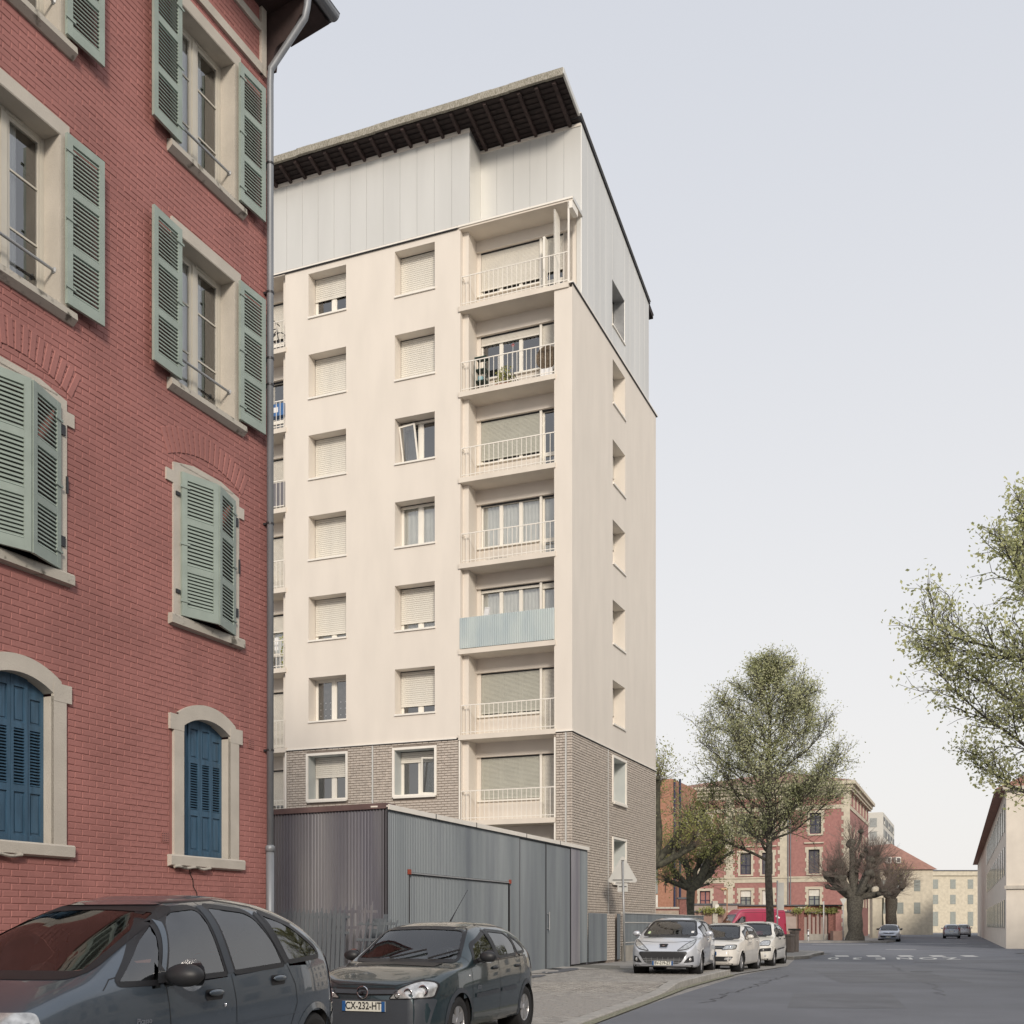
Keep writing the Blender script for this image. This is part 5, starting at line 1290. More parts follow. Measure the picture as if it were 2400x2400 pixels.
def hatch(name, label, loc, ang, L, W, H, col, metal, opts, detail=1.0, group='cars parked along the left kerb', rough=.36):
    """small five door hatchback with its own proportions and face"""
    o = dict(cowl=1.06, cowz=.94, roofx=1.75, hoodz=.80, nosez=.62, beltr=.98, beltf=.88, wr=.29, w0=.80, w1=L-.62, tail=.0, visor=False)
    o.update(opts); roof_end = L-.70+o['tail']
    sp = dict(L=L, W=W, Hb=H-.92, wx=(o['w0'], o['w1']), wr=o['wr'], tum=.25, n=4.4,
        top=[(0, o['nosez']), (.06, o['nosez']+.07), (.25, o['hoodz']-.02), (.6, (o['hoodz']+o['cowz'])/2+.02), (o['cowl'], o['cowz']), (o['cowl']+.35, o['cowz']+.21), (o['roofx'], H-.06), (o['roofx']+.45, H-.005), (roof_end-.55, H-.005), (roof_end, H-.07), (L-.30, H-.32), (L-.12, .92), (L-.04, .72), (L, .58)],
        belt=[(0, o['nosez']-.05), (.3, o['hoodz']-.10), (.8, o['beltf']-.04), (1.4, o['beltf']+.02), (L-1.1, o['beltr']), (L-.45, o['beltr']), (L-.15, .86), (L, .54)],
        wid=[(0, o.get('wn', .60)), (.04, .72), (.14, .85), (.35, .945), (.8, .99), (L*.5, 1.0), (L-.9, .985), (L-.35, .92), (L-.1, .83), (L, .70)])
    c = Car(name, label, 'car', loc, ang, sp, group, detail)
    body = paint(label[:18].replace(' ', '_')+'_paint', col, metal, rough)
    gm = M['car_glass']; cw, rx = o['cowl'], o['roofx']; bx = cw+1.10; rd = roof_end
    zf, zr, zt = o['beltf']+.055, o['beltr']+.03, H-.115
    W2 = [(cw+.32, zf, .02), (bx-.04, zf+.03, .03), (bx-.09, zt, .07), (rx+.28, zt-.02, .12), (cw+.50, zf+.20, .08)]
    W3 = [(bx+.06, zf+.035, .03), (rd-.32, zr, .04), (rd-.30, zt-.15, .08), (rd-.46, zt-.03, .08), (bx+.02, zt, .05)]
    W4 = [(rd-.23, zr+.01, .02), (rd+.12, zr+.03, .06), (rd-.02, zt-.18, .08), (rd-.30, zt-.06, .03)]
    side_windows(c, [W2, W3] + ([W4] if o.get('quarter', True) else []), gm)
    h0 = o['cowz']; ws = round_poly([(-W/2*.79, h0+.02, .05), (W/2*.79, h0+.02, .05), (W/2*.63, H-.105, .07), (0, H-.08, .3), (-W/2*.63, H-.105, .07)])
    c.window('windscreen', ws, 'f', M['windscreen'], .022)
    c.window('rear_window', round_poly([(-.5, 1.02), (.5, 1.02), (.44, H-.16), (-.44, H-.16)]), 'b', gm)
    c.finish(body)
    for ax in 'lr':
        c.line([(cw+.22, zf+.10), (cw+.20, zf-.02), (cw+.18, .45), (cw+.24, .27)], ax); c.line([(bx-.04, H-.05), (bx, 1.1), (bx+.01, .7), (bx+.01, .34), (bx-.05, .25)], ax)
        c.line([(rd-.22, zr-.02), (rd-.18, zr-.18), (rd-.30, .62)], ax); c.line([(cw+.28, zf-.02), (rd+.1, zr-.025)], ax, .012, .004, M['rubber'], 'window_strip')
        c.line([(bx-.01, zf+.02), (bx-.05, zt)], ax, .075, .007, M['black_plastic'], 'door_pillar')
        c.line([(rx+.30, H-.055), (bx, H-.045), (rd-.2, H-.085)], ax, .010)
        for x in (bx-.16, rd-.34):
            h = c.hit(ax, x, zf-.10); sg = -1 if ax == 'l' else 1
            u = MB(); u.ellipsoid((x, h[0].y+sg*.012, zf-.09), (.095, .022, .022), 12, 8); u.build('door_handle', body if not o.get('black_handle') else M['black_plastic'], c.t, smooth=True)
        if o.get('moulding'): c.line([(cw+.27, .56), (bx-.02, .585)], ax, .045, .012, M[o['moulding']] if o['moulding'] in M else body, 'side_moulding'); c.line([(bx+.04, .585), (rd-.42, .60)], ax, .045, .012, M[o['moulding']] if o['moulding'] in M else body, 'side_moulding')
        c.patch('tail_lamp', round_poly([(L-.30, .78), (L-.075, .80), (L-.17, 1.12), (L-.33, 1.14)], .03), ax, .006, M['tail_lamp'], .05)
        c.line([(.30, o['beltf']-.28), (.42, o['beltf']-.30), (.50, .60)], ax)
    c.mirror(cw+.44, zf+.03, body if not o.get('black_mirror') else M['black_plastic'], (.07, .105, .068), .12)
    c.interior((bx-.30, bx+.55), cw+.35, zf-.01); c.wheels(o.get('spokes', 5), archm=M[o['arch']] if o.get('arch') else body)
    c.body_mat = body; c.o = o
    # dark strip standing in for the shade under the bumper
    c.patch('under_bumper_shade', round_poly([(-W/2*.80, .215), (W/2*.80, .215), (W/2*.84, .27), (-W/2*.84, .27)], .02), 'f', .012, M['black_plastic'], .08)
    c.line([(-W/2*.62, h0-.02), (0, h0-.005), (W/2*.62, h0-.02)], 'f', .03, .004, M['rubber'], 'cowl_gap')
    return c
def both(f):
    for s in (-1, 1): f(s)
def mir(P, s): return [(p[0]*s, *p[1:]) for p in P]

def make_corsa():
    c = hatch('parked_car', 'dark green blue small hatchback facing us with two raised-looking wipers, right of the nearest car', (-1.62, 12.35, 0), R(19.5), 3.82, 1.65, 1.44,
              (.018, .036, .044), .35, dict(cowl=.98, cowz=.95, roofx=1.72, hoodz=.83, nosez=.66, beltf=.90, beltr=.985, wr=.29, black_mirror=True, black_handle=True, moulding='grey_plastic', arch='grey_plastic', wn=.72), 1.3)
    def lamp(s):
        P = round_poly(mir([(.30, .585, .03), (.735, .60, .03), (.75, .75, .05), (.60, .775, .12), (.42, .70, .10)], s), .03)
        lo = c.patch('headlight', P, 'f', .010, M['lamp'], .04); c.ring('lamp_edge', P, 'f', -.004, .008, .013, M['rubber'], lo)
        for y, z, r in ((.40, .625, .030), (.52, .655, .048), (.655, .675, .062)):
            h = c.hit('f', y*s, z); 
            if h: u = MB(); u.lathe([(0, .012), (r*.5, .004), (r, -.016), (r*1.06, -.010)], (h[0].x-.004, y*s, z), 'x', 18); u.build('lamp_bowl', M['chrome'], lo, smooth=True)
    both(lamp)
    c.line([(-.36, .665), (0, .655), (.36, .665)], 'f', .075, .006, M['rubber'], 'grille'); c.line([(-.40, .66), (0, .652), (.40, .66)], 'f', .035, .016, M['grey_plastic'], 'grille_bar')
    c.line([(-.34, .725), (0, .735), (.34, .725), (.60, .79)], 'f', .008); c.line([(-.34, .725), (-.60, .79)], 'f', .008)
    c.patch('bumper', round_poly([(-.70, .28), (.70, .28), (.76, .585), (.30, .575), (-.30, .575), (-.76, .585)], .04), 'f', .008, M['grey_plastic'], .07)
    h = c.hit('f', 0, .655); x = h[0].x-.045
    u = MB(); pts = [(x, .062*math.cos(a), .655+.062*math.sin(a)) for a in [2*math.pi*k/28 for k in range(29)]]; u.tube(pts, .008, 6, False)
    u.add([(x-.006, -.082, .672), (x-.006, .02, .668), (x-.006, -.012, .655), (x-.006, .082, .638), (x-.006, -.02, .642), (x-.006, .012, .655)], [(0,1,2),(3,4,5),(0,2,5,1),(2,4,3,5)]); u.build('badge', M['chrome'], c.t)
    c.plate(0, .50, 'CX-232-HT', .52, .11)
    for y0, y1 in ((-.30, -.62), (.20, -.22)):
        u = MB(); hs = [c.hit('f', y0+(y1-y0)*t, .985+.10*t) for t in (0, .33, .66, 1)]
        u.tube([h[0]+Vector((-.03, 0, .015)) for h in hs if h], .011, 6); u.build('wiper_blade', M['rubber'], c.t)
    for (ya, za, yb, zb) in ((.62, .975, .18, 1.10), (.08, .965, -.36, 1.09)):
        pass
    for ya, yb in ((-.55, -.02), (.03, .50)):
        # blade climbs towards the viewer's left, arm pivots low right
        a = c.hit('f', -ya, .985) ; 
    c.line([(.16, .60), (.48, .58)], 'l', .001)
    u = MB(); u.tube([(2.45, 0, 1.44), (2.62, -.01, 1.58), (3.0, -.02, 1.86)], [.012, .005, .003], 6); u.build('aerial', M['rubber'], c.t)
    me = text_mesh('ECO', .055); me.materials.append(M['chrome']); h = c.hit('l', 1.36, .66); obj('lettering', me, c.t, (1.37, h[0].y-.006, .655), (math.pi/2, 0, 0))
    h = c.hit('l', 1.10, .80); u = MB(); u.ellipsoid((1.10, h[0].y, .80), (.022, .012, .014), 10, 6); u.build('side_repeater', M['lamp_clear'], c.t, smooth=True)
    return c
def make_207():
    c = hatch('parked_car', 'silver hatchback with a wide dark grille mouth parked on the pavement facing us', (3.76, 28.06, .125), R(17.6), 4.03, 1.75, 1.47,
              (.62, .645, .69), .4, dict(cowl=1.02, cowz=.98, roofx=1.95, hoodz=.84, nosez=.60, beltf=.93, beltr=1.03, wr=.305, w0=.86, moulding='body', wn=.66), 1.15)
    def lamp(s):
        P = round_poly(mir([(.36, .62, .02), (.62, .665, .1), (.74, .78, .05), (.76, .90, .06), (.56, .79, .15)], s), .03)
        lo = c.patch('headlight', P, 'f', .010, M['lamp'], .05); c.ring('lamp_edge', P, 'f', -.004, .010, .012, M['rubber'], lo)
        Q = round_poly(mir([(.52, .32), (.75, .35), (.74, .50), (.63, .47)], s), .02); fo = c.patch('fog_lamp_recess', Q, 'f', .010, M['black_plastic'], .05)
        h = c.hit('f', .66*s, .41); u = MB(); u.lathe([(0, -.02), (.045, -.015), (.048, .0)], (h[0].x, .66*s, .41), 'x', 16); u.build('fog_lamp', M['lamp_clear'], fo, smooth=True)
    both(lamp)
    mo = c.patch('grille', round_poly([(-.44, .30, .10), (.44, .30, .10), (.60, .56, .04), (.58, .60, .03), (-.58, .60, .03), (-.60, .56, .04)]), 'f', .010, M['black_plastic'], .06)
    for z, wd in ((.34, .44), (.38, .50), (.42, .53)): c.line([(-wd, z), (0, z-.01), (wd, z)], 'f', .008, .016, M['steel'], 'grille_bar', mo)
    c.line([(-.56, .53), (0, .52), (.56, .53)], 'f', .07, .014, M['black_plastic'], 'grille_bar', mo)
    for y in (-.4, -.27, -.13, 0, .13, .27, .4): c.line([(y, .31), (y*1.05, .46)], 'f', .005, .018, M['steel'], 'grille_bar', mo)
    b = round_poly([(-.10, .685), (.10, .685), (.125, .79), (-.125, .79)], .03); bo = c.patch('badge', b, 'f', .012, M['chrome'], .05)
    c.patch('badge_field', round_poly([(-.085, .70), (.085, .70), (.105, .778), (-.105, .778)], .02), 'f', .018, M['ink'], .05, bo)
    h = c.hit('f', 0, .74); u = MB(); x = h[0].x-.026
    lion = [(-.03,-.028),(-.018,-.03),(-.012,-.008),(.002,-.012),(.008,-.03),(.024,-.03),(.014,-.008),(.02,.004),(.036,.0),(.03,.012),(.016,.014),(.028,.026),(.012,.03),(0,.022),(-.01,.028),(-.024,.018),(-.036,.02),(-.026,.006),(-.02,-.004)]
    u.poly([(x, p, .739+q) for p, q in lion]); u.build('badge_emblem', M['chrome'], bo)
    c.line([(-.66, .86), (-.3, .835), (0, .83), (.3, .835), (.66, .86)], 'f', .008)
    c.plate(0, .315, 'BV-219-ZT', .52, .11)
    for y in (-.32, .30): h = c.hit('t', .95, y); u = MB(); u.ellipsoid((.97, y, h[0].z+.008), (.02, .02, .012), 8, 5); u.build('washer_jet', M['ink'], c.t)
    c.patch('sticker', [(-.60, 1.06), (-.53, 1.06), (-.53, 1.11), (-.60, 1.11)], 'f', .003, M['white_plastic'], .05); c.patch('sticker', [(.53, 1.04), (.60, 1.04), (.58, 1.10), (.52, 1.10)], 'f', .003, mat('pale_green_sticker', (.5,.6,.35), .6), .05)
    u = MB(); u.ellipsoid((1.75, 0, 1.34), (.02, .11, .035)); u.build('rear_view_mirror', M['black_plastic'], c.t, smooth=True)
    return c
def make_polo():
    c = hatch('parked_car', 'white hatchback with a black lower grille parked behind the silver car', (5.74, 32.95, 0), R(24.0), 3.97, 1.68, 1.46,
              (.70, .67, .62), 0.0, dict(cowl=1.05, cowz=.97, roofx=1.85, hoodz=.86, nosez=.64, beltf=.92, beltr=1.0, wr=.30, w0=.84, spokes=9, wn=.72), .9, rough=.4)
    def lamp(s):
        P = round_poly(mir([(.40, .66, .03), (.75, .69, .03), (.76, .80, .03), (.48, .79, .03)], s), .03)
        lo = c.patch('headlight', P, 'f', .010, M['lamp'], .05); c.ring('lamp_edge', P, 'f', -.004, .010, .012, M['rubber'], lo)
        h = c.hit('f', .62*s, .745); u = MB(); u.lathe([(0, -.02), (.045, -.015), (.048, .0)], (h[0].x+.004, .62*s, .745), 'x', 16); u.build('lamp_bowl', M['chrome'], lo, smooth=True)
        fo = c.patch('fog_lamp', round_poly(mir([(.48, .37), (.68, .39), (.66, .45), (.50, .44)], s), .02), 'f', .016, M['lamp_clear'], .05)
    both(lamp)
    g_ = c.patch('grille', round_poly([(-.42, .68), (.42, .68), (.46, .775), (-.46, .775)], .02), 'f', .010, M['black_plastic'], .06); c.line([(-.42, .73), (.42, .73)], 'f', .008, .014, M['chrome'], 'grille_bar', g_)
    c.patch('lower_grille', round_poly([(-.60, .33), (.60, .33), (.72, .47), (-.72, .47)], .05), 'f', .011, M['black_plastic'], .06)
    u = MB(); h = c.hit('f', 0, .73); u.lathe([(.052, -.012), (.06, -.02), (.068, -.01)], (h[0].x-.01, 0, .73), 'x', 18); u.build('badge', M['chrome'], c.t)
    c.plate(0, .56, 'DK-483-QA', .52, .11)
    return c
def make_c3():
    c = hatch('parked_car', 'white tall rounded hatchback with black bumper strip, farthest of the parked row before the bins', (7.88, 37.8, 0), R(22.3), 3.85, 1.67, 1.52,
              (.72, .70, .65), 0.0, dict(cowl=.90, cowz=1.02, roofx=1.62, hoodz=.86, nosez=.62, beltf=.95, beltr=1.02, wr=.29, w0=.76, spokes=7, black_mirror=True, black_handle=True, moulding='black_plastic', wn=.70), .9, rough=.4)
    def lamp(s):
        P = round_poly(mir([(.36, .70, .04), (.72, .70, .05), (.74, .86, .08), (.50, .86, .08)], s), .05); lo = c.patch('headlight', P, 'f', .010, M['lamp'], .05); c.ring('lamp_edge', P, 'f', -.004, .010, .012, M['rubber'], lo)
        h = c.hit('f', .60*s, .38); u = MB(); u.lathe([(0, -.02), (.05, -.018), (.055, .0)], (h[0].x+.0, .60*s, .38), 'x', 16); u.build('fog_lamp', M['lamp_clear'], c.t, smooth=True)
    both(lamp)
    c.line([(-.76, .57), (-.4, .545), (0, .54), (.4, .545), (.76, .57)], 'f', .10, .016, M['black_plastic'], 'bumper_strip'); c.patch('lower_grille', round_poly([(-.40, .28), (.40, .28), (.45, .40), (-.45, .40)], .04), 'f', .011, M['black_plastic'], .06)
    c.line([(-.45, .64), (0, .63), (.45, .64)], 'f', .03, .008, M['rubber'], 'grille')
    c.plate(0, .545, 'AB-571-LM', .50, .10)
    return c
def make_clio(loc, ang, label, col, plate, x=0):
    c = hatch('parked_car', label, loc, ang, 4.06, 1.73, 1.45, col, .5, dict(cowl=1.08, cowz=.96, roofx=1.9, hoodz=.84, nosez=.62, beltf=.93, beltr=1.03, wr=.31, w0=.84, wn=.68, black_mirror=True), .6, 'cars parked beyond the crossroads')
    def lamp(s): c.patch('headlight', round_poly(mir([(.36, .70), (.76, .72), (.76, .80), (.46, .78)], s), .03), 'f', .010, M['lamp'], .07)
    both(lamp)
    c.line([(-.55, .735), (0, .70), (.55, .735)], 'f', .06, .008, M['black_plastic'], 'grille'); c.patch('lower_grille', round_poly([(-.62, .36), (.62, .36), (.66, .52), (-.66, .52)], .08), 'f', .011, M['black_plastic'], .07)
    h = c.hit('f', 0, .72); u = MB(); X = h[0].x-.03; u.add([(X, -.055, .73), (X, 0, .65), (X, .055, .73), (X, 0, .81), (X-.004, -.03, .73), (X-.004, 0, .69), (X-.004, .03, .73), (X-.004, 0, .77)], [(0,1,5,4),(1,2,6,5),(2,3,7,6),(3,0,4,7)]); u.build('badge', M['chrome'], c.t)
    c.plate(0, .40, plate, .52, .11); return c
pic = make_picasso(); cor = make_corsa(); p207 = make_207(); polo = make_polo(); c3 = make_c3()
clio = make_clio((31.0, 92.6, 0), R(21), 'silver small car with a black grille facing us beside the big pollarded tree', (.50, .53, .60), 'CP-779-GK')
far1 = make_clio((33.4, 99.5, 0), R(21), 'grey small car mostly hidden behind the silver car near the pollarded tree', (.40, .42, .45), None)
# cars seen from behind further up the street: nose away from us
far2 = hatch('parked_car', 'grey hatchback seen from behind on the far street past the crossroads', (46.5, 119, 0), R(21)+math.pi, 4.1, 1.75, 1.48, (.33, .36, .40), .5, dict(cowz=.96, beltf=.93, beltr=1.03), .5, 'cars parked beyond the crossroads'); far2.plate(0, .74, None, front=False)
far3 = hatch('parked_car', 'pale car half hidden at the far end of the street on the right', (54.5, 136, 0), R(21)+math.pi, 4.1, 1.75, 1.50, (.45, .47, .50), .5, dict(cowz=.96, beltf=.93, beltr=1.03), .5, 'cars parked beyond the crossroads')
# red van seen from its side
sp = dict(L=5.4, W=1.98, Hb=1.35, wx=(.95, 4.2), wr=.34, tum=.10, n=9,
    top=[(0, .80), (.1, 1.0), (.6, 1.22), (1.0, 1.42), (1.45, 1.98), (1.75, 2.40), (2.1, 2.55), (3.5, 2.60), (5.1, 2.58), (5.3, 2.50), (5.38, 2.2), (5.4, 1.0)],
    belt=[(0, .75), (.6, 1.05), (1.2, 1.22), (5.3, 1.30), (5.4, .95)], wid=[(0, .70), (.15, .88), (.5, .96), (1.5, 1.0), (5.2, 1.0), (5.4, .97)])
van = Car('van', 'red high roofed delivery van parked across the street behind the white hatchbacks', 'van', (14.3, 80.4, 0), R(75), sp, None, .7)
vb = paint('crimson_van_paint', (.33, .018, .06), 0.0, .4)
for ax in 'lr':
    van.window('side_window', round_poly([(1.50, 1.42), (2.15, 1.42), (2.15, 1.98), (1.86, 1.98)], .06), ax, M['car_glass']); van.window('side_window', round_poly([(1.18, 1.40), (1.42, 1.41), (1.62, 1.78)], .03), ax, M['car_glass'])
van.window('windscreen', round_poly([(-.78, 1.50), (.78, 1.50), (.70, 2.12), (-.70, 2.12)], .08), 'f', M['windscreen'])
van.finish(vb)
for ax in 'lr':
    van.line([(1.9, 2.28), (5.2, 2.30)], ax, .02, .004); van.line([(1.9, 2.42), (5.2, 2.44)], ax, .012, .004); van.line([(2.2, 2.2), (2.25, 1.2), (2.25, .4)], ax, .012); van.line([(3.5, 2.2), (3.5, .4)], ax, .012)
    so = van.patch('sticker', [(4.52, 2.0), (4.82, 1.84), (4.88, 1.94), (4.58, 2.10)], ax, .006, M['white_plastic'], .08); van.patch('tail_lamp', round_poly([(5.22, 1.0), (5.36, 1.0), (5.36, 1.5), (5.22, 1.5)], .03), ax, .006, M['tail_lamp'], .08)
    van.line([(.4, .55), (5.1, .55)], ax, .12, .01, M['black_plastic'], 'side_moulding')
van.wheels(5, archm=vb); van.mirror(1.5, 1.45, M['black_plastic'], (.08, .12, .16), .16)

# ---------------------------------------------------------------- trees
def rnd_dir(d, spread, rg):
    d = d.normalized(); a = d.orthogonal().normalized(); b = d.cross(a); t = rg.uniform(0, 2*math.pi); s = math.tan(spread)
    return (d + (a*math.cos(t)+b*math.sin(t))*s).normalized()
def grow(mb, p, d, length, r0, r1, rg, bend=.12, up=.0, seg=5, n=5):
    pts = [Vector(p)]; rs = [r0]; d = d.normalized(); dirs = [d]
    for i in range(seg):
        d = (d + Vector((rg.gauss(0, bend), rg.gauss(0, bend), rg.gauss(0, bend)+up))).normalized()
        pts.append(pts[-1]+d*length/seg); rs.append(r0+(r1-r0)*(i+1)/seg); dirs.append(d)
    mb.tube(pts, rs, n, False); return pts, rs, dirs
def leaves(mb, c, spread, cnt, size, rg, droop=0):
    for _ in range(cnt):
        p = c+Vector((rg.gauss(0, spread), rg.gauss(0, spread), rg.gauss(0, spread)-droop))
        a = Vector((rg.gauss(0,1), rg.gauss(0,1), rg.gauss(0,1))).normalized(); b = a.orthogonal().normalized()
        q = Matrix.Rotation(rg.uniform(0, 6.28), 3, a); b = q @ b; s = size*rg.uniform(.6, 1.3)
        k = len(mb.v); mb.v += [tuple(p-a*s*.5), tuple(p+b*s*.30), tuple(p+a*s*.5), tuple(p-b*s*.30)]; mb.f.append((k, k+1, k+2, k+3))
def leafy_tree(name, label, loc, prof, trunk_r, z_crown, seed, nlimb, leaf_n, leaf_size, lm, low_limbs=(), group=None, bark='bark', lean=(0,0), cut=None):
    """prof: list of (z, crown radius)"""
    rg = random.Random(seed); t = thing(name, label, 'tree', loc, 0, group); rad = pchip(prof); top = prof[-1][0]
    tk = MB(); pts = []; rs = []
    for i in range(15):
        z = top*.93*i/14; pts.append((lean[0]*z+.05*math.sin(z*1.3), lean[1]*z+.05*math.cos(z), z)); rs.append(trunk_r*(1-.93*(i/14))**.8*(1.25 if i == 0 else 1)+.015)
    tk.tube(pts, rs, 10, False); tk.build('trunk', M[bark], t, smooth=True)
    br_ = MB(); lf = MB(); P = [Vector(p) for p in pts]
    starts = []
    for i in range(nlimb):
        f = (i+.5)/nlimb; z = z_crown+(top*.90-z_crown)*f**1.05; az = i*2.399+rg.uniform(-.4, .4)
        starts.append((z, az, None))
    for z, az, ln in list(low_limbs): starts.append((z, az, ln))
    for z, az, ln in starts:
        k = min(13, int(z/(top*.93)*14)); u_ = z/(top*.93)*14-k; base = P[k].lerp(P[k+1], u_)
        zt = min(top-.3, z+1.0+rg.uniform(0, 1.2)); rr = rad(zt)*rg.uniform(.82, 1.05)
        if ln: rr, zt = ln
        tgt = Vector((base.x+rr*math.cos(az), base.y+rr*math.sin(az), zt)); d = tgt-base; L_ = d.length; r0 = trunk_r*.42*(1-.6*z/top)*(1.15 if ln else 1)
        d0 = Vector((d.x, d.y, d.z-.18*L_)).normalized()
        ps, rs_, ds = grow(br_, base, d0, L_*1.02, r0, r0*.25, rg, .09, .055, 7, 6)
        for j in range(2, 8):
            for _ in range(3 if j < 6 else 4):
                dd = rnd_dir(ds[j], rg.uniform(.5, .95), rg); dd.z += .22; l2 = L_*rg.uniform(.16, .34)
                p2, r2, d2 = grow(br_, ps[j], dd, l2, rs_[j]*.5, .012, rg, .14, .06, 4, 4)
                for q in range(1, 5):
                    for _ in range(2):
                        d3 = rnd_dir(d2[q], .7, rg); p3, _, _ = grow(br_, p2[q], d3, l2*.42+.15, .010, .005, rg, .2, .04, 2, 3)
                        if cut is None or cut(p3[-1]): leaves(lf, p3[-1], .13, leaf_n, leaf_size, rg); leaves(lf, p3[1], .11, leaf_n//2, leaf_size, rg)
    br_.build('limbs', M[bark], t, smooth=True, kind='stuff')
    lf.build('leaves', M[lm], t, kind='stuff')
    return t
leafy_tree('leafy_tree', 'tall egg shaped tree in young leaf standing behind the white cars', (11.55, 50.5, .1), [(4.3, 2.0), (5.5, 2.9), (7.4, 3.2), (9.2, 2.95), (10.8, 2.2), (12.2, 1.2), (13.2, .3)], .185, 5.0, 3, 42, 4, .092, 'leaf',
           low_limbs=((4.15, 2.75, (2.9, 6.7)), (4.5, 2.2, (1.5, 6.2)), (5.3, .35, (2.9, 7.2)), (5.0, 5.9, (1.6, 6.6)), (4.8, 3.9, (2.0, 6.2)), (4.9, 1.5, (2.0, 6.2))), group='street trees')
leafy_tree('leafy_tree', 'tree whose spring leaves hang in from the right edge, trunk out of the photo', (15.2, 31.0, .1), [(3.6, 1.4), (5.4, 2.4), (7.5, 3.35), (9.5, 3.55), (11.0, 2.7), (12.4, 1.3), (13.4, .3)], .20, 4.2, 11, 26, 5, .115, 'leaf_near', group='street trees')
def pollard(name, label, loc, h0, limbs, trunk_r, seed, twigs=45, twig_len=1.2, leafy=0, bark='bark', lm='leaf_dark', group='pollarded street trees', knob=.22, spray=0):
    rg = random.Random(seed); t = thing(name, label, 'tree', loc, 0, group); tk = MB(); pts = []; rs = []
    for i in range(9):
        z = h0*i/8; pts.append((.04*math.sin(z*2), .05*math.cos(z*1.7), z)); rs.append(trunk_r*(1.25-.35*min(1, i/2)+.05*math.sin(i*2.3))*(1+.12*(i > 6)))
    tk.tube(pts, rs, 12, False)
    tw = MB(); lf = MB(); lb = MB()
    for az, el, ln, r in limbs:
        d = Vector((math.cos(az)*math.cos(el), math.sin(az)*math.cos(el), math.sin(el)))
        ps, r_, ds = grow(lb, Vector(pts[-1])-Vector((0, 0, .15)), d, ln, r, r*.72, rg, .16, .10, 6, 8)
        for j in range(2, 6):
            if rg.random() < .75:
                dd = rnd_dir(ds[j], .7, rg); p2, q2, d2 = grow(lb, ps[j], dd, ln*rg.uniform(.2, .45), r_[j]*.6, r_[j]*.42, rg, .15, .1, 3, 6)
                ends_ = [(p2[-1], d2[-1], .7)]
            else: ends_ = []
            for e_, d_, k in ends_:
                lb.ellipsoid(e_, (knob*k, knob*k, knob*.8*k), 8, 6)
                for _ in range(int(twigs*.5)):
                    dt = rnd_dir((d_+Vector((0, 0, .6))), rg.uniform(.1, 1.15), rg); g2, _, dd2 = grow(tw, e_, dt, twig_len*rg.uniform(.35, .9), .011, .006, rg, .10, .02, 3, 3)
                    if leafy: leaves(lf, g2[-1], .16, leafy, .11, rg); leaves(lf, g2[-2], .14, leafy//2, .11, rg)
        e_, d_ = ps[-1], ds[-1]
        for _ in range(3): lb.ellipsoid(e_+Vector((rg.gauss(0, .08), rg.gauss(0, .08), rg.gauss(0, .08))), (knob, knob, knob*.85), 9, 7)
        for _ in range(twigs):
            dt = rnd_dir((d_+Vector((0, 0, .5))), rg.uniform(.05, 1.2), rg); g2, _, dd2 = grow(tw, e_+dt*knob*.7, dt, twig_len*rg.uniform(.5, 1.1), .013, .006, rg, .08, .02, 3, 3)
            if spray:
                for _ in range(spray): grow(tw, g2[2], rnd_dir(dt, .5, rg), twig_len*.4, .008, .005, rg, .1, .02, 2, 3)
            if leafy: leaves(lf, g2[-1], .2, leafy, .11, rg); leaves(lf, g2[-2], .18, leafy//2, .11, rg)
    tk.build('trunk', M[bark], t, smooth=True); lb.build('limbs', M[bark], t, smooth=True, kind='stuff'); tw.build('twigs', M['twig'], t, kind='stuff')
    if lf.v: lf.build('leaves', M[lm], t, kind='stuff')
    return t
# big pollard at the school corner
pollard('pollarded_tree', 'massive thick trunked pollarded tree with bare knuckled limbs left of the silver car', (27.9, 91.5, .0), 3.7,
        [(3.0, .42, 2.9, .36), (2.6, 1.0, 3.2, .34), (1.7, 1.35, 4.6, .30), (.9, 1.25, 3.2, .28), (.5, .85, 3.4, .34), (.1, .62, 3.6, .34), (.2, .30, 2.6, .30), (3.5, .15, 2.3, .28), (5.0, .8, 2.4, .28)], .66, 21, 70, 1.9, 0, 'bark', spray=2, knob=.36)
# pollard with fresh leaves between the block and the big green tree
pollard('pollarded_tree', 'pollarded street tree with leaning limbs and green shoots just right of the beige building', (9.55, 60, .1), 3.3,
        [(.25, .55, 3.2, .20), (.15, .95, 2.8, .18), (2.2, 1.1, 2.2, .19), (2.9, .75, 2.2, .17), (3.3, .35, 1.4, .16), (1.0, 1.3, 2.4, .15), (-.4, .4, 1.6, .14)], .23, 5, 26, 1.7, 12, 'bark_mossy', knob=.15)
pollard('pollarded_tree', 'leafing pollarded tree partly hidden behind the right edge of the beige building', (6.35, 52, .1), 4.0,
        [(.1, .75, 3.3, .20), (.4, 1.15, 4.2, .18), (-.2, .35, 2.3, .17), (1.3, 1.2, 4.0, .18), (2.5, 1.1, 3.4, .15), (0, 1.4, 4.6, .14)], .24, 8, 30, 1.6, 9, 'bark_mossy', knob=.15)
pollard('pollarded_tree', 'middle bare pollarded tree up the far street behind the massive one', (38.5, 118, .0), 4.2,
        [(3.0, .8, 2.6, .3), (1.6, 1.3, 3.0, .3), (.3, .8, 3.0, .3), (5, .7, 2.2, .25)], .5, 31, 60, 2.0, 1, 'bark_mossy', spray=2, knob=.3)
pollard('pollarded_tree', 'farthest bare pollarded tree on the street, close to the right edge', (44.5, 132, .0), 4.5,
        [(3.0, .8, 2.8, .35), (1.6, 1.2, 3.8, .35), (.3, .8, 3.2, .35), (5, .7, 2.2, .3)], .7, 33, 60, 2.0, 0, 'bark', spray=2, knob=.35)

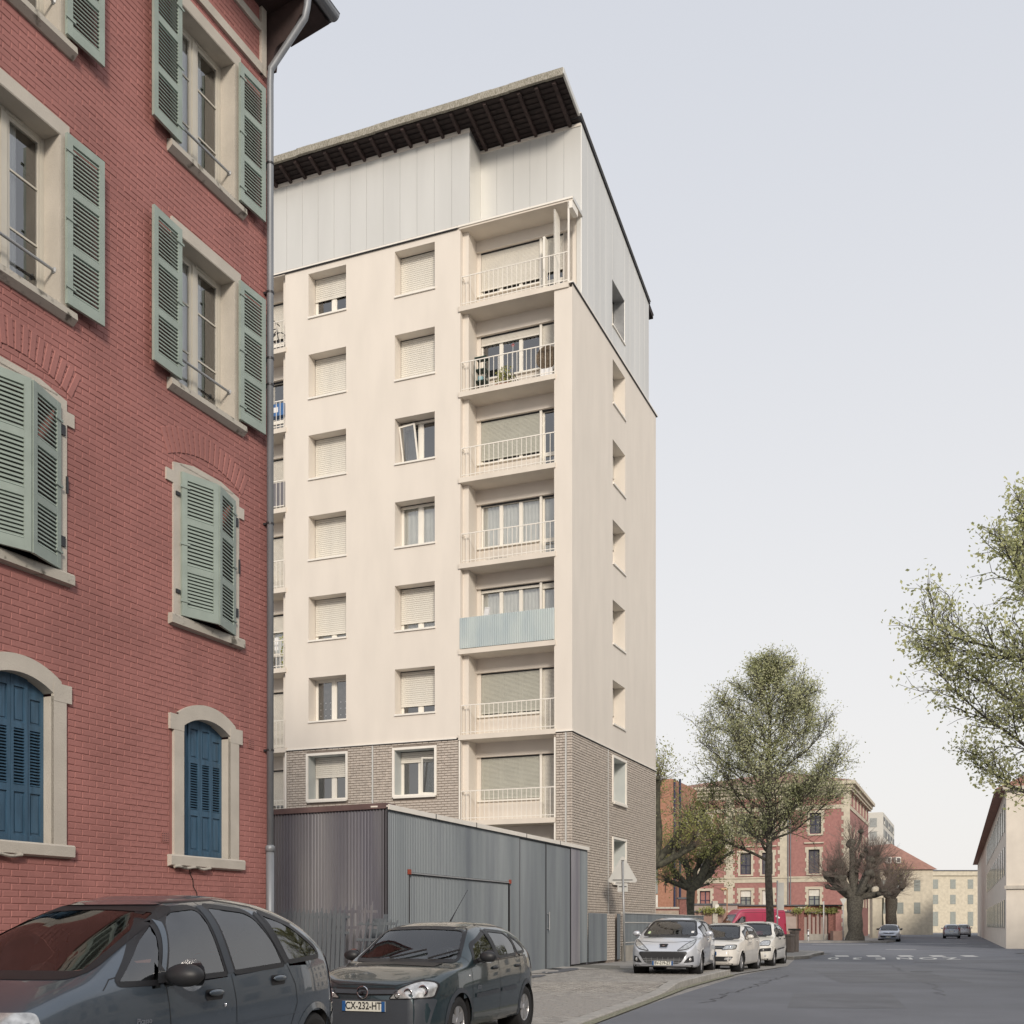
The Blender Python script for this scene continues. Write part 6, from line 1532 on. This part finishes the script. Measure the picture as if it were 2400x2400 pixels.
# ---------------------------------------------------------------- beyond the crossroads
BR = math.atan2(-0.3809, 0.9247)
SC = thing('school_building', 'three storey red brick building with sandstone quoins and deep cornice beyond the crossroads', 'building', (34.4, 115, 0), BR)
def sx(u):      # photo column -> local x on the school front (x <= 0)
    k = (u-1200)/2636; t = (34.4-k*115)/(.9247+k*.3809); return -t
HS = 16.1
wins = []
for u0, u1, z0, z1, st in [(1735, 1760.5, 3.25, 5.05, 'blind'), (1786, 1811, 3.25, 5.05, 'full'), (1895, 1921.5, 3.25, 5.10, 'blind'), (1640, 1665, 3.25, 5.05, 'brick'),
                           (1735, 1760.5, 6.75, 9.0, 'dark'), (1786, 1811, 6.75, 9.0, 'dark'), (1895, 1921, 6.75, 9.2, 'grey'), (1640, 1665, 6.75, 9.0, 'dark'),
                           (1735, 1760.5, 10.9, 13.0, 'dark'), (1786, 1811, 10.9, 13.0, 'dark'), (1898, 1924.5, 10.85, 12.98, 'dark'), (1640, 1665, 10.9, 13.0, 'dark')]:
    wins.append((sx(u0), sx(u1), z0, z1, st))
m_ = MB(); XL = sx(1560)
wall(m_, XL, 0, 0, HS-.5, [w_[:4] for w_ in wins], 0, .35)
swins = [(1.6+i*3.6, 2.4+i*3.6, 8.6, 11.5) for i in range(6)]+[(1.6+i*3.6, 2.4+i*3.6, 3.4, 5.6) for i in range(6)]+[(1.7+i*3.6, 2.2+i*3.6, 13.9, 14.9) for i in range(6)]
m_.T = TY; wall(m_, 0, 23, 0, HS-.5, swins, 0, .3)
m_.T = None; m_.quad((0,23,0),(0,23,HS-.5),(XL,23,HS-.5),(XL,23,0))
m_.build('wall', M['school_brick'], SC)
for i, (a, b, z0, z1, st) in enumerate(wins):
    f = MB(); frame_rect(f, a, b, z0, z1, .2, .27, .07)
    mid = (a+b)/2; f.box(mid-.05, mid+.05, .19, .26, z0, z1); f.box(a, b, .2, .25, z0+(z1-z0)*.42, z0+(z1-z0)*.42+.06)
    fo = f.build('window', M['navy'], SC)
    q = MB(); q.quad((a,.24,z0),(b,.24,z0),(b,.24,z1),(a,.24,z1)); q.build('pane', M['pane_grey'] if st in ('blind', 'full') else M['slate'] if st != 'brick' else M['school_brick'], fo)
    if st in ('blind', 'full'):
        q = MB(); q.box(a+.02, b-.02, .12, .17, z0+((z1-z0)*.62 if st == 'blind' else 0), z1); q.build('blind', M['blind_white'], fo)
    s_ = MB(); t_ = .22
    s_.box(a-t_, a, -.06, .0, z0-.05, z1); s_.box(b, b+t_, -.06, .0, z0-.05, z1)
    for z in (z0+.2, z0+(z1-z0)*.5, z1-.3): s_.box(a-t_-.13, a-t_, -.055, 0, z, z+.35); s_.box(b+t_, b+t_+.13, -.055, 0, z, z+.35)
    s_.box(a-t_-.12, b+t_+.12, -.07, 0, z1, z1+.26)
    if z0 > 6: s_.box(a-t_-.2, b+t_+.2, -.18, 0, z1+.62, z1+.75); s_.box(a-t_, b+t_, -.12, 0, z0-.2, z0-.05)
    s_.build('window_surround', M['school_stone'], fo)
for a, b, z0, z1 in swins:
    q = MB(TY); q.quad((a,.2,z0),(b,.2,z0),(b,.2,z1),(a,.2,z1)); fo = q.build('window', M['slate'], SC); s_ = MB(TY); s_.box(a-.2, a, -.06, 0, z0, z1); s_.box(b, b+.2, -.06, 0, z0, z1); s_.box(a-.25, b+.25, -.08, 0, z1, z1+.25); s_.build('window_surround', M['school_stone'], fo)
st_ = MB()
st_.box(XL, .12, -.14, -.0, 6.28, 6.44); st_.box(XL, .06, -.06, 0, 5.85, 6.26); st_.box(XL, .08, -.08, 0, 13.35, 13.75)
st_.box(XL, .35, -.35, 0, 15.15, 15.4); st_.box(XL, .75, -.75, 0, 15.75, 16.1); st_.box(XL, .5, -.5, 0, 15.4, 15.75); st_.box(XL, .05, -.05, 0, 14.7, 15.15)
st_.T = TY; st_.box(.0, 23.3, -.14, 0, 6.28, 6.44); st_.box(0, 23.3, -.08, 0, 13.35, 13.75); st_.box(0, 23.3, -.35, 0, 15.15, 15.4); st_.box(0, 23.7, -.75, 0, 15.75, 16.1); st_.box(0, 23.5, -.5, 0, 15.4, 15.75)
st_.build('cornice', M['school_stone'], SC)
for ua, ub, wide in ((1977.5, 1991.8, 0), (1828, 1845, 0), (1702, 1718, 0), (1588, 1601, 0)):
    q = MB(); a, b = sx(ua), sx(ub)
    q.box(a, b, -.07, .0, 0, 15.1); z = .4; k = 0
    while z < 14.8:
        if k % 2 == 0: q.box(a-.22, a, -.065, 0, z, z+.42)
        if k % 2 == 0 and ua < 1970: q.box(b, b+.18, -.065, 0, z, z+.42) if ua < 1720 else None
        z += .42; k += 1
    q.build('quoin', M['school_stone'], SC)
q = MB(TY); q.box(0, .9, -.07, .0, 0, 15.1); q.build('quoin', M['school_stone'], SC)
q = MB(); x = sx(1847.5); q.tube([(x, -.12, 0), (x, -.12, 15.2)], .07, 6); q.tube([(x+.25, -.12, 0), (x+.25, -.12, 15.2)], .05, 6); q.build('downpipe', M['lead'], SC)
q = MB(); q.add([(XL, -.7, 16.1), (.7, -.7, 16.1), (.7, 23.5, 16.1), (XL, 23.5, 16.1), (XL+5, 9, 18.0), (-8, 9, 18.6), (-8, 14, 18.6), (XL+5, 14, 18.0)], [(0,1,5,4),(1,2,6,5),(2,3,7,6),(3,0,4,7),(4,5,6,7)]); q.build('roof', M['roof_tile'], SC)
# orange annex at the left with its glazed stair strip
AX = thing('orange_brick_annex', 'narrow orange brick building beside the beige block with a stack of glazed panels', 'building', (13.9, 97, 0), BR)
q = MB(); q.box(-7, .0, 0, 9, 0, 14.0); q.build('wall', M['orange_brick'], AX)
for i, (z0, z1, mm) in enumerate([(1.9, 2.6, 'slate'), (2.7, 4.0, 'blind_white'), (4.1, 5.5, 'pane_grey'), (5.6, 7.0, 'pane_grey'), (7.2, 8.1, 'tail_lamp'), (8.2, 8.5, 'blind_white'), (8.6, 10.4, 'pane_grey'), (10.5, 12.3, 'pane_grey')]):
    q = MB(); q.box(-4.2, -1.35, -.08, 0, z0, z1); q.build('facade_panel', M[mm], AX)
q = MB(); q.tube([(.15, -.05, 0), (.15, -.05, 14)], .09, 6); q.tube([(.5, .4, 0), (.5, .4, 14)], .12, 6); q.build('downpipe', M['navy'], AX)
q = MB()
for a, b in (((0, 0), (0, 1.4)), ((-.25, 1.0), (.25, 1.0)), ((-.15, .6), (.15, 1.2)), ((.15, .6), (-.15, 1.2))): q.tube([(-.68+a[0], -.04, 4.2+a[1]), (-.68+b[0], -.04, 4.2+b[1])], .035, 4)
q.build('wall_anchor', M['ink'], AX)
# boundary walls
def wx(u, Y): return (u-1200)/2636*Y
BW = thing('garden_wall', 'brick boundary wall with blank grey panels between red piers beyond the crossroads', 'wall', (0, 0, 0), 0)
Yw = 94.0
def bx(u0, u1, z0, z1, dy0, dy1, nm, mm): q = MB(); q.box(wx(u0, Yw), wx(u1, Yw), Yw+dy0, Yw+dy1, z0, z1); return q.build(nm, M[mm], BW)
bx(1500, 1608, .0, 2.75, .0, .35, 'wall', 'wall_brick'); bx(1500, 1592, 2.75, 2.9, -.1, .45, 'coping', 'stone_dirty'); bx(1592, 1609, .0, 3.55, -.15, .5, 'pier', 'wall_brick'); bx(1588, 1611, 3.55, 3.7, -.25, .6, 'coping', 'slate')
q = MB()
for i in range(22): x = wx(1534+i*2.6, Yw); q.box(x, x+.045, Yw-.06, Yw, 2.05, 2.6)
q.build('baluster', M['school_stone'], BW)
bx(1609, 1822, .0, 2.45, .1, .3, 'wall', 'render_pink'); bx(1609, 1700, 2.45, 2.6, .0, .35, 'coping', 'slate'); bx(1622, 1730, 2.6, 3.05, .4, .5, 'wall', 'panel_grey'); bx(1622, 1740, 3.05, 3.2, .3, .6, 'coping', 'slate')
bx(1670, 1682, .0, 3.4, -.1, .5, 'pier', 'stone_dirty'); bx(1675, 1684, 2.5, 3.1, -.2, -.1, 'notice_board', 'blind_white')
bx(1740, 1986, 2.70, 3.0, 1.6, 1.9, 'tile_band', 'pink_coping'); bx(1740, 1986, 3.0, 3.12, 1.4, 2.1, 'coping', 'slate')
bx(1822, 1870, .0, 2.45, .0, .3, 'wall', 'render_pink'); bx(1820, 1871, 2.45, 2.55, -.1, .4, 'coping', 'slate'); bx(1824, 1866, .85, 2.1, -.04, .0, 'panel', 'panel_grey')
bx(1870, 1883, .0, 2.75, -.25, .5, 'pier', 'wall_brick'); bx(1868, 1885, 2.75, 2.9, -.35, .6, 'coping', 'stone_dirty')
bx(1883, 1942, .0, .65, -.1, .3, 'plinth', 'concrete'); bx(1883, 1942, .65, 2.45, .1, .3, 'wall', 'wall_brick'); bx(1883, 1942, 2.4, 2.5, -.15, .4, 'coping', 'stone_dirty')
for i in range(6): bx(1885+i*9.6, 1891+i*9.6, .65, 2.05 if i % 2 == 0 else 2.4, .04, .1, 'panel', 'panel_grey'); bx(1892+i*9.6, 1894.4+i*9.6, .0, 2.4, -.04, .1, 'pier', 'wall_brick')
bx(1940, 1957, .0, 2.75, -.2, .5, 'pier', 'wall_brick'); bx(1941, 1966, .0, .9, -1.5, -.6, 'low_block', 'render_pink')
cr = random.Random(2)
q = MB()
for i in range(900):
    u = cr.choice([cr.gauss(1869, 6), cr.uniform(1884, 1945), cr.gauss(1950, 6), cr.gauss(1660, 12), cr.gauss(1687, 4)]); c = Vector((wx(u, Yw), Yw-.3+cr.uniform(-.2, .3), 2.6+cr.gauss(0, .13)))
    a = Vector((cr.gauss(0,1), cr.gauss(0,1), cr.gauss(0,1))).normalized()*.12; b = a.orthogonal().normalized()*.07; q.quad(c-a, c+b, c+a, c-b)
tag(q.build('creeper', M['leaf_dark'], kind='stuff'), 'dark creeper growing along the top of the far brick boundary wall', 'plant')
def pole_thing(name, label, cat, u, Y, h, r=.04, m='steel'):
    t = thing(name, label, cat, (wx(u, Y), Y, .05), 0); q = MB(); q.tube([(0, 0, 0), (0, 0, h)], r, 8); q.build('pole', M[m], t, smooth=True); return t
t = pole_thing('road_sign', 'two grey sign plates seen from behind on a pole right of the green tree trunk', 'road sign', 1822, 56, 3.55)
for z0, z1 in ((2.75, 3.45), (2.08, 2.74)): q = MB(); q.box(.0, .32, -.05, -.03, z0, z1); q.build('sign_plate', M['sign_back'], t)
t = pole_thing('road_sign', 'thin grey pole with a small tapered plate left of the massive pollarded tree', 'road sign', 1930.5, 88, 3.2, .05, 'sign_back')
t = pole_thing('road_sign', 'small triangular give way plate seen from behind on the massive tree trunk', 'road sign', 1976, 90.2, 3.4, .04); q = MB(); q.prism([(-.28, 3.45), (.28, 3.45), (0, 2.9)], -.06, -.03, 'y'); q.build('sign_plate', M['sign_back'], t)
t = thing('street_lamp', 'small street lamp with an orange head in front of the brick building', 'street lamp', (wx(1704, 93), 93, .1)); q = MB(); q.tube([(0, 0, 0), (0, 0, 4.2), (-.15, 0, 4.3)], .05, 6); q.build('pole', M['orange_brick'], t); q = MB(); q.box(-.5, -.05, -.1, .1, 4.2, 4.35); q.build('lamp_head', mat('lamp_cover', (.6, .35, .2), .4), t)
t = thing('bollard', 'white bollard with two black bands at the far kerb', 'bollard', (wx(1894.5, 88.5), 88.5, .08)); q = MB(); q.tube([(0, 0, 0), (0, 0, .95)], .06, 10); q.build('post', M['white_plastic'], t, smooth=True)
q = MB(); q.tube([(0, 0, .40), (0, 0, .52)], .066, 10); q.tube([(0, 0, .80), (0, 0, .90)], .066, 10); q.build('black_band', M['ink'], t)
for u, Y, lb in ((1851, 51.8, 'brown grey litter bin nearer the white car at the kerb corner'), (1862, 53.0, 'taller brown grey litter bin with a flat dark lid at the kerb corner')):
    t = thing('litter_bin', lb, 'litter bin', (wx(u, Y), Y, .12), 0, 'litter bins at the corner'); h = .86 if u < 1860 else 1.0
    q = MB(); q.lathe([(0, 0), (.19, 0), (.21, .05), (.21, h-.12), (.235, h-.10), (.235, h-.02), (.0, h)], (0, 0, 0), 'z', 8); q.build('body', M['bin'], t)
    if u > 1860: q = MB(); q.box(-.25, .25, -.2, .2, h, h+.1); q.build('lid', M['ink'], t)
# far house with red hipped roof, white block, pale stone house, street end
FH = thing('far_house', 'pale rendered house with a steep red tiled roof and two small white dormers', 'house', (wx(2030, 160), 160, 0), 0)
q = MB(); q.box(-1, 9.5, 0, 12, 0, 9.4); q.build('wall', M['school_stone'], FH)
q = MB(); q.add([(-1.4,-.4,9.3),(10.0,-.4,9.3),(10.0,12.4,9.3),(-1.4,12.4,9.3),(1.0,5.0,12.9),(5.3,5.0,13.3),(5.3,7,13.3),(1.0,7,12.9)], [(0,1,5,4),(1,2,6,5),(2,3,7,6),(3,0,4,7),(4,5,6,7)]); q.build('roof', M['roof_tile'], FH)
for x in (3.0, 4.35): q = MB(); q.box(x, x+.72, .3, 3, 10.2, 11.1); d = q.build('dormer', M['blind_white'], FH); q = MB(); q.box(x+.15, x+.57, .27, .3, 10.35, 10.95); q.build('pane', M['slate'], d)
for i in range(3):
    for z in (3.0, 6.2): q = MB(); q.box(2+i*2.4, 2.9+i*2.4, -.04, 0, z, z+1.6); q.build('window', M['pane_grey'], FH)
TB = thing('far_apartment_block', 'pale concrete apartment block with rows of loggias in the far distance', 'apartment block', (99.0, 300, 0), BR)
q = MB(); q.box(-14, 0, 0, 44, 0, 31.5); q.box(-12, -2, 22, 40, 31.5, 33.4); q.build('wall', M['block_white'], TB)
for f in range(7):
    for i in range(12):
        if True:
            q = MB(TY); q.box(1.2+i*3.5, 3.9+i*3.5, -.12, .0, 28.4-f*3.3, 30.4-f*3.3); q.build('loggia', M['block_grey'] if (i+f) % 3 else M['slate'], TB)
            if (i*3+f) % 5 == 0: q = MB(TY); q.box(1.8+i*3.5, 2.6+i*3.5, -.25, -.12, 28.4-f*3.3, 29.2-f*3.3); q.build('laundry', M['blind_white'], TB)
    q = MB(); q.box(-3.4, -1.6, -.1, 0, 27.6-f*3.6, 30-f*3.6); q.build('stair_window', M['block_grey'], TB)
SHs = thing('stone_house', 'pale greenish stone house with an arched doorway at the end of the far street', 'house', (wx(2088, 205), 205, 0), 0)
q = MB(); q.box(0, 30, 0, 12, 0, 11.0); q.box(-.3, 30, -.3, 0, 10.4, 11.2); q.build('wall', M['school_stone'], SHs)
for i in range(6):
    for z in (1.2, 5.2, 8.0): q = MB(); q.box(1.2+i*3.2, 2.2+i*3.2, -.05, 0, z, z+(2.6 if z < 2 else 1.7)); q.build('window', M['pane_grey'], SHs)
q = MB(); q.box(-.2, 30.2, -.4, 12, 11.2, 11.4); q.build('roof', M['slate'], SHs)
GH = thing('gate_pier', 'pale stone gate pier with a white globe at the pavement beyond the silver car', 'gate pier', (wx(2056, 108), 108, 0), 0)
q = MB(); q.box(-.45, .45, 0, .9, 0, 4.4); q.box(-.55, .55, -.1, 1.0, 4.0, 4.2); q.ellipsoid((0, .45, 4.75), (.4, .4, .4)); q.build('pier', M['school_stone'], GH)
RL = thing('street_building', 'long cream rendered building lining the right side of the street at the right edge', 'building', (29.0, 66.0, 0), -R(21.5))
q = MB(); q.box(0, 14, 0, 90, 0, 9.5); q.build('wall', M['plaster_soffit'], RL); q = MB(); q.prism([(-.6, 9.4), (14.6, 9.4), (7, 13)], 0, 90, 'y'); q.build('roof', M['roof_tile'], RL)
for i in range(14):
    for z in (1.2, 4.4, 7.0): q = MB(); q.box(-.05, .0, 2+i*3, 3.1+i*3, z, z+1.7); q.build('window', M['pane_grey'], RL)
for i in range(5):
    for z in (1.2, 4.2, 6.9): q = MB(); frame_rect(q, 1.2+i*2.6, 2.2+i*2.6, z, z+1.6, -.05, .0, .08); fo = q.build('window', M['stone'], RL); q = MB(); q.box(1.28+i*2.6, 2.12+i*2.6, -.01, .0, z+.08, z+1.52); q.build('pane', M['slate'], fo)
q = MB(); q.box(-.1, 14.1, -.12, .0, 3.5, 3.7); q.box(-.2, 14.2, -.3, 0, 9.3, 9.5); q.build('cornice', M['stone'], RL)
# building across the street, behind and right of the camera: it shows in the car windows
OP = thing('street_building', 'cream building across the street mirrored in the parked cars', 'building', (13.5, -10, 0), -R(19))
q = MB(); q.box(0, 12, 0, 56, 0, 10.5); q.build('wall', M['plaster_soffit'], OP); q = MB(); q.box(-.5, 12, -.2, 56.2, 10.5, 10.9); q.box(-.12, 0, 0, 56, 3.6, 3.8); q.box(-.12, 0, 0, 56, 7.1, 7.25); q.build('cornice', M['stone'], OP)
for i in range(16):
    for z in (.9, 4.5, 7.7): q = MB(); q.box(-.04, .0, 1.5+i*3.5, 2.7+i*3.5, z, z+1.8); q.build('window', M['slate'], OP)
RB = thing('street_building', 'added row of rendered houses behind the camera, shading low sky, mirrored in bonnets and panes', 'building', (-4, -44, 0), R(4))  # unseen houses added to shade the low sky and show in reflections
q = MB(); q.box(0, 52, -10, 0, 0, 12.5); q.build('wall', M['render_pink'], RB); q = MB(); q.prism([(-.6, 12.4), (52.6, 12.4), (48, 15.5), (4, 15.5)], -9.5, .4, 'y'); q.build('roof', M['slate'], RB)
for i in range(15):
    for z in (1.0, 4.6, 8.3): q = MB(); q.box(1.6+i*3.4, 2.8+i*3.4, .0, .05, z, z+2.0); q.build('window', M['pane_grey'], RB)
# distant tree line closing the street
q = MB(); rg = random.Random(4)
for i in range(140): q.ellipsoid((rg.uniform(-420, 520), rg.uniform(520, 620), rg.uniform(-2, 5)), (rg.uniform(12, 24), 12, rg.uniform(4, 9)), 8, 5)
q.build('far_hills', M['hill'], kind='structure')
